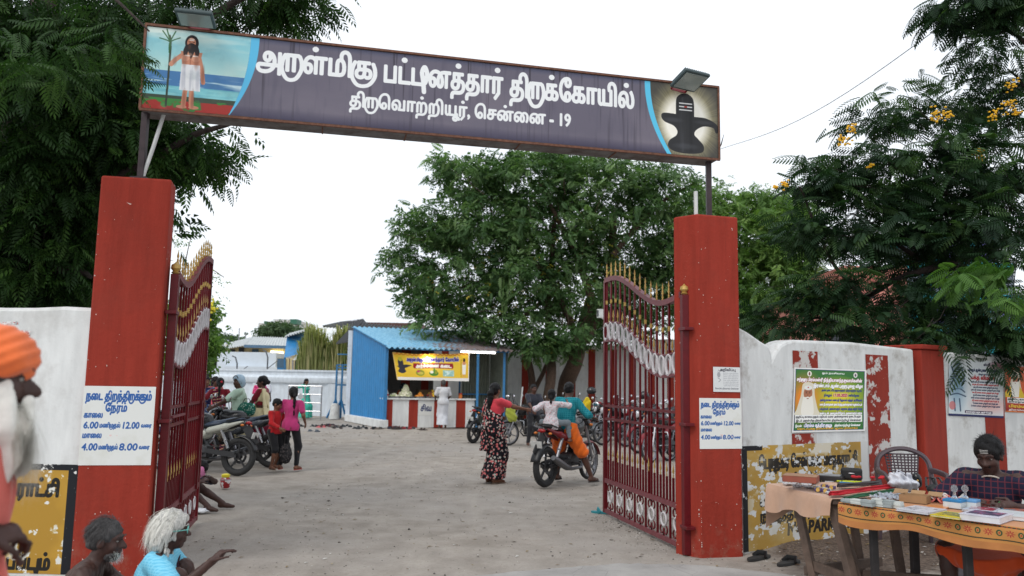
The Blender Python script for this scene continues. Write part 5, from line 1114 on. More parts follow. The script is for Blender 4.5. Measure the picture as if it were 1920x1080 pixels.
def crown_points(blobs, nclump, per, cr, shell=.55, flat=.6):
    B = [blob_world(b) for b in blobs]; w = np.array([np.prod(r)**(2/3) for c, r in B]); w /= w.sum(); cnt = nrs.multinomial(nclump, w); P = []; D = []
    for (c, r), n in zip(B, cnt):
        d = nrs.normal(size=(n, 3)); d /= np.linalg.norm(d, axis=1)[:, None]; rad = (shell+(1-shell)*nrs.rand(n)**.6)
        rad = np.where(nrs.rand(n) < .25, nrs.rand(n)**.5, rad)
        q = c+d*r*rad[:, None]; P.append(q); D.append(d)
    P = np.concatenate(P); D = np.concatenate(D); ct = nrs.rand(len(P)); sz = cr*nrs.uniform(.6, 1.35, len(P))
    Q = np.repeat(P, per, 0)+nrs.normal(size=(len(P)*per, 3))*np.repeat(sz, per)[:, None]*np.array([1, 1, flat]); out = np.repeat(D, per, 0)
    yaw = np.arctan2(out[:, 1], out[:, 0])+nrs.normal(0, .9, len(Q)); tone = np.clip(np.repeat(ct, per)*.55+nrs.rand(len(Q))*.45, 0, 1)
    return Q, yaw, tone, P
def branch(t, path, r0, r1, mat, nm='branch', wob=.0):
    pts = bez([np.array(p, float) for p in path], 5); pts = [p+np.array([math.sin(i*1.1), math.cos(i*.9), 0])*wob for i, p in enumerate(pts)]
    part(nm, MB().tube(pts, list(np.linspace(r0, r1, len(pts))), 8), mat, t, True, 0)
def twigs(P, n, L, r, mat, t, toward):
    """thin twigs reaching from the limbs into the leaf clumps"""
    m = MB(); k = nrs.choice(len(P), min(n, len(P)), replace=False)
    for i in k:
        a = P[i]; d = nrm(toward-a); L_ = L*rnd.uniform(.6, 1.3); mid = a+d*L_*.5+np.array([rnd.uniform(-.1, .1), rnd.uniform(-.1, .1), -.08])*L_; m.tube([a+d*L_, mid, a], [r, r*.7, r*.3], 4, False)
    part('twigs', m, mat, t, True, 0)['kind'] = 'stuff'
def barkmat(name, c):
    n = N(name); v = n.noise(9, 7, .7, n.mapping((3, 3, .7))); n.col(n.mix(n.ramp(v, [(.35, 0.0), (.65, 1.0)]), dk(c, .55), dk(c, 1.3))); n.rough(.95); n.bump(v, .9, .03); return n.m
M_bark = barkmat('brown_bark', srgb(92, 74, 62)); M_barkd = barkmat('dark_bark', srgb(58, 48, 44))
G = lambda r, g, b: srgb(r, g, b)
L_neem = leafmat('neem_leaf', G(26, 46, 24), G(46, 74, 34), G(78, 110, 50)); L_pod = leafmat('feathery_leaf', G(24, 44, 32), G(42, 68, 42), G(76, 104, 56), .3); L_mid = leafmat('yard_tree_leaf', G(48, 76, 46), G(82, 112, 68), G(126, 152, 100)); L_pale = leafmat('pale_tree_leaf', G(70, 100, 50), G(100, 134, 66), G(138, 166, 92))
L_far = leafmat('far_tree_leaf', G(62, 84, 62), G(84, 106, 78), G(108, 126, 96))
def canopy(t, blobs, tm, mat, ncl, per, cr, sc_=(.75, 1.25), pitch=(.1, .5), shell=.55, flat=.6, name='crown'):
    Q, yaw, tone, P = crown_points(blobs, ncl, per, cr, shell, flat); n = len(Q)
    V, F, T = scatter(tm, Q, yaw, nrs.normal(pitch[0], pitch[1], n), nrs.normal(0, .5, n), nrs.uniform(*sc_, n), tone); o = link(name, npmesh(name, V, F, mat, T, False), t); o['kind'] = 'stuff'; return P
# left: big neem over the wall, its limbs above the pillar
t = thing('neem_tree', 'large dark neem tree hanging over the left wall and pillar', 'tree', (-5.4, 8.6, 0), world=True)
branch(t, [(-5.75, 8.9, -.1), (-5.72, 8.9, 1.6), (-5.62, 8.85, 3.0), (-5.75, 8.8, 4.3), (-5.4, 8.8, 6.0)], .27, .17, M_barkd, 'trunk')
for p in ([(-5.7, 8.85, 3.4), (-4.8, 8.6, 4.3), (-4.0, 8.3, 5.0), (-3.2, 8.2, 5.5), (-2.4, 8.2, 5.9)], [(-5.6, 8.85, 3.1), (-5.0, 8.7, 3.5), (-4.3, 8.5, 3.7), (-3.6, 8.4, 4.1), (-3.1, 8.4, 4.3)], [(-5.7, 8.8, 4.3), (-5.0, 7.4, 5.3), (-4.4, 6.6, 5.75), (-3.6, 6.3, 5.7)], [(-5.7, 8.8, 4.3), (-4.8, 9.2, 5.0), (-4.2, 9.3, 5.6)], [(-5.65, 8.85, 2.6), (-4.9, 8.6, 2.7), (-4.5, 8.5, 2.6)]): branch(t, p, .09, .02, M_barkd, wob=.02)
tmn = [fr_pinnate(.27, 6, .085, .026, .35), fr_pinnate(.22, 5, .08, .024, .6), fr_pinnate(.30, 7, .085, .024, .2)]
near = [(40, 60, 7.6, 120, 110, .8), (180, 60, 7.8, 120, 90, .8), (60, 210, 8.0, 110, 110, .8), (170, 190, 8.2, 100, 90, .7), (250, 270, 8.6, 90, 70, .6), (340, 285, 8.8, 75, 45, .5), (380, 292, 8.8, 30, 20, .3), (60, 340, 8.4, 110, 90, .7), (120, 430, 8.8, 90, 80, .6), (60, 520, 8.8, 90, 60, .6), (130, 540, 9.2, 70, 50, .5), (330, 15, 8.4, 110, 30, .5), (470, -10, 8.6, 100, 28, .5), (550, 0, 8.8, 60, 26, .4), (250, 140, 8.6, 90, 80, .6), (220, 340, 9, 80, 60, .5), (20, 460, 8.6, 70, 70, .6)]
P = canopy(t, near, tmn, L_neem, 760, 9, .16, (.75, 1.15), (.35, .5)); twigs(P, 320, .7, .008, M_barkd, t, np.array([-5.2, 8.7, 4.2]))
# leaves right in front of the board's left end
P = canopy(t, [(225, 60, 5.9, 46, 22, .2), (262, 112, 5.9, 22, 10, .15), (130, 90, 5.6, 110, 50, .4), (60, 110, 5.4, 90, 60, .4)], [fr_pinnate(.30, 8, .085, .02, .25)], L_neem, 26, 5, .08, (.6, .9), (.25, .3), name='near_spray'); branch(t, [(-4.4, 6.6, 5.75), (-3.5, 5.9, 4.8), (-3.0, 5.75, 4.35), (-2.75, 5.7, 4.12)], .025, .006, M_barkd)
# a second tree behind it closes the view
t = thing('neem_tree', 'denser tree behind the left neem closing the view above the wall', 'tree', (-8.5, 13.5, 0), world=True)
branch(t, [(-8.5, 13.5, -.1), (-8.4, 13.4, 3), (-8.0, 13.4, 6)], .25, .12, M_barkd, 'trunk'); 
canopy(t, [(60, 380, 13, 170, 170, 1.6), (200, 330, 13.4, 120, 150, 1.4), (80, 150, 13, 190, 150, 1.6), (250, 120, 13.6, 130, 110, 1.3), (150, 520, 13, 120, 90, 1.3), (20, 520, 13, 120, 90, 1.3), (300, 260, 13.4, 80, 70, 1)], [fr_pinnate(.36, 5, .15, .055, .35), fr_sprig(.25, 6, .17, .07)], L_neem, 620, 6, .3, (.8, 1.25), (.3, .5), .35)
# centre: the spreading yard tree
t = thing('yard_tree', 'broad many-stemmed shade tree filling the gap between stall and right gate leaf', 'tree', gz(1040, 775), world=True); Yt = 30.0
for p, r0, r1, nm in (([(1058, 770), (1062, 720), (1078, 680), (1088, 640), (1096, 600), (1110, 560)], .34, .2, 'trunk'), ([(1096, 640), (1120, 590), (1140, 530), (1148, 470), (1150, 400)], .24, .12, 'limb'), ([(992, 775), (998, 720), (990, 670), (985, 640)], .16, .1, 'trunk'), ([(1022, 772), (1034, 700), (1030, 640), (1028, 560), (1035, 480), (1040, 400)], .2, .08, 'trunk'), ([(1000, 735), (1018, 700), (1030, 670)], .1, .07, 'limb'), ([(1088, 660), (1060, 580), (1010, 500), (950, 450), (900, 440)], .16, .05, 'limb'), ([(1110, 560), (1080, 480), (1040, 400), (1010, 340)], .16, .05, 'limb'), ([(1148, 480), (1190, 430), (1240, 380), (1290, 350)], .12, .04, 'limb'), ([(1010, 500), (930, 520), (860, 540), (800, 560)], .09, .03, 'limb'), ([(975, 785), (990, 745), (1000, 720)], .12, .1, 'limb')):
    branch(t, [gy(x, y, Yt+.6*math.sin(i+x)) for i, (x, y) in enumerate(p)], r0, r1, M_bark, nm)
tms = [fr_sprig(.34, 7, .20, .085), fr_sprig(.30, 6, .18, .08), fr_pinnate(.42, 6, .17, .06, .3)]
blobs = [(880, 340, 30, 80, 50, 2), (1000, 340, 30, 100, 60, 2.2), (1130, 345, 30, 110, 55, 2.2), (1240, 370, 30, 80, 60, 2), (800, 430, 30, 60, 50, 1.5), (900, 430, 30, 100, 70, 2.3), (1030, 430, 30, 110, 80, 2.6), (1180, 440, 30.5, 110, 80, 2.4), (1280, 470, 31, 60, 90, 1.6), (770, 500, 30, 52, 34, 1.2), (860, 530, 30, 90, 60, 2), (980, 540, 29.8, 100, 70, 2.4), (1100, 540, 30.4, 90, 70, 2.2), (1230, 560, 31.5, 80, 70, 2), (800, 570, 29.8, 55, 34, 1.2), (850, 605, 29.2, 70, 26, 1.0), (930, 615, 29.2, 70, 30, 1.2), (1010, 640, 28.8, 50, 34, .9), (1070, 640, 28.8, 50, 32, .9), (750, 480, 30, 34, 20, .7), (1170, 610, 31, 60, 40, 1.2), (1000, 300, 30, 60, 22, 1), (1090, 300, 30, 60, 20, 1), (860, 310, 30, 50, 18, .8)]
P = canopy(t, blobs, tms, L_mid, 2000, 8, .22, (.65, 1.1), (.2, .5), .45); twigs(P, 260, 1.3, .016, M_bark, t, gy(1060, 520, 30))
canopy(t, [(900, 560, 29, 140, 70, 1), (1020, 500, 29, 150, 120, 1), (1060, 660, 28.6, 60, 20, .4)], [fr_sprig(.14, 4, .12, .06)], leafmat('yellowing_leaf', G(150, 140, 60), G(176, 160, 66), G(196, 180, 80)), 90, 3, .1, (.5, .9), name='yellow_pods')
# paler tree behind the right pillar
t = thing('pale_tree', 'paler green tree rising behind the right pillar', 'tree', (13.5, 34, 0), world=True)
branch(t, [(11.5, 34, -.1), (11.4, 34, 4), (11.8, 34, 8)], .3, .12, M_bark, 'trunk')
canopy(t, [(1400, 430, 34, 110, 90, 2.2), (1330, 400, 33.5, 60, 60, 1.6), (1460, 400, 34, 60, 50, 1.6), (1440, 540, 34, 110, 90, 2.4), (1480, 470, 34, 60, 60, 1.6), (1380, 590, 33, 90, 60, 2), (1500, 600, 33, 80, 60, 2), (1340, 520, 34, 60, 90, 2), (1470, 660, 32, 120, 40, 1)], [fr_sprig(.36, 7, .2, .08), fr_pinnate(.4, 6, .15, .05, .3)], L_pale, 1000, 9, .26, (.8, 1.2), (.2, .5), .5)
# right: feathery tree with yellow flowers
t = thing('flowering_tree', 'dark feathery tree with yellow flower clusters over the right wall', 'tree', (8.2, 13.2, 0), world=True); Yr = 11.0
branch(t, [(8.6, 12.6, -.1), (8.5, 12.5, 2), (8.3, 12.2, 4), (8.2, 12, 6.4)], .26, .15, M_barkd, 'trunk')
for p, r0 in (([(1960, 430), (1840, 470), (1760, 500), (1690, 520), (1620, 560), (1560, 590), (1500, 600)], .07), ([(1760, 500), (1700, 470), (1650, 430), (1600, 400)], .04), ([(1960, 380), (1860, 330), (1780, 300), (1700, 290)], .05), ([(1960, 130), (1900, 60), (1860, 66), (1800, 70)], .035), ([(1620, 560), (1560, 490), (1520, 400), (1500, 350)], .03), ([(1940, 560), (1830, 600), (1740, 600), (1640, 640), (1560, 640)], .035), ([(1960, 240), (1920, 160), (1890, 130)], .03), ([(1780, 300), (1770, 390), (1740, 450)], .025), ([(1640, 640), (1560, 655), (1480, 640)], .015)):
    branch(t, [gy(x, y, Yr+.3*math.sin(i*2+x)) for i, (x, y) in enumerate(p)], r0, .012, M_barkd, wob=.01)
tmp_ = [fr_bipinnate(.36, 9, .13, .026, .25), fr_bipinnate(.42, 10, .13, .024, .45), fr_bipinnate(.30, 8, .11, .024, .1)]
blobs = [(1690, 200, 11.5, 50, 34, .5), (1800, 190, 11.6, 90, 44, .8), (1890, 190, 11.4, 60, 50, .7), (1640, 230, 11.2, 60, 34, .6), (1560, 330, 11, 60, 40, .6), (1650, 330, 11, 80, 70, .8), (1760, 330, 11, 100, 90, 1), (1870, 340, 11, 90, 110, 1), (1520, 430, 11, 44, 34, .5), (1600, 430, 11, 80, 60, .8), (1720, 440, 11, 100, 70, .9), (1850, 470, 10.6, 100, 80, 1), (1540, 540, 10.8, 40, 40, .5), (1500, 590, 11, 50, 34, .4), (1680, 570, 10.6, 60, 24, .4), (1780, 570, 10.4, 100, 60, .7), (1880, 600, 10, 70, 60, .6), (1590, 600, 10.6, 80, 34, .5), (1500, 560, 11, 44, 30, .4), (1680, 520, 11, 70, 30, .5), (1740, 610, 10.4, 80, 26, .4), (1730, 630, 10.0, 80, 24, .4), (1840, 650, 9.9, 90, 34, .4), (1480, 620, 11, 70, 30, .4), (1910, 660, 9.8, 50, 30, .3), (1440, 570, 11.4, 30, 40, .3)]
P = canopy(t, blobs, tmp_, L_pod, 540, 6, .14, (.65, 1.05), (.15, .35), .4, .45); twigs(P, 220, .8, .007, M_barkd, t, gy(1900, 420, 11))
canopy(t, [(1790, 15, 10.5, 60, 34, .4), (1880, 20, 10.5, 60, 40, .4), (1850, 90, 10.5, 44, 24, .3), (1900, -20, 10.5, 80, 40, .4)], tmp_, L_pod, 70, 8, .11, (.6, 1.0), (.3, .3), .3, .5, name='upper_spray')
canopy(t, [(1520, 310, 11, 20, 8, .15), (1520, 345, 11, 36, 10, .15)], tmp_, L_pod, 12, 4, .06, (.7, 1), name='outer_spray')
canopy(t, [(1800, 530, 8.6, 40, 16, .2), (1880, 560, 8.4, 40, 34, .2), (1860, 500, 8.6, 40, 20, .2)], [fr_bipinnate(.34, 11, .12, .022, .3)], leafmat('fresh_feathery_leaf', G(50, 82, 38), G(76, 112, 50), G(104, 140, 64)), 14, 4, .1, (.6, .9), (.3, .3), .3, .5, name='near_spray')
M_fl = plain('yellow_blossom', srgb(228, 176, 24), .6, 0, .2, 30)
for i, (x, y, s) in enumerate(((1597, 240, 1), (1582, 262, 1.2), (1758, 217, 1.5), (1778, 216, .8), (1896, 158, 1.1), (1890, 195, 1.2), (1862, 218, 1), (1836, 285, 1), (1838, 298, .6), (1906, 212, .7), (1472, 346, .8), (1632, 312, .5), (1455, 351, .4))):
    c = gy(x, y, 10.35); fl = MB()
    for k in range(int(20*s)): fl.ell(c+np.array([rnd.gauss(0, .04), rnd.gauss(0, .04), rnd.gauss(0, .032)])*s, (.02, .018, .014), None, 5, 3)
    part('flower_cluster', fl, M_fl, t)['kind'] = 'stuff'
# smaller and far trees at left
t = thing('laburnum_tree', 'bright green tree with pale yellow flowers just beyond the left gate leaf', 'tree', (-7.6, 20, 0), world=True)
branch(t, [(-7.9, 20, -.1), (-7.85, 20, 2), (-7.7, 20, 4)], .12, .05, M_bark, 'trunk'); branch(t, [gy(300, 600, 20), gy(350, 540, 20), gy(380, 500, 20), gy(420, 520, 20)], .03, .008, M_bark); branch(t, [gy(330, 600, 20), gy(350, 480, 20), gy(360, 440, 20)], .02, .006, M_bark)
canopy(t, [(350, 610, 20, 40, 50, .8), (375, 590, 20, 22, 20, .5), (380, 640, 20, 12, 14, .4), (345, 680, 20, 40, 40, .6), (372, 655, 20, 12, 20, .4)], [fr_sprig(.26, 6, .17, .08)], L_pale, 150, 7, .17)
canopy(t, [(345, 450, 20, 20, 14, .3), (360, 470, 20, 24, 20, .3), (400, 520, 20, 30, 14, .3), (380, 555, 20, 34, 18, .3), (390, 530, 20, 18, 30, .3)], [fr_sprig(.3, 4, .1, .05)], L_pale, 22, 3, .12, (.5, .9), name='sparse_spray')
fl = MB(); c = gy(397, 578, 19.3); [fl.ell(c+np.array([rnd.gauss(0, .05), rnd.gauss(0, .05), rnd.gauss(0, .09)]), .03, None, 5, 3) for k in range(30)]; part('flower_cluster', fl, plain('pale_yellow_blossom', srgb(226, 214, 60), .6), t)['kind'] = 'stuff'
def far_tree(lab, blobs, Y, mat=L_far, n=260):
    c = gy(blobs[0][0], 700, Y); t = thing('far_tree', lab, 'tree', (c[0], c[1], 0), 0, 'trees far beyond the yard', world=True); branch(t, [(c[0], c[1], -.1), (c[0], c[1], gy(0, blobs[0][1], Y)[2])], .3, .15, M_bark, 'trunk'); canopy(t, blobs, [fr_sprig(Y*.004, 6, Y*.0034, Y*.0016)], mat, n*2, 9, Y*.0035)
far_tree('dark rounded tree behind the far white wall at left', [(400, 655, 60, 40, 30, 3), (370, 650, 60, 30, 34, 3), (425, 645, 60, 24, 16, 2), (395, 690, 60, 50, 20, 2)], 60)
far_tree('round tree standing before the far apartment block', [(522, 622, 78, 22, 16, 3), (545, 624, 78, 14, 12, 2), (505, 628, 78, 14, 10, 2)], 78, n=170)
far_tree('low trees on the horizon behind the bungalow', [(440, 645, 85, 30, 12, 3), (470, 650, 85, 20, 10, 2)], 85, n=90)
# tall reeds behind the wall
def reeds():
    t = thing('sugarcane_clump', 'tall clump of yellow-green cane and reeds behind the low wall beside the stall', 'plant', gz(615, 712)*0+np.array([-8.5, 37, 0]), world=True); V = []; F = []; T = []; o = 0
    for i in range(2600):
        px = nrs.uniform(563, 668); x = gy(px, 700, 36.8)[0]; y = nrs.uniform(36, 37.8); h = (4.0+.5*math.sin(px*.11)+nrs.uniform(-.7, .35))*(.9 if px < 575 else 1); a = nrs.uniform(0, 6.28); ln = nrs.uniform(.2, 1.0); z0 = nrs.uniform(.3, 2.4); w = nrs.uniform(.02, .05); d = np.array([math.cos(a), math.sin(a), 0]); s = np.array([-d[1], d[0], 0])*w
        base = np.array([x, y, z0]); tip = h-z0; pts = [base+d*ln*.5*(k/4)**2+np.array([0, 0, tip*(k/4 if k < 4 else .93)]) for k in range(5)]; pts[4] = pts[3]+d*ln*.6+np.array([0, 0, -.25*nrs.rand()+.15])
        for k in range(5): f = (1, 1, .8, .6, .05)[k]; V += [pts[k]-s*f, pts[k]+s*f]
        F += [(o+2*k, o+2*k+1, o+2*k+3, o+2*k+2) for k in range(4)]; o += 10; T += [nrs.rand()]*10
    link('blades', npmesh('blades', np.array(V), np.array(F), leafmat('cane_leaf', G(112, 128, 78), G(166, 168, 112), G(206, 194, 150), .3), np.array(T), False), t)
reeds()
# ------------------------------------------------------------------ smooth bodies: blended round cones and ellipsoids turned into one surface
class Body:
    def __init__(s, h): s.h = h; s.ops = []; s.cuts = []; s.disp = None; s.bb = []
    def cap(s, a, b, ra, rb=None, k=.02):
        a = np.array(a, float); b = np.array(b, float); rb = ra if rb is None else rb; s.ops.append(('c', a, b, ra, rb, k)); m = max(ra, rb)
        s.bb += [np.minimum(a, b)-m, np.maximum(a, b)+m]; return s
    def chain(s, P, rr, k=.02):
        for i in range(len(P)-1): s.cap(P[i], P[i+1], rr[i], rr[i+1], k)
        return s
    def ell(s, c, r, Rm=None, k=.02):
        c = np.array(c, float); r = np.array(r, float); Rm = np.eye(3) if Rm is None else np.asarray(Rm); s.ops.append(('e', c, r, Rm, k)); m = r.max(); s.bb += [c-m, c+m]; return s
    def sub(s, c, r, Rm=None, k=.01):
        s.ops.append(('s', np.array(c, float), np.array(r, float), np.eye(3) if Rm is None else np.asarray(Rm), k)); return s
    def cut(s, n, p): s.cuts.append((nrm(n), np.array(p, float))); return s      # keep the side the normal points away from
    def build(s):
        h = s.h; B = np.array(s.bb); lo = B.min(0)-3*h; hi = B.max(0)+3*h; n = np.ceil((hi-lo)/h).astype(int)+1
        V = np.ones(n, np.float32); ax = [lo[i]+h*np.arange(n[i]) for i in range(3)]
        for op in s.ops:
            k = op[-1]
            if op[0] == 'c': a, b, ra, rb = op[1:5]; m = max(ra, rb)+k*1.5+2*h; l, u = np.minimum(a, b)-m, np.maximum(a, b)+m
            else: c, r, Rm = op[1:4]; m = r.max()+k*1.5+2*h; l, u = c-m, c+m
            i0 = np.clip(np.floor((l-lo)/h).astype(int), 0, n-1); i1 = np.clip(np.ceil((u-lo)/h).astype(int)+1, 1, n)
            if (i1 <= i0).any(): continue
            X, Y, Z = np.meshgrid(ax[0][i0[0]:i1[0]], ax[1][i0[1]:i1[1]], ax[2][i0[2]:i1[2]], indexing='ij', sparse=True)
            if op[0] == 'c':
                ab = b-a; L2 = ab@ab+1e-12; t = np.clip(((X-a[0])*ab[0]+(Y-a[1])*ab[1]+(Z-a[2])*ab[2])/L2, 0, 1)
                d = np.sqrt((X-a[0]-t*ab[0])**2+(Y-a[1]-t*ab[1])**2+(Z-a[2]-t*ab[2])**2)-(ra+(rb-ra)*t)
            else:
                P = [(X-c[0])*Rm[0, i]+(Y-c[1])*Rm[1, i]+(Z-c[2])*Rm[2, i] for i in range(3)]
                k0 = np.sqrt(sum((P[i]/r[i])**2 for i in range(3))); k1 = np.sqrt(sum((P[i]/r[i]**2)**2 for i in range(3)))+1e-9; d = k0*(k0-1)/k1
            W_ = V[i0[0]:i1[0], i0[1]:i1[1], i0[2]:i1[2]]
            if op[0] == 's': hh = np.clip(.5-.5*(W_+d)/k, 0, 1); W_[...] = W_*(1-hh)+(-d)*hh+k*hh*(1-hh)
            else: hh = np.clip(.5+.5*(W_-d)/k, 0, 1); W_[...] = W_*(1-hh)+d*hh-k*hh*(1-hh)
        X, Y, Z = np.meshgrid(*ax, indexing='ij', sparse=True)
        if s.disp is not None: V = V+s.disp(X, Y, Z)
        for nn, p in s.cuts: V = np.maximum(V, (X-p[0])*nn[0]+(Y-p[1])*nn[1]+(Z-p[2])*nn[2])
        V[0] = V[-1] = 1; V[:, 0] = V[:, -1] = 1; V[:, :, 0] = V[:, :, -1] = 1
        return nets(V, lo, h)
    def mesh(s, name, mat):
        P, F = s.build(); return npmesh(name, P, F, mat)
def nets(V, lo, h):
    S = V < 0; c = [S[i:S.shape[0]-1+i, j:S.shape[1]-1+j, k:S.shape[2]-1+k] for i in (0, 1) for j in (0, 1) for k in (0, 1)]
    a = c[0].copy(); o = c[0].copy()
    for q in c[1:]: a &= q; o |= q
    M = o & ~a; idx = np.argwhere(M); n = len(idx); num = -np.ones(M.shape, np.int64); num[M] = np.arange(n)
    acc = np.zeros((n, 3)); cnt = np.zeros(n)
    C8 = [(i, j, k) for i in (0, 1) for j in (0, 1) for k in (0, 1)]; val = {q: V[idx[:, 0]+q[0], idx[:, 1]+q[1], idx[:, 2]+q[2]] for q in C8}
    for q in C8:
        for ax in range(3):
            if q[ax] == 0:
                r = list(q); r[ax] = 1; r = tuple(r); v0, v1 = val[q], val[r]; m = (v0 < 0) != (v1 < 0); t = np.where(m, v0/(v0-v1+1e-12), 0)
                p = np.tile(np.array(q, float), (n, 1)); p[:, ax] = t; acc[m] += p[m]; cnt[m] += 1
    P = lo+(idx+acc/np.maximum(cnt, 1)[:, None])*h; F = []
    for ax in range(3):
        b, c_ = (ax+1) % 3, (ax+2) % 3; s0 = [slice(None)]*3; s1 = [slice(None)]*3; s0[ax] = slice(0, -1); s1[ax] = slice(1, None)
        A0, A1 = S[tuple(s0)], S[tuple(s1)]; E = np.argwhere(A0 != A1); E = E[(E[:, b] > 0) & (E[:, c_] > 0) & (E[:, b] < M.shape[b]) & (E[:, c_] < M.shape[c_])]
        def cell(db, dc): q = E.copy(); q[:, b] -= db; q[:, c_] -= dc; return num[q[:, 0], q[:, 1], q[:, 2]]
        f = np.stack([cell(1, 1), cell(0, 1), cell(0, 0), cell(1, 0)], 1); ins = A0[E[:, 0], E[:, 1], E[:, 2]]; f[~ins] = f[~ins][:, ::-1]; F.append(f)
    return P, np.concatenate(F)
def wrinkle(amp, f=30, seed=0, vert=1.0):
    r = np.random.RandomState(seed); D = [(r.normal(size=3)*f*np.array([1, 1, vert]), r.rand()*6.28) for _ in range(5)]
    return lambda X, Y, Z: amp*.45*sum(np.sin(d[0]*X+d[1]*Y+d[2]*Z+p) for d, p in D)
def pleat(amp, f, cx=0, cy=0):
    return lambda X, Y, Z: amp*np.sin(np.arctan2(Y-cy, X-cx)*f+Z*2)

# ------------------------------------------------------------------ two-wheelers
def wheel(t, x, z, R_, tyre, spoke=6, tw=.05, off=0.0, steer=0.0):
    T = MB().torus((0, 0, 0), R_-tw*.55, tw*.62, (1, 0, 0), (0, 0, 1), 30, 8, flat=.95); w = part('wheel', T, M_rubber, t, True, 0); w.location = (x, off, z); w.rotation_euler = (0, 0, steer)
    m = MB(); m.torus((0, 0, 0), R_-tw*1.1, .014, (1, 0, 0), (0, 0, 1), 30, 6, flat=2.2)
    for k in range(spoke):
        a = 2*math.pi*k/spoke+.3; m.bar((0, 0, 0), ((R_-tw*1.1)*math.cos(a), 0, (R_-tw*1.1)*math.sin(a)), .022, .03, (0, 1, 0))
    m.lathe([(.05, -.04), (.055, 0), (.05, .04)], (0, 0, 0), 14, rx(R(90))); part('rim', m, tyre, w, True, 40)
    m = MB(); m.torus((0, 0, 0), .095, .022, (1, 0, 0), (0, 0, 1), 20, 6, flat=.1); m.v = [(a, b-.05, c) for a, b, c in m.v]; part('brake_disc', m, M_engine, w); return w
def tail_plate(t, x, z, mat=None):
    part('number_plate', MB().box((x, 0, z), (.012, .19, .10), ry(R(-12))), plain('white_plate', srgb(196, 196, 192), .5), t)
def motorcycle(label, body, panel, group=None, tank=None, plate=True):
    t = thing('motorcycle', label, 'motorcycle', (0, 0, 0), 0, group); Mt = plain(body[0], body[1], .25, 0, .05, 4, 0); Mp = plain(panel[0], panel[1], .3, 0, .05, 4, 0); Mf = M_engine
    wheel(t, -.64, .30, .305, M_black, 5, .082); wheel(t, .66, .30, .30, M_alum, 6, .048, steer=0)
    # tank, seat, tail and side panels are swelling shapes
    b = Body(.012); b.ell((.16, 0, .86), (.27, .135, .13), ry(R(8)), .05).ell((.30, 0, .90), (.13, .12, .11), None, .05).cap((-.05, 0, .80), (.1, 0, .82), .09, .11, .04).sub((.1, 0, .68), (.4, .1, .09)); part('tank', b.mesh('tank', Mt), Mt, t)
    b = Body(.012); b.ell((-.13, 0, .80), (.19, .12, .045), ry(R(6)), .05).ell((-.45, 0, .87), (.24, .10, .05), ry(R(10)), .05).cap((-.3, 0, .82), (-.05, 0, .80), .05, .06, .05); part('seat', b.mesh('seat', plain('black_seat_vinyl', (.03, .03, .034, 1), .5)), None, t) if False else part('seat', b.mesh('seat', plain('black_seat_vinyl', (.03, .03, .034, 1), .5)), M_black, t)
    for s in (-1, 1):
        b = Body(.011); b.cap((-.12, s*.10, .70), (-.40, s*.10, .77), .055, .05, .04).cap((-.40, s*.095, .77), (-.72, s*.06, .87), .045, .02, .04); b.cut((0, -s, 0), (0, s*.07, 0)); part('tail_panel', b.mesh('tail_panel', Mp), Mp, t)
        b = Body(.011); b.ell((.05, s*.10, .63), (.13, .035, .07), ry(R(15)), .03); part('side_panel', b.mesh('side_panel', Mt), Mt, t)
        part('fork_leg', MB().tube([(.66, s*.085, .30), (.42, s*.085, .88)], [.024, .019], 8), M_alum, t, True)
        part('footpeg', MB().tube([(-.05, s*.1, .33), (-.05, s*.25, .33)], .015, 6), M_black, t); part('footpeg', MB().tube([(-.33, s*.1, .42), (-.33, s*.22, .43)], .013, 6), M_black, t)
        m = MB(); m.tube([(.36, s*.22, 1.0), (.40, s*.24, 1.14), (.39, s*.27, 1.2)], .007, 5); mo = part('mirror', m, M_black, t, True); g = MB(); g.ell((.385, s*.29, 1.23), (.014, .06, .04)); part('mirror_glass', g, M_chrome, mo, True)
        part('indicator', MB().ell((.48, s*.15, .90), (.035, .03, .022)), plain('amber_lens', srgb(200, 110, 30), .3), t, True); part('indicator', MB().ell((-.72, s*.13, .80), (.03, .03, .02)), plain('amber_lens', srgb(200, 110, 30), .3), t, True)
        part('shock', MB().tube([(-.50, s*.11, .42), (-.34, s*.11, .72)], .026, 8).torus((-.43, s*.11, .56), .03, .008, (1, 0, 0), (0, 1, 0), 12, 5), M_chrome if s > 0 else M_alum, t, True)
        part('swingarm', MB().bar((-.64, s*.08, .30), (-.08, s*.08, .36), .03, .05), Mf, t)
        part('grip', MB().tube([(.30, s*.24, .99), (.26, s*.36, .98)], .019, 8), M_black, t, True); part('lever', MB().tube([(.35, s*.24, 1.0), (.37, s*.36, .97)], .007, 5), M_alum, t, True)
    part('handlebar', MB().tube([(.28, -.30, .985), (.33, -.2, 1.0), (.37, 0, .98), (.33, .2, 1.0), (.28, .30, .985)], .013, 8), M_black, t, True)
    b = Body(.011); b.ell((.52, 0, .90), (.10, .11, .13), ry(R(-12)), .03).ell((.45, 0, 1.0), (.06, .10, .05), ry(R(-20)), .03); part('headlight_cowl', b.mesh('headlight_cowl', Mt), Mt, t); n_ = plain('headlamp_glass', (.5, .5, .52, 1), .1, .2); part('headlight', MB().ell((.585, 0, .90), (.045, .085, .09)), n_, t, True)
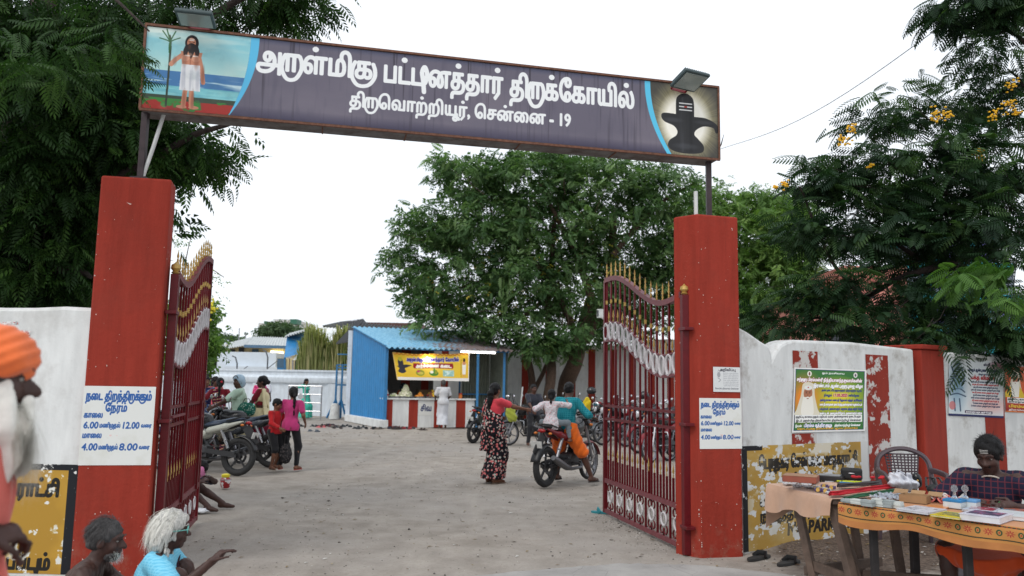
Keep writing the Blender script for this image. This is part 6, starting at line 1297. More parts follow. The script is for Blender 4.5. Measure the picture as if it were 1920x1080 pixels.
    def guard(nm, cx, cz, r, w, a0, a1, mat):
        m = MB(); V = []; k = 12
        for i in range(k+1):
            a = a0+(a1-a0)*i/k
            for q in (-w, -w*.6, 0, w*.6, w): rr = r-.03*(abs(q)/w)**2; V.append((cx+rr*math.cos(a), q, cz+rr*math.sin(a)))
        m.add(V, [(i*5+j, i*5+j+1, (i+1)*5+j+1, (i+1)*5+j) for i in range(k) for j in range(4)]); o = part(nm, m, mat, t, True, 0); s_ = o.modifiers.new('t', 'SOLIDIFY'); s_.thickness = .008
    guard('front_mudguard', .66, .30, .335, .065, R(15), R(140), Mt); guard('rear_mudguard', -.64, .30, .35, .075, R(80), R(165), M_black)
    m = MB(); m.bar((-.72, 0, .78), (-.93, 0, .50), .14, .02, (0, 1, 0)); part('mud_flap', m, M_black, t); tail_plate(t, -.90, .64)
    part('tail_light', MB().ell((-.76, 0, .84), (.045, .07, .03)), plain('red_lens', srgb(150, 16, 20), .2), t, True); part('grab_rail', MB().tube([(-.42, .12, .86), (-.68, .12, .93), (-.76, 0, .94), (-.68, -.12, .93), (-.42, -.12, .86)], .013, 6), M_black, t, True)
    e = MB(); e.box((.04, 0, .36), (.30, .20, .18)); e.lathe([(.085, -.11), (.095, -.1), (.095, .1), (.085, .11)], (-.0, 0, .38), 18, rx(R(90)))
    for k in range(6): e.box((.17+k*.013, 0, .50+k*.026), (.16, .17, .012), ry(R(-25)))
    e.box((.20, 0, .56), (.11, .13, .18), ry(R(-25))); part('engine', e, M_engine, t, bevel=.006)
    part('frame', MB().tube([(.42, 0, .88), (.30, 0, .6), (.22, 0, .30), (-.1, 0, .26)], .022, 8).tube([(.42, 0, .86), (.0, 0, .74), (-.3, 0, .72), (-.7, 0, .82)], .022, 8), M_black, t, True)
    part('exhaust', MB().tube([(.24, -.08, .46), (.30, -.10, .34), (.20, -.13, .24), (-.1, -.14, .24), (-.30, -.16, .28), (-.62, -.19, .40), (-.74, -.2, .45)], [.02, .02, .022, .03, .05, .055, .04], 10), plain('dull_exhaust_steel', (.14, .14, .15, 1), .45, .8), t, True)
    part('leg_guard', MB().tube([(.3, -.02, .34), (.32, -.26, .34), (.34, -.3, .45), (.33, -.26, .60), (.34, 0, .62), (.33, .26, .60), (.34, .3, .45), (.32, .26, .34), (.3, .02, .34)], .012, 6), M_chrome, t, True)
    part('chain_cover', MB().bar((-.62, .09, .33), (-.05, .1, .38), .02, .07), M_black, t); part('side_stand', MB().tube([(-.02, .1, .26), (-.08, .22, .03)], .011, 6), M_black, t); return t
def scooter(label, body, group=None):
    t = thing('scooter', label, 'scooter', (0, 0, 0), 0, group); Mt = plain(body[0], body[1], .25, 0, .05, 4, 0)
    wheel(t, -.58, .24, .24, M_alum, 5, .055); wheel(t, .62, .24, .24, M_alum, 5, .05)
    b = Body(.013); b.cap((.40, 0, .42), (.30, 0, .92), .16, .13, .05); b.sub((.05, 0, .70), (.29, .4, .42)); b.cap((.60, 0, .50), (.45, 0, .45), .07, .09, .05); part('front_apron', b.mesh('front_apron', Mt), Mt, t)
    b = Body(.013); b.ell((-.42, 0, .58), (.36, .15, .16), ry(R(12)), .06).cap((-.75, 0, .70), (-.5, 0, .64), .05, .11, .06); part('rear_body', b.mesh('rear_body', Mt), Mt, t)
    part('floorboard', MB().box((.10, 0, .33), (.46, .26, .06)), M_black, t, bevel=.02)
    b = Body(.012); b.ell((-.15, 0, .77), (.2, .13, .055), ry(R(4)), .05).ell((-.5, 0, .82), (.26, .12, .05), ry(R(8)), .05); part('seat', b.mesh('seat', M_black), M_black, t)
    b = Body(.011); b.ell((.33, 0, 1.0), (.09, .14, .075), None, .03).cap((.30, -.16, .99), (.30, .16, .99), .045, None, .04); part('handlebar_cowl', b.mesh('handlebar_cowl', Mt), Mt, t); part('headlight', MB().ell((.405, 0, .99), (.03, .075, .05)), plain('headlamp_glass', (.5, .5, .52, 1), .1, .2), t, True)
    b = Body(.011); b.ell((.62, 0, .42), (.19, .07, .075), ry(R(10)), .03); part('front_mudguard', b.mesh('front_mudguard', Mt), Mt, t)
    for s in (-1, 1):
        part('grip', MB().tube([(.28, s*.2, .99), (.25, s*.34, .98)], .02, 8), M_black, t, True); m = MB().tube([(.3, s*.16, 1.02), (.33, s*.24, 1.15)], .007, 5); mo = part('mirror', m, M_black, t, True); part('mirror_glass', MB().ell((.33, s*.27, 1.19), (.014, .06, .045)), M_chrome, mo, True)
    part('grab_rail', MB().tube([(-.5, .12, .80), (-.8, .10, .86), (-.82, -.10, .86), (-.5, -.12, .80)], .013, 6), M_chrome, t, True); part('tail_light', MB().ell((-.8, 0, .68), (.03, .09, .04)), plain('red_lens', srgb(150, 16, 20), .2), t, True)
    part('engine', MB().box((-.40, -.10, .30), (.34, .12, .16)).tube([(-.3, .12, .26), (-.75, .16, .32)], .045, 10), M_engine, t); tail_plate(t, -.85, .5); part('rear_mudguard', MB().bar((-.70, 0, .56), (-.88, 0, .40), .14, .02, (0, 1, 0)), M_black, t); return t
BR = ('bike_red', srgb(120, 14, 26)); BB = ('bike_black', (.012, .012, .014, 1)); BU = ('bike_blue', srgb(36, 58, 110)); BS = ('bike_silver', srgb(150, 154, 156)); BG = ('bike_grey', srgb(70, 74, 80))
main = motorcycle('red and black motorcycle carrying the man in the teal shirt and the small girl', BB, BR)
a, b = gz(1010, 915), gz(1112, 897); yaw = math.atan2(b[1]-a[1], b[0]-a[0])
mc = (a+b)/2; main.location = (mc[0], mc[1], 0); main.rotation_euler = (R(0), 0, yaw)
recolour(main, {})
for o in main.children:
    if o.name.startswith(('front_mudguard', 'side_panel')): o.material_slots[0].link = 'OBJECT'; o.material_slots[0].material = bpy.data.materials['bike_red']
MAINYAW = yaw; MAINPOS = mc
def place(root, x, y, rot, label, mp=None, lean=5):
    c = copy_tree(root); c.location = (x, y, float(gheight(np.array(x), np.array(y)))); c.rotation_euler = (R(lean), 0, R(rot)); c['label'] = label; c['category'] = root['category']
    if mp: recolour(c, {k: bpy.data.materials[v] for k, v in mp.items()})
    return c
for q in (BU, BS, BG): plain(q[0], q[1], .25, 0, .05, 4, 0)
plain('bike_teal', srgb(50, 90, 110), .3, 0, .05, 4, 0); plain('seat_cloth_brown', srgb(96, 84, 74), .8); plain('bike_seat_blue', srgb(46, 58, 76), .45, 0, .1, 4, 0); plain('silver_tail', srgb(176, 178, 168), .35, 0, .05, 4, 0)
# parked at left behind the left gate leaf: rear ends towards the yard
c = place(main, -5.05, 13.35, 168, 'nearest parked motorcycle at left, blue-grey seat and silver tail with a tied ribbon', {'bike_red': 'silver_tail', 'black_seat_vinyl': 'bike_seat_blue'}, 6)
def ribbon(par): part('ribbon', MB().tube([(-.62, -.13, .88), (-.66, -.16, .78), (-.64, -.17, .66)], .018, 5, flat=.3), plain('white_cloth', srgb(214, 216, 220), .8), par)
ribbon(c)
place(main, -4.9, 14.6, 172, 'second parked motorcycle at left with dark blue seat behind the silver-tailed one', {'bike_red': 'bike_grey', 'black_seat_vinyl': 'bike_seat_blue'}, 6)
place(main, -6.1, 14.1, 165, 'third parked motorcycle at left mostly hidden by the gate leaf', {'bike_red': 'bike_blue'}, 6)
# the bike behind the woman in the flowered sari
place(main, -.62, 21.4, 60, 'dark motorcycle standing behind the woman in the flowered sari', {'bike_red': 'bike_teal'}, 6)
grp = [(2.35, 24.2, 205, 'black motorcycle with a helmet on its mirror left of the right gate leaf', {'bike_red': 'bike_grey'}),
       (2.9, 22.6, 215, 'red motorcycle beside the yellow bag in the parked row', {}),
       (3.5, 20.9, 214, 'red and black motorcycle seen through the free end of the right gate leaf', {'bike_black': 'bike_red'}),
       (4.1, 22.2, 212, 'silver motorcycle with white tail seen through the middle of the right gate', {'bike_red': 'bike_silver'}),
       (4.4, 19.6, 216, 'blue motorcycle seen through the gate between two red ones', {'bike_red': 'bike_blue'}),
       (3.9, 17.6, 220, 'black motorcycle nearest the right gate leaf, seen through its lower bars', {'bike_red': 'bike_grey'}),
       (4.9, 21.6, 214, 'motorcycle with a brown seat cloth near the right pillar', {'black_seat_vinyl': 'seat_cloth_brown'}),
       (1.55, 23.6, 200, 'grey motorcycle just right of the rider in the teal shirt', {'bike_red': 'bike_silver', 'bike_black': 'bike_grey'}),
       (5.3, 23.4, 214, 'rear motorcycle in the row closest to the right pillar', {'bike_red': 'bike_teal'}),
       (3.3, 25.6, 205, 'farthest red motorcycle standing against the striped wall', {'bike_black': 'bike_red'})]
for i, (x, y, r, mp, lab) in enumerate(((3.0, 21.4, 210, {'bike_red': 'bike_grey'}, 'dark motorcycle second in line behind the free end of the right gate leaf'), (3.75, 23.6, 212, {'bike_red': 'bike_blue'}, 'dark blue motorcycle in the back row seen through the gate middle'), (3.55, 19.4, 218, {}, 'red-tailed motorcycle in the front row seen through the gate'), (4.6, 24.8, 212, {'bike_black': 'bike_red'}, 'back row red motorcycle beside the right pillar'), (2.5, 26.0, 205, {'bike_red': 'bike_silver'}, 'silver-tailed motorcycle by the wall left of the gate leaf'), (4.2, 18.4, 216, {'bike_red': 'bike_silver'}, 'front row motorcycle with silver tail near the gate hinge'), (1.95, 25.2, 200, {'bike_black': 'bike_grey'}, 'grey motorcycle behind the shoulder of the teal-shirted rider'), (3.35, 17.0, 225, {}, 'black and red motorcycle nearest the gate seen above its lower rail'))): grp.append((x, y, r, lab, mp))
for x, y, r, lab, mp in grp:
    c = place(main, x, y, r, lab, mp, 7); c['group'] = 'motorcycles parked inside the gate on the right'
def helmet(par_loc, lab, c=(.02, .02, .022, 1), nm='helmet_black'):
    t = thing('helmet', lab, 'helmet', par_loc); b = Body(.012); b.ell((0, 0, 0), (.14, .12, .125), None, .02); b.sub((.15, 0, -.04), (.09, .1, .06)); b.cut((0, 0, -1), (0, 0, -.09)); part('shell', b.mesh('shell', plain(nm, c, .2, 0, .05, 4, 0)), None or M_black, t); part('visor', MB().ell((.05, 0, -.01), (.095, .105, .07)), plain('smoked_visor', (.02, .02, .025, 1), .1), t, True)
helmet(gy(1109, 733, 23.8), 'black helmet hung on the handlebar of a parked motorcycle left of the gate'); helmet(gy(1208, 742, 21.5), 'black helmet on a motorcycle seen through the middle of the right gate')
t = thing('cloth_bag', 'yellow bag hanging from a parked motorcycle left of the right gate', 'bag', gy(1100, 760, 22.9)); b = Body(.014); b.ell((0, 0, 0), (.12, .08, .2), None, .03).ell((.02, 0, .14), (.06, .05, .1), None, .05); b.disp = wrinkle(.012, 26, 3); part('sack', b.mesh('sack', cloth('yellow_bag_cloth', srgb(206, 178, 30))), M_black, t); part('strap', MB().tube([(0, 0, .22), (.02, 0, .34), (.05, 0, .22)], .008, 5), M_black, t)
# ------------------------------------------------------------------ people
def skinmat(name, c):
    n = N(name); n.col(n.mix(n.ramp(n.noise(16, 5, .6), [(.35, 0.0), (.65, 1.0)]), dk(c, .82), dk(c, 1.15))); n.rough(.5); n.b.inputs['Specular IOR Level'].default_value = .35
    n.b.inputs['Subsurface Weight'].default_value = .06; n.b.inputs['Subsurface Radius'].default_value = (.02, .008, .004); n.bump(n.math('ADD', n.noise(60, 5, .7), n.math('MULTIPLY', n.noise(18, 3), .6)), .3, .004); return n.m
SK = {k: skinmat('skin_'+k, srgb(*c)) for k, c in dict(dark=(84, 56, 46), deep=(66, 44, 38), brown=(118, 80, 62), warm=(136, 92, 70)).items()}
def hairmat(name, c, r=.5):
    n = N(name); v = n.noise(30, 5, .7, n.mapping((5, 5, .6))); n.col(n.mix(n.ramp(v, [(.35, 0.0), (.65, 1.0)]), dk(c, .55), dk(c, 1.4))); n.rough(r); n.b.inputs['Specular IOR Level'].default_value = .22; n.bump(v, .7, .01); return n.m
HB = hairmat('black_hair', (.006, .0055, .006, 1), .45); HG = hairmat('grey_hair', srgb(72, 70, 70)); HW = hairmat('white_hair', srgb(190, 188, 182), .6); HWL = plain('bright_white_hair', srgb(222, 220, 212), .6, 0, .1, 40, 0)
M_eye = plain('eye_white', (.26, .235, .21, 1), .3, 0, .05); M_iris = plain('dark_iris', (.012, .008, .006, 1), .15, 0, 0)
def ik(a, c, l1, l2, pole):
    a, c = np.array(a, float), np.array(c, float); d = c-a; L = np.linalg.norm(d); m = (l1+l2)*.995
    if L > m: c = a+d/L*m; d = c-a; L = m
    x = (l1*l1-l2*l2+L*L)/(2*L); h = math.sqrt(max(l1*l1-x*x, 0)); u = d/L; p = np.array(pole, float); p = p-u*(p@u); p = nrm(p); return a+u*x+p*h, c
def figure(label, pos, rot, H=1.66, pel=None, lean=(0, 0), turn=0.0, look=(0, 0), hL=(.24, -.02, .84), hR=(-.24, -.02, .84), fL=None, fR=None, kL=(.1, -1, 0), kR=(-.1, -1, 0), eL=(.5, .8, -.3), eR=(-.5, .8, -.3),
           skin='brown', hair='short', hairm=None, clothes=(), female=False, res=.013, curlL=.5, curlR=.5, toeL=None, toeR=None, hs=1.0, beard=None, fat=0.0, detail=False, palmL=None, palmR=None, world_z=0.0, group=None, bodycut=None):
    """pose in metres: x to the person's left, -y forward, z up; lean = (forward, left) tilt of the trunk in degrees"""
    k = H/1.7; S = lambda p: np.array(p, float)/k
    t = thing('person', label, 'person', (pos[0], pos[1], world_z), R(rot), group); t.scale = (k, k, k)
    fL = S(fL) if fL is not None else np.array([.10, .01, .08]); fR = S(fR) if fR is not None else np.array([-.10, .01, .08])
    P = S(pel) if pel is not None else np.array([0, 0, .925]); n = nrm(rx(R(lean[0]))@ry(R(lean[1]))@np.array([0, 0, 1.0])); n = nrm(np.array([math.tan(R(lean[1])), -math.tan(R(lean[0])), 1.0])) if abs(lean[0]) < 85 else n
    X = rz(R(turn))@np.array([1.0, 0, 0]); X = nrm(X-n*(X@n)); Yb = np.cross(n, X); Rt = np.stack([X, Yb, n], 1)     # Yb = backwards
    sw = .150 if female else .168; sh = {1: P+n*.45+X*sw, -1: P+n*.45-X*sw}; hip = {1: P+np.array([.085, 0, -.03]), -1: P+np.array([-.085, 0, -.03])}
    neck = P+n*.49; hf = rz(R(look[0]))@rx(R(-look[1]))@np.array([0, -1.0, 0]); hd = nrm(n*.6+np.array([0, 0, 1])*.4+hf*.12); hc = neck+hd*.145*hs+hf*.01
    u = nrm(np.array([0, 0, 1.0])-hf*hf[2]); sd = np.cross(hf, u)*-1.0; sd = nrm(np.cross(u, -hf)); 
    HM = lambda s_, f_, u_: hc+(sd*s_+hf*f_+u*u_)*hs
    HR = np.stack([sd, -hf, u], 1)
    el, wr = {}, {}
    for s, h_, e_ in ((1, hL, eL), (-1, hR, eR)): el[s], wr[s] = ik(sh[s], S(h_), .28, .245, e_)
    kn, an = {}, {}
    for s, f_, k_ in ((1, fL, kL), (-1, fR, kR)): kn[s], an[s] = ik(hip[s], f_, .43, .41, k_)
    def torso(b, i=0.0, low=True):
        b.ell(P+n*.02, (.155+i+fat, .112+i+fat*.7, .13+i), Rt, .05); b.ell(P+n*.17, (.125+i+fat, .092+i+fat, .15), Rt, .05); b.ell(P+n*.33+Yb*.005, (.148+i+fat*.5, .105+i+fat*.4, .165), Rt, .05); b.cap(sh[1]-X*.02, sh[-1]+X*.02, .052+i, None, .05)
        if female:
            for s in (-1, 1): b.ell(P+n*.31+X*s*.07-Yb*.085, (.062+i*.6, .06+i*.6, .062+i*.6), Rt, .03)
    def arm(b, s, i=0.0, fr=2.0):
        A, E_, W_ = sh[s], el[s], wr[s]
        if fr <= 1: b.chain([A, A+(E_-A)*fr], [.052+i, .044+i], .03)
        else: b.chain([A, E_, E_+(W_-E_)*(fr-1)], [.049+i, .038+i, (.038-(.014*(fr-1)))+i], .03)
    def leg(b, s, i=0.0, fr=2.0):
        A, K_, W_ = hip[s], kn[s], an[s]
        if fr <= 1: b.chain([A, A+(K_-A)*fr], [.088+i+fat*.5, .07+i], .04)
        else: b.chain([A, K_, K_+(W_-K_)*(fr-1)], [.088+i+fat*.5, .056+i, .052-(.018*(fr-1))+i], .04)
    # --- body, one surface
    b = Body(res); torso(b)
    for s in (-1, 1):
        arm(b, s); leg(b, s); cm = kn[s]+(an[s]-kn[s])*.3; ld = nrm(an[s]-kn[s]); bk = nrm(np.cross(ld, np.cross(np.array([0, -1.0, 0]) if abs(ld[1]) < .9 else np.array([0, 0, 1.0]), ld)))*-1; b.cap(cm, kn[s]+(an[s]-kn[s])*.55, .05, .038, .03)
        toe = {1: toeL, -1: toeR}[s]; td = nrm(np.array(toe if toe is not None else (s*.2, -1, 0), float)); a0 = an[s]+np.array([0, 0, -.035]); b.cap(a0-td*.04, a0+td*.06, .034, .032, .025); b.cap(a0+td*.06, a0+td*.15+np.array([0, 0, -.012]), .034, .022, .02)
        fd = nrm(wr[s]-el[s]); cl = curlL if s > 0 else curlR; pn = {1: palmL, -1: palmR}[s]; pn = nrm(np.array(pn if pn is not None else (-s, 0, -.3), float)); pn = nrm(pn-fd*(pn@fd)); la = np.cross(fd, pn); W_ = wr[s]; fr_ = max(.0085, res*.72)
        if detail: b.cap(W_+fd*.012, W_+fd*.075, .024, .026, .015); b.ell(W_+fd*.055, (.040, .048, .017), np.stack([la, fd, pn], 1), .012)
        else: b.ell(W_+fd*.05, (.038, .05, .02), np.stack([la, fd, pn], 1), .02)
        for j, (lo_, fl) in enumerate(((-.031, .072), (-.0105, .082), (.0105, .078), (.030, .062))):
            p = W_+fd*.088+la*lo_; dirn = fd.copy(); sp = la*lo_*1.1
            for q in range(3):
                ang = cl*(.5+.45*q)+(.1*j if detail else 0)*cl; dd = nrm(fd*math.cos(ang)+pn*math.sin(ang)+sp); e_ = p+dd*fl*(.45, .32, .26)[q]; b.cap(p, e_, fr_*(1.08-.08*q), fr_*(1-.08*q), .004 if detail else .008); p = e_
        ts = {1: 1, -1: -1}[s]; th = W_+fd*.02-la*.028*1.0; d1 = nrm(fd*.75-la*.65+pn*.3*cl); m1 = th+d1*.045; d2 = nrm(fd*.9-la*.1+pn*.7*cl); b.chain([th, m1, m1+d2*.035, m1+d2*.035+nrm(fd+pn*cl)*.022], [fr_*1.35, fr_*1.15, fr_*1.0, fr_*.9], .006)
    b.cap(neck-n*.03, hc+(-hf*.01-u*.06)*hs, .052, .050, .03)
    b.ell(HM(0, -.014, .032), np.array((.074, .094, .086))*hs, HR, .02); b.ell(HM(0, .026, -.03), np.array((.06, .064, .086))*hs, HR, .025); b.ell(HM(0, .052, -.092), np.array((.028, .026, .024))*hs, HR, .025)
    b.cap(HM(0, .078, .012), HM(0, .108, -.028), .0095*hs, .0155*hs, .012); 
    for s in (-1, 1):
        b.ell(HM(s*.014, .094, -.030), np.array((.011, .011, .009))*hs, HR, .008); b.cap(HM(s*.012, .083, .026), HM(s*.042, .068, .024), .011*hs, None, .014); b.ell(HM(s*.04, .058, -.03), np.array((.022, .02, .022))*hs, HR, .02)
        b.sub(HM(s*.031, .098, .006), np.array((.018, .017, .012))*hs, HR, .014); b.ell(HM(s*.077, -.006, -.01), np.array((.010, .022, .032))*hs, HR, .01)
    b.cap(HM(-.02, .086, -.056), HM(.02, .086, -.056), .0078*hs, None, .007); b.cap(HM(-.016, .084, -.068), HM(.016, .084, -.068), .0088*hs, None, .007)
    if detail: b.disp = wrinkle(.0022, 95, 3)
    part('body', b.mesh('body', SK[skin]), None, t)
    if detail or H > 0:
        for s in (-1, 1):
            o = part('eye', MB().ell(HM(s*.030, .0695, .006), np.array((.0135, .012, .0088))*hs, HR, 10, 7), M_eye, t, True); part('iris', MB().ell(HM(s*.030, .0795, .006), np.array((.0058, .003, .0058))*hs, HR, 8, 5), M_iris, o, True)
            if detail: part('eyelid', MB().ell(HM(s*.030, .0685, .0125), np.array((.0155, .0145, .0075))*hs, HR, 12, 7), SK[skin], t, True)
            part('eyebrow', MB().tube([HM(s*.012, .0975, .030), HM(s*.028, .096, .037), HM(s*.046, .080, .032)], [.0035*hs, .0042*hs, .0022*hs], 5, flat=.6), hairm or HB, t, True)
    # --- clothes
    for ci, c in enumerate(clothes):
        kind, mat = c[0], c[1]; o = dict(c[2]) if len(c) > 2 else {}; b = Body(o.get('res', res)); b.disp = wrinkle(o.get('w', .006), o.get('f', 30), ci+int(abs(pos[0]*10)), o.get('v', .5))
        i = o.get('i', .014)
        if kind == 'shirt':
            torso(b, i)
            for s in (-1, 1): arm(b, s, i+.004, o.get('sleeve', .7))
            hem = o.get('hem', .08); b.ell(P-n*hem*.4, (.178+i+fat, .140+i+fat*.7, .09+hem*.8), Rt, .05); b.cut(-n, P-n*hem); b.cut(nrm(n-Yb*o.get('vneck', .15)), neck+n*.012); nm = o.get('name', 'shirt')
        elif kind == 'pants':
            b.ell(P+n*.02, (.158+i+fat, .116+i+fat*.7, .13+i), Rt, .05); [leg(b, s, i, o.get('len', 1.95)) for s in (-1, 1)]; b.cut(n, P+n*.09)
            nm = o.get('name', 'trousers')
        elif kind == 'skirt':
            fr = o.get('len', 1.9); fl = o.get('flare', .03); b.ell(P+n*.02, (.16+i+fat, .12+i+fat*.7, .14+i), Rt, .05)
            for s in (-1, 1): leg(b, s, i+.02, fr)
            kk = (kn[1]+kn[-1])/2; aa = (an[1]+an[-1])/2; rr = np.linalg.norm(kn[1]-kn[-1])/2; b.cap(P, kk, .13+i, .09+fl+rr*.4, .06)
            b.cap(kn[1], kn[-1], .06+i, None, .05)
            if fr > 1: e_ = kk+(aa-kk)*(fr-1); b.cap(kk, e_, .09+fl+rr*.4, .09+fl*2+rr*.4, .05); b.cap(kn[1]+(an[1]-kn[1])*(fr-1), kn[-1]+(an[-1]-kn[-1])*(fr-1), .055+fl, None, .05)
            if 'hemz' in o: b.cut((0, 0, -1), (0, 0, o['hemz']/k))
            b.cut(n, P+n*o.get('waist', .11)); nm = o.get('name', 'skirt')
        elif kind == 'pallu':
            torso(b, .026); b.cap(sh[1], sh[1]+(el[1]-sh[1])*.2, .06, None, .03); sl = nrm(X*.62+n*-.78) if o.get('side', 1) > 0 else nrm(-X*.62-n*.78); c0 = P+n*.26; wd = o.get('wd', .085); b.cut(sl, c0+sl*wd); b.cut(-sl, c0-sl*wd); nm = o.get('name', 'sari_drape')
            b.cut(n, neck+n*.02)
        elif kind == 'fall':      # loose end hanging from the left shoulder down the back
            a0 = sh[1]+Yb*.06+n*.02; L_ = o.get('len', .75); e_ = a0+np.array([0, 0, -L_])+Yb*.07+X*o.get('dx', 0); w_ = o.get('wd', .10)
            for q in np.linspace(-1, 1, 5): b.cap(a0-X*w_*.6*(q+.5), e_-X*w_*(q+.2), .022, .02, .03)
            nm = 'sari_fall'
        elif kind == 'wrap': b.cap(sh[1]+n*.02, sh[1]+(el[1]-sh[1])*.5, .07, .06, .04); torso(b, .022); nm = o.get('name', 'wrap')
        if o.get('fn'): o['fn'](b, locals())
        part(nm, b.mesh(nm, mat), None, t)
    # --- hair
    hm = hairm or HB
    if hair:
        b = Body(max(res*.8, .006)); g = np.random.RandomState(int(abs(pos[0])*100)); b.disp = wrinkle(.004 if hair != 'wild' else .010, 120 if hair != 'wild' else 70, 5, .35)
        th = {'short': .007, 'thick': .013, 'wild': .014}.get(hair, .012)
        b.ell(HM(0, -.018, .036), np.array((.076+th, .095+th, .086+th))*hs, HR, .01)
        if hair in ('short', 'thick'): b.ell(HM(0, -.05, -.01), np.array((.070, .06, .06))*hs, HR, .02)
        else: b.ell(HM(0, -.045, -.02), np.array((.076, .066, .07))*hs, HR, .02)
        if hair == 'bun': b.ell(HM(0, -.125, -.01), np.array((.05, .045, .045))*hs, HR, .01)
        if hair in ('braid', 'tail', 'longtail'):
            L_ = {'braid': .42, 'tail': .16, 'longtail': .34}[hair]; a0 = HM(0, -.10, -.01); a1 = HM(0, -.135, -.06); down = np.array([0, 0, -1.0]); r_ = .026 if hair != 'longtail' else .05
            e1 = a1+down*L_*.5+Yb*.01; b.chain([a0, a1, e1, a1+down*L_+Yb*.0], [.04, r_*1.1, r_, r_*.4], .015)
        if hair == 'wild':
            for q in range(26): a = g.uniform(.9, 5.4); r0 = HM(.08*math.sin(a), .07*math.cos(a)*(-1 if True else 1)*1.0-.03, g.uniform(-.03, .05)); b.cap(r0, r0+(sd*math.sin(a)*.04-hf*abs(math.cos(a))*.03-u*g.uniform(.09, .17))*hs, .022, .007, .012)
        b.sub(HM(0, .115, -.045), np.array((.078, .088, .106 if hair != 'thick' else .098))*hs, HR, .012)
        for s in (-1, 1): b.sub(HM(s*.09, .012, -.03), np.array((.02, .03, .045))*hs, HR, .01)
        part('hair', b.mesh('hair', hm), None, t)
    if beard:
        b = Body(max(res*.8, .006)); b.disp = wrinkle(.004, 110, 3, .3)
        if beard == 'stubble': b.ell(HM(0, .040, -.078), np.array((.054, .050, .046))*hs, HR, .01); b.sub(HM(0, .098, -.052), np.array((.026, .03, .010))*hs, HR, .008); b.cut(u, HM(0, 0, -.052))
        if beard == 'moustache': b.cap(HM(-.026, .090, -.049), HM(.026, .090, -.049), .006, None, .006)
        if beard == 'long':
            b.ell(HM(0, .045, -.085), np.array((.064, .055, .06))*hs, HR, .02); b.chain([HM(0, .055, -.11), HM(0, .05, -.22), HM(0, .03, -.36)], [.055, .05, .02], .03); b.cap(HM(-.035, .09, -.052), HM(.035, .09, -.052), .012, None, .01); b.disp = wrinkle(.012, 60, 3, .3)
            for s in (-1, 1): b.cap(HM(s*.06, .02, -.03), HM(s*.05, .05, -.12), .024, .04, .02)
        part('beard', b.mesh('beard', {'short': hm}.get(beard, HWL if beard == 'long' else (HG if beard == 'stubble' else hm))), None, t)
    t['_J'] = 1
    return t, dict(P=P, n=n, X=X, Yb=Yb, sh=sh, el=el, wr=wr, kn=kn, an=an, HM=HM, HR=HR, k=k, hc=hc, hf=hf, u=u, sd=sd, hip=hip)
def strands(t, J, n_, L, w, mat, zone, grav=1.0, out=.5, seed=1, back=False, curl=.02):
    g = np.random.RandomState(seed); HM = J['HM']; V = []; F = []; o = 0
    while o < n_*10:
        v = nrm(g.normal(size=3))
        if not zone(v): continue
        a = HM(v[0]*.088, -.018+v[1]*.108, .036+v[2]*.10); dw = nrm(J['sd']*v[0]+J['hf']*v[1]+J['u']*v[2]); side = nrm(np.cross(dw, J['u'])+1e-3); l = L*g.uniform(.6, 1.3); tg = -J['u']*.8-J['hf']*.7; tg = nrm(tg-dw*(tg@dw)+1e-3); d = nrm(dw*out+tg+g.normal(size=3)*.22+(J['Yb']*.3 if back else 0)); p = a.copy()
        for k in range(5): f = (1, 1, .9, .6, .1)[k]; V += [p-side*w*f, p+side*w*f]; d = nrm(d+np.array([0, 0, -.45*grav])+g.normal(size=3)*curl*4); p = p+d*l/4
        F += [(o+2*k, o+2*k+1, o+2*k+3, o+2*k+2) for k in range(4)]; o += 10
    link('hair_strands', npmesh('hair_strands', np.array(V), np.array(F), mat), t)['kind'] = 'stuff'
def beard_strands(t, J, n_, mat, L=.3, w=.0016):
    g = np.random.RandomState(4); HM = J['HM']; V = []; F = []; o = 0
    for i in range(n_):
        a = HM(g.uniform(-.055, .055), .05+.045*g.rand(), g.uniform(-.12, -.05)); p = a.copy(); l = L*g.uniform(.5, 1.15); d = nrm(J['hf']*.9+np.array([0, 0, -.6])+g.normal(size=3)*.3); side = nrm(np.cross(d, J['hf'])+J['sd']*.6)
        for k in range(6): f = (1, 1, 1, .8, .5, .1)[k]; V += [p-side*w*f, p+side*w*f]; d = nrm(d*.8+np.array([0, 0, -.75])+g.normal(size=3)*.12); p = p+d*l/5
        F += [(o+2*k, o+2*k+1, o+2*k+3, o+2*k+2) for k in range(5)]; o += 12
    link('beard_strands', npmesh('beard_strands', np.array(V), np.array(F), mat), t)['kind'] = 'stuff'
def flipflops(t, J, mat, soles='sandal'):
    for s in (-1, 1):
        a = J['an'][s]; m = MB(); out = [(.042*math.cos(q)*(1.1 if math.sin(q) > 0 else .85), .135*math.sin(q)) for q in np.linspace(0, 2*math.pi, 16)[:-1]]
        fx = nrm(np.array([s*.2, -1, 0])); lx = np.cross(fx, (0, 0, 1)); m.prism(out, a+np.array([0, 0, -.079])+fx*.055, lx, fx, (0, 0, 1), .014); o = part(soles, m, mat, t)
        part('strap', MB().tube([a+fx*.08+lx*.04+np.array([0, 0, -.06]), a+fx*.09+np.array([0, 0, -.028]), a+fx*.08-lx*.04+np.array([0, 0, -.06])], .008, 5), mat, o, True)
C_ = lambda n_, c, **k: cloth(n_, srgb(*c), **k)
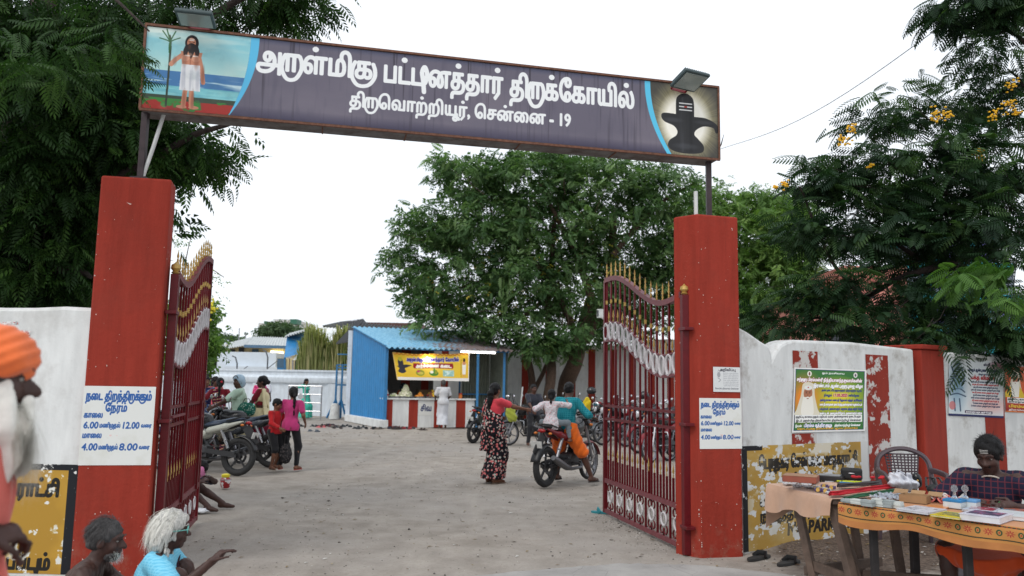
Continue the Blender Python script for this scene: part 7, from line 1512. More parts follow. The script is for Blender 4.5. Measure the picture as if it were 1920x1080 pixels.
# materials of clothes
F_floral = spots('black_floral_print', srgb(24, 22, 28), srgb(196, 104, 104), 22, .44, srgb(176, 176, 168)); F_coral = C_('coral_blouse', (206, 66, 78)); F_blackb = C_('black_border', (20, 20, 26))
F_teal = bands('teal_check_shirt', srgb(22, 118, 132), srgb(60, 150, 158), ((30, 0, 0), (0, 0, 30)), .15); F_orange = C_('orange_dhoti', (224, 104, 30)); F_wfl = spots('white_floral_print', srgb(206, 200, 204), srgb(214, 92, 104), 26, .30, srgb(150, 150, 158)); F_grey = C_('grey_leggings', (116, 126, 132))
F_pink = C_('pink_tee', (180, 54, 112)); F_black = C_('black_cotton', (26, 26, 30)); F_red = C_('red_jersey', (170, 24, 30)); F_mint = C_('pale_mint_shirt', (186, 210, 190)); F_cream = C_('cream_sari', (212, 200, 160)); F_maroon = C_('maroon_blouse', (120, 22, 36)); F_green = spots('green_check_basket', srgb(30, 92, 78), srgb(150, 176, 160), 30, .35)
F_bluesari = spots('blue_patterned_sari', srgb(62, 84, 120), srgb(150, 160, 176), 22, .35); F_navy = C_('navy_blouse', (28, 30, 76)); F_mst = bands('maroon_striped_sari', srgb(104, 24, 56), srgb(214, 176, 140), ((3, 2, 14),), .25); F_pinkb = C_('salmon_blouse', (206, 84, 96)); F_psari = spots('pink_patterned_sari', srgb(196, 54, 110), srgb(226, 150, 170), 18, .3)
F_aqua = C_('aqua_skirt', (94, 190, 170)); F_aqd = spots('aqua_dress', srgb(70, 186, 164), srgb(190, 150, 130), 9, .2); F_white = C_('white_shirt_cloth', (206, 208, 214)); F_wst = bands('white_striped_shirt', srgb(206, 206, 208), srgb(170, 172, 178), ((40, 0, 0),), .2); F_dred = C_('dark_red_shirt', (100, 28, 34))
F_navyc = bands('navy_check_shirt', srgb(30, 30, 50), srgb(96, 44, 54), ((24, 0, 0), (0, 0, 24)), .14); F_ocl = C_('orange_dhoti_cloth', (196, 72, 28)); F_sky = bands('sky_blue_blouse', srgb(104, 184, 214), srgb(130, 200, 224), ((60, 0, 0), (0, 0, 60)), .3); F_wine = spots('wine_flowered_sari', srgb(48, 20, 34), srgb(150, 60, 110), 10, .16, srgb(110, 120, 70)); F_coralr = C_('coral_robe', (206, 96, 84)); F_or2 = C_('orange_turban', (226, 112, 60)); F_lungi = bands('blue_check_lungi', srgb(52, 70, 96), srgb(120, 136, 150), ((14, 0, 0), (0, 0, 14)), .2); F_pinkt = C_('pink_towel', (206, 120, 164)); F_khaki = C_('dark_trousers', (44, 46, 56))
brown_s = plain('brown_sandal_leather', srgb(120, 96, 80), .6); redstrap = plain('red_sandal_strap', srgb(160, 60, 50), .6)
# 1 woman in the flowered sari
q = gz(924, 905)
def sticks(b, L): pass
t, J = figure('woman in a black flowered sari and coral blouse reaching out to the small girl', (q[0], q[1]), 128, 1.56, hR=(-.26, -.60, 1.10), hL=(.20, -.20, 1.0), eR=(-.6, .2, -.8), look=(15, -4), skin='brown', hair='longtail', female=True, fat=.02, res=.012,
    clothes=(('shirt', F_coral, dict(sleeve=.62, hem=-.14, vneck=-.25, w=.003)), ('skirt', F_floral, dict(len=1.95, flare=.035, w=.014, f=44, v=.12, hemz=.07, waist=.16, name='sari')), ('pallu', F_floral, dict(wd=.075)), ('fall', F_floral, dict(len=.85, dx=-.02, wd=.085))), curlR=1.1)
flipflops(t, J, brown_s)
b = Body(.012); b.ell((0, 0, .155), (.20, .17, .055), None, .02); b.disp = wrinkle(.008, 26, 4, .3); part('sari_border', b.mesh('sari_border', F_blackb), None, t)
st = thing('stick', 'thin white stick held upright in the hand of the woman in the flowered sari', 'stick', gy(976, 757, 12.9), world=False); part('rod', MB().tube([(0, 0, -.05), (.03, 0, .27)], .012, 8), M_pvc, st, True)
# 2 man on the motorcycle, 3 girl behind him
def bl(x, y, z=0): c, s = math.cos(MAINYAW), math.sin(MAINYAW); return (MAINPOS[0]+x*c-y*s, MAINPOS[1]+x*s+y*c)
deg = math.degrees(MAINYAW)
p = bl(-.10, 0); t, J = figure('man in a teal shirt and short orange dhoti astride the red and black motorcycle', p, deg+90, 1.66, pel=(0, 0, .85), lean=(12, 0), hL=(.30, -.40, 1.02), hR=(-.30, -.40, 1.02), eL=(.6, .3, -.6), eR=(-.6, .3, -.6), fL=(.30, -.28, .085), fR=(-.33, -.30, .085), kL=(.5, -1, .2), kR=(-.5, -1, .2), look=(10, -16), skin='dark', hair='short', fat=.028, res=.012, curlL=1.3, curlR=1.3, palmL=(0, 0, -1), palmR=(0, 0, -1),
    clothes=(('shirt', F_teal, dict(sleeve=1.35, hem=.04, w=.006, vneck=.05)), ('pants', F_orange, dict(len=.96, i=.036, w=.012, f=34, name='dhoti'))))
flipflops(t, J, plain('dark_flipflop', srgb(60, 54, 52), .7))
p = bl(-.50, .0); figure('small girl in a white flowered top sitting behind the man on the motorcycle', p, deg+106, 1.04, pel=(0, 0, .97), lean=(3, 0), hs=1.18, hR=(-.20, -.22, 1.27), hL=(.30, -.06, 1.16), eR=(-.8, .3, -.3), eL=(.8, .3, -.5), fL=(.24, -.24, .70), fR=(-.24, -.22, .70), kL=(.7, -1, .3), kR=(-.7, -1, .3), look=(10, 4), skin='brown', hair='tail', res=.012,
    clothes=(('shirt', F_wfl, dict(sleeve=1.55, hem=.20, i=.026, w=.010, name='top')), ('pants', F_grey, dict(len=1.85, name='leggings'))))
# 4 girl in pink, 5 boy in red
q = gz(541, 881); t, J = figure('girl in a pink tee and black trousers with a long plait, seen from behind', (q[0], q[1]), 168, 1.42, hL=(.22, -.05, .74), hR=(-.19, -.16, .80), fL=(.17, .0, .07), fR=(-.13, -.02, .07), look=(40, -4), hs=1.06, skin='brown', hair='braid', res=.011, lean=(2, -2),
    clothes=(('pants', F_black, dict(len=1.9)), ('shirt', F_pink, dict(sleeve=.62, hem=.12, i=.018, name='tee')))); flipflops(t, J, redstrap)
bg = thing('net_bag', 'dark net bag hanging between the girl in pink and her leg', 'bag', gy(536, 846, 13.85)); b = Body(.012); b.ell((0, 0, -.05), (.11, .05, .17), None, .03); b.disp = wrinkle(.008, 40, 2); part('sack', b.mesh('sack', spots('dark_net', (.02, .02, .022, 1), srgb(110, 100, 100), 50, .3)), None, bg); part('handle', MB().tube([(-.04, 0, .08), (-.02, 0, .26), (.02, 0, .26), (.04, 0, .08)], .008, 5), M_black, bg)
q = gz(514, 881); t, J = figure('boy in a red jersey and black shorts beside the girl in pink', (q[0]-.02, q[1]), 62, 1.20, hL=(.10, -.22, .74), hR=(-.12, -.22, .72), fL=(.09, .05, .07), fR=(-.09, -.04, .07), look=(20, -22), hs=1.14, skin='brown', hair='short', res=.011,
    clothes=(('pants', F_black, dict(len=1.05, i=.024, name='shorts')), ('shirt', F_red, dict(sleeve=1.8, hem=.06, i=.018, name='jersey')))); flipflops(t, J, brown_s)
# 6 rider and 7 pillion on the scooter
sy = 178; spx, spy = -5.28, 15.35
s_ = scooter('maroon and white scooter ridden by the helmeted man behind the parked motorcycles', ('scooter_maroon', srgb(110, 20, 44))); s_.location = (spx, spy, 0); s_.rotation_euler = (R(2), 0, R(sy))
sc_l = lambda x: (spx+x*math.cos(R(sy)), spy+x*math.sin(R(sy)))
p = sc_l(-.14); t, J = figure('moustached man in pale mint shirt and blue helmet riding the maroon scooter', p, sy+90+14, 1.68, pel=(0, 0, .86), lean=(4, 0), hL=(.26, -.46, 1.0), hR=(-.26, -.46, 1.0), fL=(.18, -.34, .42), fR=(-.18, -.34, .42), kL=(.6, -1, .4), kR=(-.6, -1, .4), look=(50, 0), skin='dark', hair=None, beard='moustache', fat=.03, curlL=1.3, curlR=1.3,
    clothes=(('shirt', F_mint, dict(sleeve=.8, hem=.1, i=.02)), ('pants', C_('beige_trousers', (170, 158, 136)), dict(len=1.95))))
h = thing('helmet', 'pale blue open helmet worn by the scooter rider', 'helmet', (0, 0, 0)); b = Body(.012); hc = J['hc']; b.ell(J['HM'](0, -.02, .045), (.10, .12, .106), J['HR'], .02); b.cap(J['HM'](0, -.07, -.03), J['HM'](0, -.05, .0), .09, None, .03); b.sub(J['HM'](0, .135, -.05), (.10, .11, .125), J['HR'], .01)
part('shell', b.mesh('shell', plain('pale_blue_helmet_shell', srgb(170, 196, 214), .25)), None, h); part('trim', MB().torus(J['HM'](0, .075, .045), .07, .008, J['sd'], J['u'], 20, 5, .2, 2.9), M_black, h, True); h.matrix_basis = Matrix.LocRotScale(t.location, t.rotation_euler, t.scale)
p = sc_l(-.56); figure('woman in a cream sari and maroon blouse riding pillion on the maroon scooter', p, sy+90, 1.58, pel=(0, 0, .90), lean=(0, 0), hL=(.1, -.34, .92), hR=(-.18, -.30, .86), fL=(.16, -.28, .40), fR=(.0, -.26, .38), kL=(.5, -1, .2), kR=(.2, -1, .2), look=(20, -2), skin='dark', hair='bun', female=True, fat=.02,
    clothes=(('shirt', F_maroon, dict(sleeve=.7, hem=-.16, w=.003)), ('skirt', F_cream, dict(len=1.85, flare=.03, w=.01, name='sari')), ('pallu', F_cream, dict(wd=.11)), ('fall', F_cream, dict(len=.5, wd=.08))))
bg = thing('woven_basket', 'dark green checked basket bag between the rider and the woman in cream', 'bag', gy(462, 768, 15.05)); b = Body(.014); b.ell((0, 0, 0), (.17, .07, .14), None, .03); b.disp = wrinkle(.006, 30, 1); part('sack', b.mesh('sack', F_green), None, bg); part('handle', MB().tube([(-.08, 0, .12), (-.04, 0, .2), (.04, 0, .2), (.08, 0, .12)], .008, 5), M_black, bg)
# 8.. the group behind
def stand(lab, px, Y, rot, H, skin, hair, cl, female=True, hL=(.24, -.02, .84), hR=(-.24, -.02, .84), res=.018, look=(0, 0), hairm=None, X=None, **kw):
    x = gy(px, 715, Y)[0] if X is None else X; return figure(lab, (x, Y), rot, H, hL=hL, hR=hR, skin=skin, hair=hair, female=female, res=res, look=look, clothes=cl, hairm=hairm, **kw)
stand('smiling woman in blue patterned sari and navy blouse, leftmost of the waiting group', 386, 17.6, 12, 1.60, 'brown', 'bun', (('shirt', F_navy, dict(sleeve=.75, hem=-.1)), ('skirt', F_bluesari, dict(hemz=.05, name='sari')), ('pallu', F_bluesari, dict(wd=.10))), look=(30, 0), hL=(.2, -.2, .95), hR=(-.2, -.16, .92), res=.015)
t, J = stand('woman in a maroon striped sari with a red flower in her plait, back turned', 413, 17.0, 196, 1.57, 'brown', 'braid', (('shirt', F_maroon, dict(sleeve=.7, hem=-.1)), ('skirt', F_mst, dict(hemz=.05, name='sari')), ('pallu', F_mst, dict(wd=.13))), hL=(.3, -.12, 1.0), hR=(-.26, -.1, .95), res=.015)
part('hair_flower', MB().ell(J['HM'](.03, -.11, .03), (.03, .02, .03)), plain('red_flower', srgb(190, 30, 50), .7), t, True)
stand('woman in a salmon blouse half hidden behind the maroon striped sari', 403, 19.2, 40, 1.60, 'dark', 'bun', (('shirt', F_pinkb, dict(sleeve=.8, hem=.1)), ('skirt', F_pinkb, dict(hemz=.05))), look=(20, 0))
stand('dark haired man in a dark red shirt at the far left behind the group', 377, 20.3, 150, 1.70, 'dark', 'short', (('shirt', F_dred, dict(sleeve=.8, hem=.1)), ('pants', F_khaki)), False)
stand('second dark haired person only showing the head beside the man in dark red', 391, 21.6, 20, 1.68, 'dark', 'short', (('shirt', F_khaki, dict(sleeve=.8, hem=.1)), ('pants', F_khaki)), False)
stand('woman in a pink patterned sari over an aqua skirt walking beyond the scooter', 488, 29.0, 205, 1.56, 'brown', 'braid', (('shirt', F_psari, dict(sleeve=.9, hem=.25, i=.03)), ('skirt', F_aqua, dict(hemz=.08)), ('pallu', F_psari, dict(wd=.13)), ('fall', F_psari, dict(len=.5))), hL=(.1, -.3, 1.0), hR=(-.2, -.25, 1.0))
stand('person in a white shirt turned away beside the woman in pink', 497, 29.6, 170, 1.60, 'dark', 'thick', (('shirt', F_white, dict(sleeve=.8, hem=.05, i=.03)), ('pants', F_khaki)), False, hL=(.28, -.05, .9))
stand('girl in a long aqua dress walking behind the steel barrier', 574, 32.2, 62, 1.60, 'brown', 'braid', (('skirt', F_aqd, dict(hemz=.04, flare=.10, w=.012, name='dress_skirt')), ('shirt', F_aqd, dict(sleeve=.7, hem=.1, name='dress_top'))), hL=(.30, .1, .95), hR=(-.48, .15, 1.15), res=.02)
t, J = stand('old man in a white striped shirt and white dhoti buying at the striped counter', 832, 27.05, 196, 1.63, 'dark', 'short', (('shirt', F_wst, dict(sleeve=.75, hem=.10, i=.026)), ('skirt', F_white, dict(hemz=.12, flare=.035, w=.008, name='dhoti'))), False, hL=(.22, -.28, .98), hR=(-.2, -.26, .96), hairm=HG, look=(0, -10), res=.015)
b = Body(.015); b.ell((0, 0, .15), (.185, .155, .035), None, .01); part('dhoti_border', b.mesh('dhoti_border', C_('orange_border', (200, 84, 30))), None, t)
q = kp(1.0, 1.0, 0); figure('stall keeper in orange with a white dotted black head scarf bending behind the counter', (q[0], q[1]), -10, 1.5, lean=(18, 0), hL=(.2, -.3, 1.0), hR=(-.2, -.3, 1.0), look=(-20, -30), skin='dark', hair=None, female=True, res=.02, clothes=(('shirt', C_('orange_blouse', (206, 100, 40)), dict(sleeve=.8, hem=.15)), ('skirt', F_khaki)))
hs_ = thing('head_scarf', 'black head scarf with white dots worn by the stall keeper', 'scarf', (q[0]-.02, q[1]-.22, 1.36)); b = Body(.014); b.ell((0, 0, 0), (.13, .14, .13)).ell((0, .08, -.16), (.13, .08, .14), None, .05); part('scarf', b.mesh('scarf', spots('dotted_scarf', (.015, .015, .018, 1), srgb(220, 220, 220), 28, .22)), None, hs_)
q = gy(1000, 760, 20.2); figure('person in dark clothes sitting on a parked motorcycle behind the small girl', (q[0], 20.2), 20, 1.6, pel=(0, 0, .82), hL=(.15, -.35, .9), hR=(-.15, -.35, .9), fL=(.25, -.3, .1), fR=(-.25, -.3, .1), look=(0, -8), skin='dark', hair='short', res=.018, clothes=(('shirt', F_khaki, dict(sleeve=.8)), ('pants', F_black)))
place(main, q[0], 20.4, 200, 'motorcycle under the seated person in dark clothes', {'bike_red': 'bike_grey'}, 3)
bg = thing('cloth_bag', 'lime green cloth bag behind the outstretched arm of the woman in flowered sari', 'bag', gy(958, 775, 17.5)); b = Body(.016); b.ell((0, 0, 0), (.10, .06, .20), None, .03).ell((.06, 0, -.1), (.09, .06, .10), None, .05); b.disp = wrinkle(.014, 22, 6); part('sack', b.mesh('sack', C_('lime_cloth', (150, 158, 60))), None, bg); part('handle', MB().tube([(-.06, 0, .2), (-.02, 0, .42), (.02, 0, .42), (.06, 0, .2)], .01, 5), M_black, bg)
# seated beside the left gate leaf, head bowed under a pink towel
figure('bowed person in a blue check lungi sitting on the ground behind the left gate leaf', (-4.04, 9.70), 82, 1.42, pel=(0, 0, .11), lean=(48, 0), hL=(.14, -.44, .36), hR=(-.14, -.46, .34), eL=(.8, 0, -.3), eR=(-.8, 0, -.3), fL=(.14, -.62, .07), fR=(-.13, -.58, .07), kL=(.15, -.2, 1), kR=(-.15, -.2, 1), look=(0, -50), skin='deep', hair='short', res=.013,
    clothes=(('shirt', C_('dark_slate_top', (44, 50, 62)), dict(sleeve=.8)), ('skirt', F_lungi, dict(len=1.5, flare=.0, w=.014, name='lungi'))))
tw = thing('towel', 'pink towel laid over the bowed head behind the left gate leaf', 'towel', (-3.72, 9.62, .45)); b = Body(.012); b.ell((0, 0, 0), (.13, .12, .09)).ell((-.12, 0, -.05), (.12, .12, .08), None, .05); b.disp = wrinkle(.01, 40, 2); part('cloth', b.mesh('cloth', F_pinkt), None, tw)
pl = thing('crumpled_cloth', 'crumpled white cloth by the feet of the bowed person', 'cloth', (-3.58, 9.42, 0)); b = Body(.01); b.ell((0, 0, .03), (.12, .08, .03)); b.disp = wrinkle(.01, 50, 2); part('cloth', b.mesh('cloth', plain('white_cloth', srgb(214, 216, 220), .8)), None, pl)
# --- the two old people against the left pillar
hx = gy(232, 1012, 4.55)
t, J = figure('bare-chested old man with grey hair and stubble sitting against the left pillar', (hx[0]-.40, 4.62), 104, 1.62, pel=(0, 0, .07), lean=(24, 0), hL=(.22, -.42, .20), hR=(-.20, -.42, .22), eL=(.8, 0, -.3), eR=(-.8, .2, -.3), fL=(.2, -.55, .07), fR=(-.2, -.55, .07), kL=(.5, -.2, 1), kR=(-.6, -.2, .6), look=(-6, -6), skin='deep', hair='short', hairm=HG, beard='stubble', res=.0075, detail=True, clothes=(('skirt', F_lungi, dict(len=1.6, res=.014, name='lungi')),))
strands(t, J, 900, .035, .0016, HG, lambda v: (v[1] < .3 or v[2] > .66) and v[2] > -.35, .1, .25, 2); beard_strands(t, J, 420, HWL, .022, .0012)
wx = gy(300, 1000, 4.75); t, J = figure('old woman with wild white hair, sky blue blouse and wine sari, arm on her knee', (wx[0]-.07, 4.75), 104, 1.50, pel=(0, 0, .12), lean=(12, 0), turn=-6, hR=(-.26, -.38, .53), hL=(.16, -.30, .30), eR=(-.5, .2, -.8), eL=(.8, 0, -.3), fL=(.14, -.30, .07), fR=(-.10, -.28, .07), kL=(.2, -.2, 1), kR=(-.1, -.2, 1), look=(4, -2), skin='deep', hair='wild', hairm=HW, female=True, res=.0075, detail=True, curlR=.7, palmR=(0, -.2, -1),
    clothes=(('shirt', F_sky, dict(sleeve=.82, hem=.0, i=.016, w=.005, f=36, res=.009, name='blouse')), ('skirt', F_wine, dict(len=1.75, flare=.0, i=.012, w=.012, res=.010, name='sari')), ('pallu', F_wine, dict(wd=.06, res=.010))))
g = MB(); HM = J['HM']
for s in (-1, 1): g.torus(HM(s*.032, .098, .004), .022, .0025, J['sd'], J['u'], 18, 5); g.tube([HM(s*.054, .098, .008), HM(s*.078, .05, .006), HM(s*.08, -.02, .0)], .0028, 5)
g.tube([HM(-.01, .099, .008), HM(.01, .099, .008)], .0025, 5); gl_ = part('spectacles', g, plain('mint_spectacle_frame', srgb(110, 190, 180), .4), t, True)
strands(t, J, 1300, .15, .0018, HWL, lambda v: (v[1] < .4 or v[2] > .72) and v[2] > -.3, 1.2, .12, 5, True, .025)
part('earring', MB().ell(HM(-.082, .0, -.045), .006), M_gold, t, True); part('nose_ring', MB().ell(HM(-.016, .108, -.03), .004), M_gold, t, True)
bd = Body(.010); K = J['kn'][-1]; A_ = J['an'][-1]; bd.cap(K+(A_-K)*.22+np.array([0, -.03, 0]), K+(A_-K)*.36+np.array([0, -.03, 0]), .085, .085); bd.cap(J['kn'][-1]+(A_-K)*.3, J['kn'][1]+(A_-K)*.3, .07); bd.cut(nrm(K-A_), K+(A_-K)*.22); bd.cut(nrm(A_-K), K+(A_-K)*.40); part('sari_border', bd.mesh('sari_border', C_('olive_gold_border', (128, 116, 60))), None, t)
# --- the man with the orange turban in the left foreground
q = gy(-14, 715, 2.1)
def loc(W_, pos, rot): d = np.array([W_[0]-pos[0], W_[1]-pos[1], 0]); v = rz(R(-rot))@d; return (v[0], v[1], W_[2])
_h = loc(gy(-34, 1010, 2.05), (q[0]-.07, 2.1), 118); _h2 = loc(gy(-120, 1030, 2.15), (q[0]-.07, 2.1), 118)
t, J = figure('man in orange turban and coral robe with long white beard, close at the left edge', (q[0]-.07, 2.1), 118, 1.66, pel=(0, 0, .92), lean=(3, 0), hL=_h2, hR=_h, eR=(-.3, .5, -.9), eL=(.5, .6, -.7), look=(-4, -4), skin='deep', hair='short', hairm=HG, beard='long', res=.0075, detail=True, curlR=1.5, curlL=1.4, palmR=(.3, .2, -1), palmL=(-.3, 0, -1),
    clothes=(('shirt', F_coralr, dict(sleeve=1.55, hem=.3, i=.02, w=.008, f=24, v=.25, res=.010, name='robe')), ('skirt', F_coralr, dict(len=1.9, hemz=.1, res=.016, name='robe_skirt'))))
beard_strands(t, J, 600, HWL, .22, .0014)
tb = thing('turban', 'orange cloth turban wound round the head of the bearded man at far left', 'turban', (0, 0, 0)); b = Body(.008); HM = J['HM']; b.ell(HM(0, -.012, .065), (.094, .116, .088), J['HR'], .02); b.cap(HM(0, .05, .05), HM(0, -.09, .0), .05, .045, .03)
for s in (-1, 1): b.cap(HM(s*.062, .05, .055), HM(s*.07, -.06, .02), .032, .035, .03)
b.cut(-J['u']*1.0+J['hf']*-.35, HM(0, 0, .018)); HMc = J['hc']
b.disp = (lambda X, Y, Z: .0035*np.sin((Z*1.0-HMc[2]+(Y-HMc[1])*.5)*190)); part('cloth', b.mesh('cloth', F_or2), None, tb); tb.matrix_basis = Matrix.LocRotScale(t.location, t.rotation_euler, t.scale)
# --- stall vendor at the right
t, J = figure('seated vendor in a navy check shirt looking down, three ash lines on his forehead', (3.42, 5.72), -38, 1.66, pel=(0, 0, .52), lean=(16, 0), hL=(.16, -.36, .80), hR=(-.14, -.38, .80), eL=(.8, .1, -.4), eR=(-.8, .1, -.4), fL=(.22, -.42, .085), fR=(-.22, -.40, .085), kL=(.4, -1, .3), kR=(-.5, -1, .3), look=(-10, -22), skin='deep', hair='thick', beard='moustache', res=.0085, detail=True, fat=.012,
    clothes=(('shirt', F_navyc, dict(sleeve=.95, hem=.05, i=.02, w=.006, res=.009, vneck=.25)), ('skirt', F_ocl, dict(len=.8, flare=.0, w=.012, res=.012, name='dhoti'))))
strands(t, J, 900, .04, .0018, HB, lambda v: (v[1] < .35 or v[2] > .62) and v[2] > -.35, .1, .28, 8); HM = J['HM']; ash = plain('ash_white', srgb(170, 168, 164), .9)
for z in (.050, .060, .070): part('ash_line', MB().tube([HM(-.045, .066-.3*(z-.05), z), HM(-.022, .083-.3*(z-.05), z+.001), HM(0, .088-.3*(z-.05), z+.001), HM(.022, .083-.3*(z-.05), z+.001), HM(.045, .066-.3*(z-.05), z)], .0035, 5, flat=.7), ash, t, True)
part('bead_necklace', MB().torus(J['P']+J['n']*.46-J['Yb']*.035, .062, .006, J['X'], J['n']*.7-J['Yb']*.6, 30, 6), plain('pale_beads', srgb(190, 180, 168), .5), t, True)
st = thing('stool', 'low stool under the vendor behind the table', 'stool', (3.45, 5.76, 0), R(-38)); part('seat', MB().box((0, 0, .34), (.34, .30, .04)), M_wood, st, bevel=.01)
for sx in (-1, 1):
    for sy_ in (-1, 1): part('leg', MB().bar((sx*.15, sy_*.13, 0), (sx*.13, sy_*.11, .33), .035), M_wood, st)
# ------------------------------------------------------------------ the table stall
TZ = .78
def trestle(label, Q, legs, cross):
    t = thing('trestle_table', label, 'table', (np.mean([p[0] for p in Q]), np.mean([p[1] for p in Q]), 0), world=True)
    m = MB(); m.prism(Q, (0, 0, TZ-.045), (1, 0, 0), (0, 1, 0), (0, 0, 1), .035); part('tabletop', m, M_wood, t)
    for a, b, w, mm in legs: part('leg', MB().bar(a, b, w), mm, t, bevel=.004)
    for a, b in cross: part('crossbar', MB().bar(a, b, .035, .07), M_wood, t, bevel=.004)
    return t
T1 = [(2.12, 6.60), (2.30, 5.78), (2.95, 5.98), (2.90, 6.85)]; T2 = [(2.27, 5.60), (3.16, 4.38), (3.66, 4.75), (2.77, 5.97)]
lg = lambda x0, y0, x1, y1, w, mm: ((x0, y0, -.02), (x1, y1, TZ-.05), w, mm)
M_dkw = plain('dark_leg_wood', srgb(38, 34, 34), .7, 0, .3, 12)
trestle('rough wooden trestle under the plain peach cloth', T1, [lg(2.33, 6.18, 2.22, 6.30, .055, M_wood), lg(2.42, 5.62, 2.33, 5.86, .06, M_wood), lg(2.86, 6.62, 2.80, 6.7, .055, M_wood), lg(2.9, 6.0, 2.85, 6.1, .055, M_wood), lg(2.55, 5.75, 2.36, 5.95, .05, M_wood)], [((2.28, 6.30, .16), (3.0, 6.60, .18)), ((2.26, 6.05, .15), (2.62, 5.45, .10)), ((2.30, 6.28, .22), (2.42, 5.7, .22))])
trestle('long table under the orange printed cloth', T2, [lg(2.47, 5.52, 2.47, 5.54, .045, M_dkw), lg(2.82, 5.02, 2.82, 5.04, .045, M_dkw), lg(3.08, 4.62, 3.08, 4.62, .05, M_dkw), lg(3.5, 4.82, 3.5, 4.85, .05, M_dkw), lg(2.85, 5.75, 2.85, 5.75, .05, M_dkw)], [((2.5, 5.8, .25), (3.3, 5.6, .25))])
def drape(label, Q, drops, mat, nm='tablecloth', over=.02, fold=.012, z=TZ-.006):
    """a cloth lying on the four-cornered top with a falling hem along the named sides"""
    Q = [np.array(q, float) for q in Q]; c = sum(Q)/4; m = MB(); top = [np.array([*(q+(q-c)/np.hypot(*(q-c))*over), z]) for q in Q]
    m.grid(lambda u, v: (top[0]*(1-u)+top[1]*u)*(1-v)+(top[3]*(1-u)+top[2]*u)*v+np.array([0, 0, .003*math.sin(u*17)*math.sin(v*13)]), 16, 10)
    for (i, h0, h1, r) in drops:
        a, b = top[i], top[(i+1) % 4]; d = nrm(b-a); nn = np.array([d[1], -d[0], 0])
        if nn@(np.array([*c, z])-a) > 0: nn = -nn
        L = np.linalg.norm(b-a)
        def f(u, v):
            h = (h0*(1-u)+h1*u)*(1+r*math.sin(u*11+i)*.12); q = a*(1-u)+b*u; w = fold*math.sin(u*L*26+i*2)*v; bend = min(v*6, 1); return q+nn*(.012*bend+w+.02*v)+np.array([0, 0, -h*v])
        m.grid(f, 40, 8)
    return solo(nm, m, mat, label, 'tablecloth', smooth=True, sharp=60)
M_peach = cloth('peach_cloth', srgb(186, 150, 126)); drape('plain peach cloth hanging over the rough trestle', T1, [(0, .20, .13, 1), (3, .12, .32, 1)], M_peach)
def printed_cloth():
    c = Canvas(1500, 150, (184, 128, 70)); 
    for y in (8, 118): c.rect(0, y, 1500, y+10, (40, 52, 40)); 
    for k in range(60): c.rect(k*25, 10, k*25+8, 16, (170, 40, 40))
    for k in range(26):
        x = 28+k*58
        if k % 2: c.oval(x, 66, 17, 26, (36, 72, 50)); c.oval(x, 66, 9, 16, (184, 128, 70)); c.oval(x, 66, 4, 8, (160, 40, 44))
        else:
            for a in range(8): c.line([(x, 66), (x+24*math.cos(a*.785), 66+26*math.sin(a*.785))], 6, (158, 34, 48))
            c.oval(x, 66, 7, 8, (184, 128, 70))
    return c
pc = printed_cloth()
def cloth2():
    mp = pc.mat('printed_border', .85); mo = cloth('orange_cotton', srgb(176, 116, 66)); Q = [np.array([*q, TZ-.004]) for q in T2]; m = MB(); m.cur = 1
    m.grid(lambda u, v: (Q[0]*(1-u)+Q[1]*u)*(1-v)+(Q[3]*(1-u)+Q[2]*u)*v, 12, 6); a, b = Q[0], Q[1]; d = nrm(b-a); nn = np.array([-.81, -.59, 0])
    m.cur = 0; hem = lambda u: .135+.02*math.sin(u*14)+.16*max(0, u-.62)**1.0*1.2
    L = np.linalg.norm(b-a)
    def f(u, v): q = a*(1-u)+b*u; return q+nn*(.014*min(v*6, 1)+.010*math.sin(u*L*22)*v)+np.array([0, 0, .001-hem(u)*.72*v])
    def f2(u, v): q = f(u, 1.0); return q+nn*(.004*math.sin(u*40)*v)+np.array([0, 0, -hem(u)*.28*v])
    V0 = len(m.v); m.grid(f, 60, 6); 
    m.uv = [(((x[0], 1-(1-y)*1.0) if True else x) if False else None) if False else q_ for q_ in m.uv for x, y in ((0, 0),)] if False else m.uv
    m.cur = 1; m.grid(f2, 60, 2); e, g_ = Q[1], Q[2]
    def f3(u, v): q = e*(1-u)+g_*u; return q+np.array([.02*v+.01*math.sin(u*16)*v, -.03*v, -.30*v])
    m.cur = 0; m.grid(f3, 16, 6)
    # flip the print so that it hangs the right way up
    m.uv = [None if q_ is None else tuple((x*(1 if True else 1), 1-y) for x, y in q_) for q_ in m.uv]
    o = solo('tablecloth', m, [mp, mo], 'orange cloth with a printed border of red stars and green paisleys on the long table', 'tablecloth', smooth=True, sharp=60)
cloth2()
def on(px, py, z=TZ+.002): q = gz(px, py, z); return q
def item(nm, label, cat, px, py, rot=0.0, z=TZ+.001, group=None): q = on(px, py, z); return thing(nm, label, cat, q, R(rot), group)
def bxp(t, nm, c, s, mat, rot=0, bev=.003): return part(nm, MB().box(c, s, rz(R(rot))), mat, t, bevel=bev)
K_ = lambda n_, c, r=.6, **k: plain(n_, srgb(*c), r, **k)
t = item('carton', 'lower red-brown carton at the back of the peach table', 'box', 1502, 903, -30); bxp(t, 'carton', (0, 0, .028), (.26, .20, .055), K_('redbrown_card', (126, 60, 48))); bxp(t, 'label_strip', (0, -.101, .03), (.16, .003, .02), K_('pale_label', (206, 190, 176)), 0, 0)
t = item('carton', 'upper brown carton stacked on the red-brown one', 'box', 1502, 903, -27, TZ+.057); bxp(t, 'carton', (0, 0, .024), (.24, .19, .046), K_('redbrown_card2', (140, 72, 54))); bxp(t, 'lid', (0, 0, .049), (.245, .195, .004), K_('brown_lid', (150, 112, 84)))
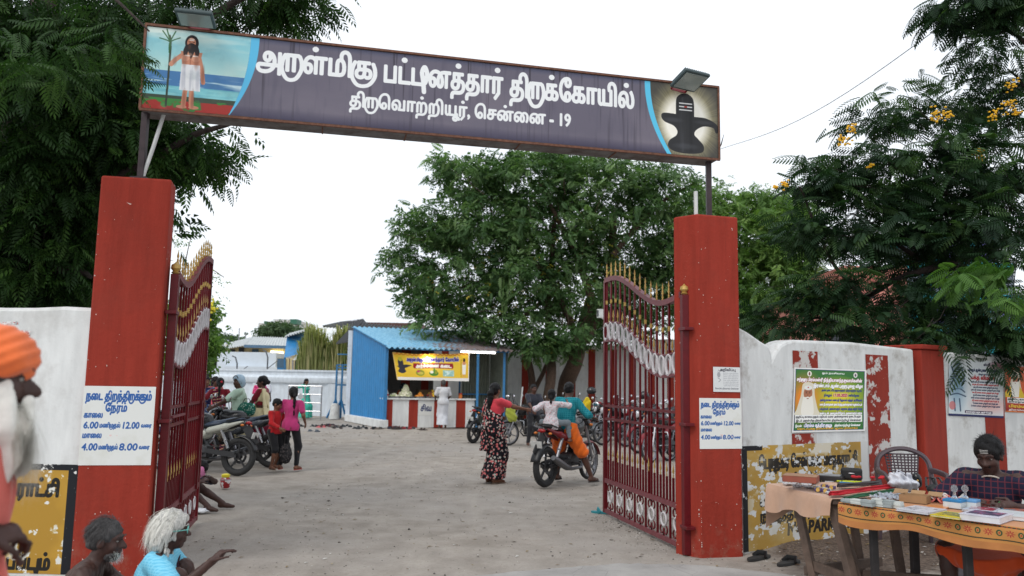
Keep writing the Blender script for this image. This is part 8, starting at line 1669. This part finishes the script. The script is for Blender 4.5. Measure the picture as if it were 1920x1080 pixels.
t = item('tray', 'flat black tray with a pale lid beside the cartons', 'tray', 1556, 900, -30); bxp(t, 'tray', (0, 0, .02), (.22, .16, .04), M_black); bxp(t, 'lid', (0, 0, .043), (.18, .12, .006), K_('grey_lid', (120, 122, 128), .3))
t = item('case', 'black padded case at the back where the two tables meet', 'case', 1597, 900, -24); bxp(t, 'case', (0, 0, .05), (.17, .10, .10), K_('black_nylon', (24, 24, 26), .7), 0, .02); part('zip', MB().torus((0, 0, .06), .06, .003, (1.36, 0, 0), (0, .84, 0), 24, 4), M_chrome, t)
for k, (c, nm) in enumerate((((190, 210, 40), 'lime'), ((40, 130, 190), 'blue'), ((226, 90, 70), 'red'))):
    t = item('ribbon_strip', '%s ribbon strip lying in front of the black case' % nm, 'ribbon', 1592+k*6, 904+k*3, -20); bxp(t, 'ribbon', (0, 0, .006), (.19, .02, .01), K_('ribbon_'+nm, c), 0, 0)
foil = plain('crinkled_clear_packet', srgb(176, 174, 176), .2, 0, .25, 60, .8, 40)
for k in range(14):
    px, py = 1478+k*6.5+rnd.uniform(-3, 3), 906+k*1.3+rnd.uniform(-3, 5); t = item('packet', 'small clear plastic packet scattered on the peach cloth', 'packet', px, py, rnd.uniform(0, 180), group='clear packets scattered on the peach cloth'); b = Body(.006); b.ell((0, 0, .008), (.045, .03, .008)); b.disp = wrinkle(.006, 160, k); part('film', b.mesh('film', foil), None, t); part('trinket', MB().ell((0, 0, .012), (.018, .012, .008)), K_('trinket_brown', (150, 110, 80)) if k % 2 else M_gold, t, True)
purp = K_('purple_card', (74, 58, 104)); yel = K_('gold_disc', (196, 160, 80), .3)
for k, (px, py) in enumerate(((1535, 921), (1549, 923), (1546, 914), (1560, 917))):
    t = item('purple_packet', ('left', 'right', 'upper left', 'upper right')[k]+' one of the four purple packets with gold discs on the peach cloth edge', 'packet', px, py, -35); bxp(t, 'card', (0, 0, .012), (.05, .045, .022), purp); part('disc', MB().lathe([(.016, .024), (.016, .027)], (0, 0, 0), 12), yel, t); part('disc', MB().lathe([(.014, 0), (.014, .003)], (0, -.024, .012), 12, rx(R(90))), yel, t)
def bundle(nm, label, pts, r, mat, n_=16, z=TZ+.014, cat='threads'):
    P = [on(x, y, z) for x, y in pts]; t = thing(nm, label, cat, P[0], world=True); q = bez(P, 5); m = MB()
    for k in range(n_):
        ox, oy, ph = rnd.gauss(0, r), rnd.gauss(0, r*.45), rnd.random()*6; m.tube([p+np.array([ox*.5+.008*math.sin(i*.9+ph), ox+.006*math.cos(i*1.3+ph), abs(oy)]) for i, p in enumerate(q)], .0055, 5, False)
    part('strands', m, mat, t, True, 0)['kind'] = 'stuff'; return t
bundle('thread_bundle', 'bundle of red sacred threads across the front of the printed cloth', [(1557, 928), (1590, 925), (1630, 919), (1680, 913)], .022, K_('red_thread', (176, 18, 34), .8), 26)
bundle('thread_bundle', 'bundle of green threads in front of the red bundle', [(1582, 937), (1620, 930), (1660, 924), (1684, 921)], .014, K_('green_thread', (26, 84, 52), .8), 18)
bundle('bead_strings', 'dark bead strings with small red tassels behind the red threads', [(1572, 913), (1610, 911), (1650, 908)], .03, K_('dark_beads', (58, 50, 52), .4), 20, cat='beads')
t = item('tassels', 'loose red tassels on top of the dark bead strings', 'tassels', 1628, 905); [part('tassel', MB().ell((rnd.uniform(-.14, .14), rnd.uniform(-.05, .05), .04+rnd.uniform(0, .01)), (.022, .012, .01)), K_('red_thread', (176, 18, 34), .8), t, True) for k in range(9)]
def stackp(label, px, py, n_, s, mat, rot, nm='packet_stack', cat='packets', part_nm='packet', dz=None):
    t = item(nm, label, cat, px, py, rot); dz = dz or s[2]
    for k in range(n_): bxp(t, part_nm, (rnd.uniform(-.003, .003), rnd.uniform(-.003, .003), dz*(k+.5)), s, mat, rnd.uniform(-2, 2), .001)
    return t
cardg = K_('grey_packet_card', (150, 158, 158), .4); cardw = K_('pale_packet_card', (196, 200, 196), .4)
for k, (px, py, h) in enumerate(((1590, 944, 3), (1608, 947, 4), (1628, 951, 5), (1648, 951, 6), (1664, 953, 6), (1681, 954, 5))):
    stackp('pile of pale paper packets, %s along the hem of the printed cloth' % ('first', 'second', 'third', 'fourth', 'fifth', 'last')[k], px, py-2, h, (.075, .055, .008), cardw if k % 2 else cardg, -52)
for k in range(10):
    px, py = 1640+rnd.uniform(0, 60), 928+rnd.uniform(0, 12); t = item('foil_packet', 'crumpled silver foil packet in the middle of the printed cloth', 'packet', px, py, rnd.uniform(0, 180), group='silver foil packets'); b = Body(.007); b.ell((0, 0, .014), (.05, .03, .013)); b.disp = wrinkle(.009, 110, k); part('foil', b.mesh('foil', plain('silver_grey_foil', srgb(150, 156, 166), .3, .3, .3, 50, .8, 50)), None, t); part('twist', MB().ell((.045, 0, .018), (.014, .01, .008)), foil, t)
t = item('plastic_bag', 'crumpled white plastic bag standing at the back of the printed cloth', 'bag', 1690, 918, 0); b = Body(.008); b.ell((0, 0, .05), (.10, .06, .05), None, .03).ell((-.03, 0, .085), (.07, .04, .03), None, .03).ell((.07, .0, .05), (.05, .05, .06), None, .03); b.disp = wrinkle(.014, 60, 9, 1); part('film', b.mesh('film', K_('white_film', (196, 198, 206), .35)), None, t); part('handle', MB().tube([(-.05, 0, .1), (-.02, 0, .15), (.03, 0, .12)], .006, 5), K_('white_film', (196, 198, 206), .35), t)
t = item('black_pouch', 'glossy black pouch beside the white plastic bag', 'pouch', 1716, 917, 0); b = Body(.008); b.ell((0, 0, .055), (.055, .045, .06), None, .03); b.disp = wrinkle(.012, 60, 4, 1); part('pouch', b.mesh('pouch', K_('gloss_black', (18, 18, 20), .25)), None, t); part('clasp', MB().ell((0, -.045, .07), .008), M_gold, t)
for k, (px, py, lab) in enumerate(((1748, 926, 'left black clog with a strap standing on the table'), (1764, 926, 'right black clog with a strap standing on the table'))):
    t = item('black_clog', lab, 'shoe', px, py, -20+k*24); b = Body(.008); b.cap((0, -.07, .03), (0, .07, .03), .036, .03, .02).ell((0, -.05, .045), (.038, .05, .03), None, .02).sub((0, .05, .085), (.028, .06, .04)); part('shell', b.mesh('shell', K_('black_foam', (20, 20, 22), .6)), None, t); part('strap', MB().tube([(-.036, .0, .05), (-.03, .06, .11), (.03, .06, .11), (.036, .0, .05)], .009, 6), M_black, t, True)
t = item('open_carton', 'open brown cardboard carton in the middle of the long table', 'box', 1716, 941, -40); cb = plain('brown_cardboard', srgb(150, 118, 84), .8)
for c, s in (((0, 0, .004), (.17, .13, .006)), ((0, -.065, .025), (.17, .004, .05)), ((0, .065, .025), (.17, .004, .05)), ((-.085, 0, .025), (.004, .13, .05)), ((.085, 0, .025), (.004, .13, .05))): bxp(t, 'side', c, s, cb, 0, 0)
for k in range(3): part('flap', MB().box((-.11+.11*k, .085, .055), (.09, .05, .003), rx(R(30))), cb, t)
t = item('thread_rings', 'heap of pink and white thread rings beside the open carton', 'rings', 1762, 941, 0)
for k in range(26): a_ = rnd.uniform(0, 6.28); part('ring', MB().torus((rnd.gauss(0, .06), rnd.gauss(0, .035), .012+rnd.uniform(0, .035)), .02, .006, (math.cos(a_), math.sin(a_), .2), (-math.sin(a_)*.6, math.cos(a_)*.6, .7), 12, 5), K_('pink_ring', (206, 112, 104)) if k % 3 else K_('white_ring_thread', (206, 200, 196)), t, True)
for k, (px, w, c1, lab) in enumerate(((1790, .09, (40, 122, 176), 'bright blue and white small box under the glass figure'), (1818, .075, (96, 150, 196), 'pale blue and white small box right of the bright blue one'))):
    t = item('small_box', lab, 'box', px, 952, -50); bxp(t, 'box', (0, 0, .02), (.11, w, .04), K_('white_card', (196, 204, 206), .4)); bxp(t, 'lid', (0, 0, .049), (.114, w+.004, .018), K_('blue_lid_%d' % k, c1, .4))
gls = N('clear_moulded_plastic'); gls.col((.8, .82, .84, 1)); gls.rough(.08); gls.b.inputs['Transmission Weight'].default_value = .85
for k, (px, lab) in enumerate(((1789, 'left clear figurine with a round top on the blue box'), (1809, 'right clear figurine with a round top on the pale box'))):
    t = item('figurine', lab, 'figurine', px+1, 935, 0, TZ+.060); part('base', MB().lathe([(.022, 0), (.022, .008), (.01, .02), (.009, .045)], (0, 0, 0), 12), gls.m, t, True); part('disc', MB().lathe([(.004, -.005), (.022, -.004), (.024, 0), (.022, .004), (.004, .005)], (0, 0, .066), 16, rx(R(90))), gls.m, t, True)
for k in range(2): stackp(('front', 'rear')[k]+' stack of red and white incense packets beside the blue boxes', 1843+k*5, 950-k*9, 3+k, (.11, .035, .016), K_('incense_card', (120, 50, 44)), -40, 'incense_stack', 'packets')
t = item('green_holder', 'small green plastic holder in front of the vendor', 'holder', 1880, 951, 20); part('frame', MB().torus((0, 0, .02), .022, .006, (1.6, 0, 0), (0, 0, .8), 16, 6), K_('green_plastic', (40, 110, 50), .4), t, True); part('base', MB().box((0, 0, .004), (.08, .03, .008)), K_('green_plastic', (40, 110, 50), .4), t)
def book(label, px, py, rot, s, cover, band=None, pages=True, nm='book', cat='book'):
    t = item(nm, label, cat, px, py, rot); h = s[2]; part('pages', MB().box((.002, 0, h/2), (s[0]-.008, s[1]-.006, h-.004)), K_('page_edges', (206, 204, 206), .8), t)
    for z in (.0015, h-.0005): part('cover', MB().box((0, 0, z), (s[0], s[1], .003)), K_('cover_%d_%d_%d' % cover, cover, .3), t)
    if band is not None: part('cover_picture', MB().box((0, .01, h+.002), (s[0]*.8, s[1]*.6, .0015)), band, t)
    return t
pic = lambda n_, a, b_, c: (lambda n: (n.col(n.mix(n.ramp(n.noise(22, 3), [(.42, 0.0), (.5, 1.0)]), n.mix(n.ramp(n.noise(60, 2), [(.48, 0.0), (.52, 1.0)]), srgb(*a), srgb(*c)), srgb(*b_))), n.rough(.3), n.m)[-1])(N(n_))
book('pale magazine lying left of the yellow one', 1728, 958, -52, (.20, .27, .012), (190, 190, 196), pic('grey_picture', (150, 150, 160), (200, 200, 204), (90, 90, 110)), nm='magazine', cat='magazine')
book('yellow covered magazine at the front edge of the long table', 1786, 968, -50, (.17, .24, .010), (206, 186, 40), pic('yellow_picture', (206, 186, 50), (120, 120, 60), (60, 60, 80)), nm='magazine', cat='magazine')
book('orange paper sheet between the rings and the yellow magazine', 1755, 953, -40, (.12, .2, .006), (206, 130, 70), None, nm='magazine', cat='magazine')
book('thick white book with a violet picture at the front right edge of the table', 1850, 974, -47, (.22, .28, .035), (206, 204, 214), pic('violet_picture', (120, 116, 160), (70, 66, 90), (176, 80, 90)))
book('second white book under the blue magazine at the right edge', 1904, 970, -40, (.20, .27, .022), (200, 204, 206), None)
book('blue covered magazine at the far right edge of the table', 1906, 960, -35, (.18, .25, .010), (90, 150, 180), pic('blue_picture', (90, 150, 180), (170, 90, 70), (60, 110, 90)), nm='magazine', cat='magazine')
book('magazine with a red stripe behind the thick white book', 1842, 957, -44, (.18, .25, .010), (180, 186, 196), pic('red_striped_picture', (180, 186, 196), (150, 40, 60), (90, 80, 90)), nm='magazine', cat='magazine')
t = thing('rubbish_bag', 'white plastic bag hanging from a rope under the long table', 'bag', (3.28, 5.95, .33)); b = Body(.01); b.ell((0, 0, 0), (.10, .07, .13), None, .03).ell((.02, 0, -.1), (.11, .08, .08), None, .03); b.disp = wrinkle(.012, 50, 9, 1); part('film', b.mesh('film', K_('white_film', (196, 198, 206), .35)), None, t); part('rope', MB().tube([(0, 0, .12), (-.03, 0, .40)], .006, 5), M_black, t)
# plastic chair against the wall
def chair():
    t = thing('plastic_chair', 'brown moulded plastic armchair standing empty before the peeling wall', 'chair', (4.02, 8.12, .06), R(-8)); M = K_('brown_moulded_plastic', (78, 66, 72), .4)
    part('seat', MB().grid(lambda u, v: ((u-.5)*.46, (v-.5)*.44-.02, .43-.02*math.sin(u*3.14)*math.sin(v*3.14)), 8, 8), M, t, True)
    for q in list(t.children): s = q.modifiers.new('t', 'SOLIDIFY'); s.thickness = .012
    W_ = .26
    part('back_frame', MB().tube(bez([(-.24, .14, .42), (-.26, .20, .66), (-.22, .24, .80), (-.08, .26, .875), (.08, .26, .875), (.22, .24, .80), (.26, .20, .66), (.24, .14, .42)], 6), .024, 8, flat=1.3), M, t, True)
    # pierced backrest: a slotted panel
    m = MB(); nx, nz = 9, 13
    def bp(u, v): wv = .115+.05*v; return ((u-.5)*2*wv, .20+.055*v-.03*math.sin(u*3.14)*1.0, .46+.37*v)
    for i in range(nx+1): m.tube([bp(i/nx, v) for v in np.linspace(0, 1, 8)], .0075, 4, False)
    for j in range(nz+1): m.tube([bp(u, j/nz) for u in np.linspace(0, 1, 8)], .0075, 4, False)
    part('pierced_back', m, M, t, True)
    for s in (-1, 1):
        part('armrest', MB().tube(bez([(s*.25, .20, .68), (s*.29, .05, .67), (s*.29, -.14, .65), (s*.26, -.20, .58), (s*.24, -.20, .42)], 6), .022, 8, flat=1.3), M, t, True)
        part('leg', MB().bar((s*.22, -.20, .42), (s*.25, -.24, -.06), .045, .03), M, t); part('leg', MB().bar((s*.22, .16, .42), (s*.25, .25, -.06), .045, .03), M, t)
chair()
for k, (x, y) in enumerate(((3.05, 6.35), (3.12, 6.15))): solo('torn_paper', MB().grid(lambda u, v: (x+u*.09, y+v*.06, .05+.012*math.sin(u*7+v*5)), 4, 3), K_('turquoise_scrap', (20, 130, 120), .6), ('larger', 'smaller')[k]+' turquoise scrap lying under the long table', 'litter', smooth=True)
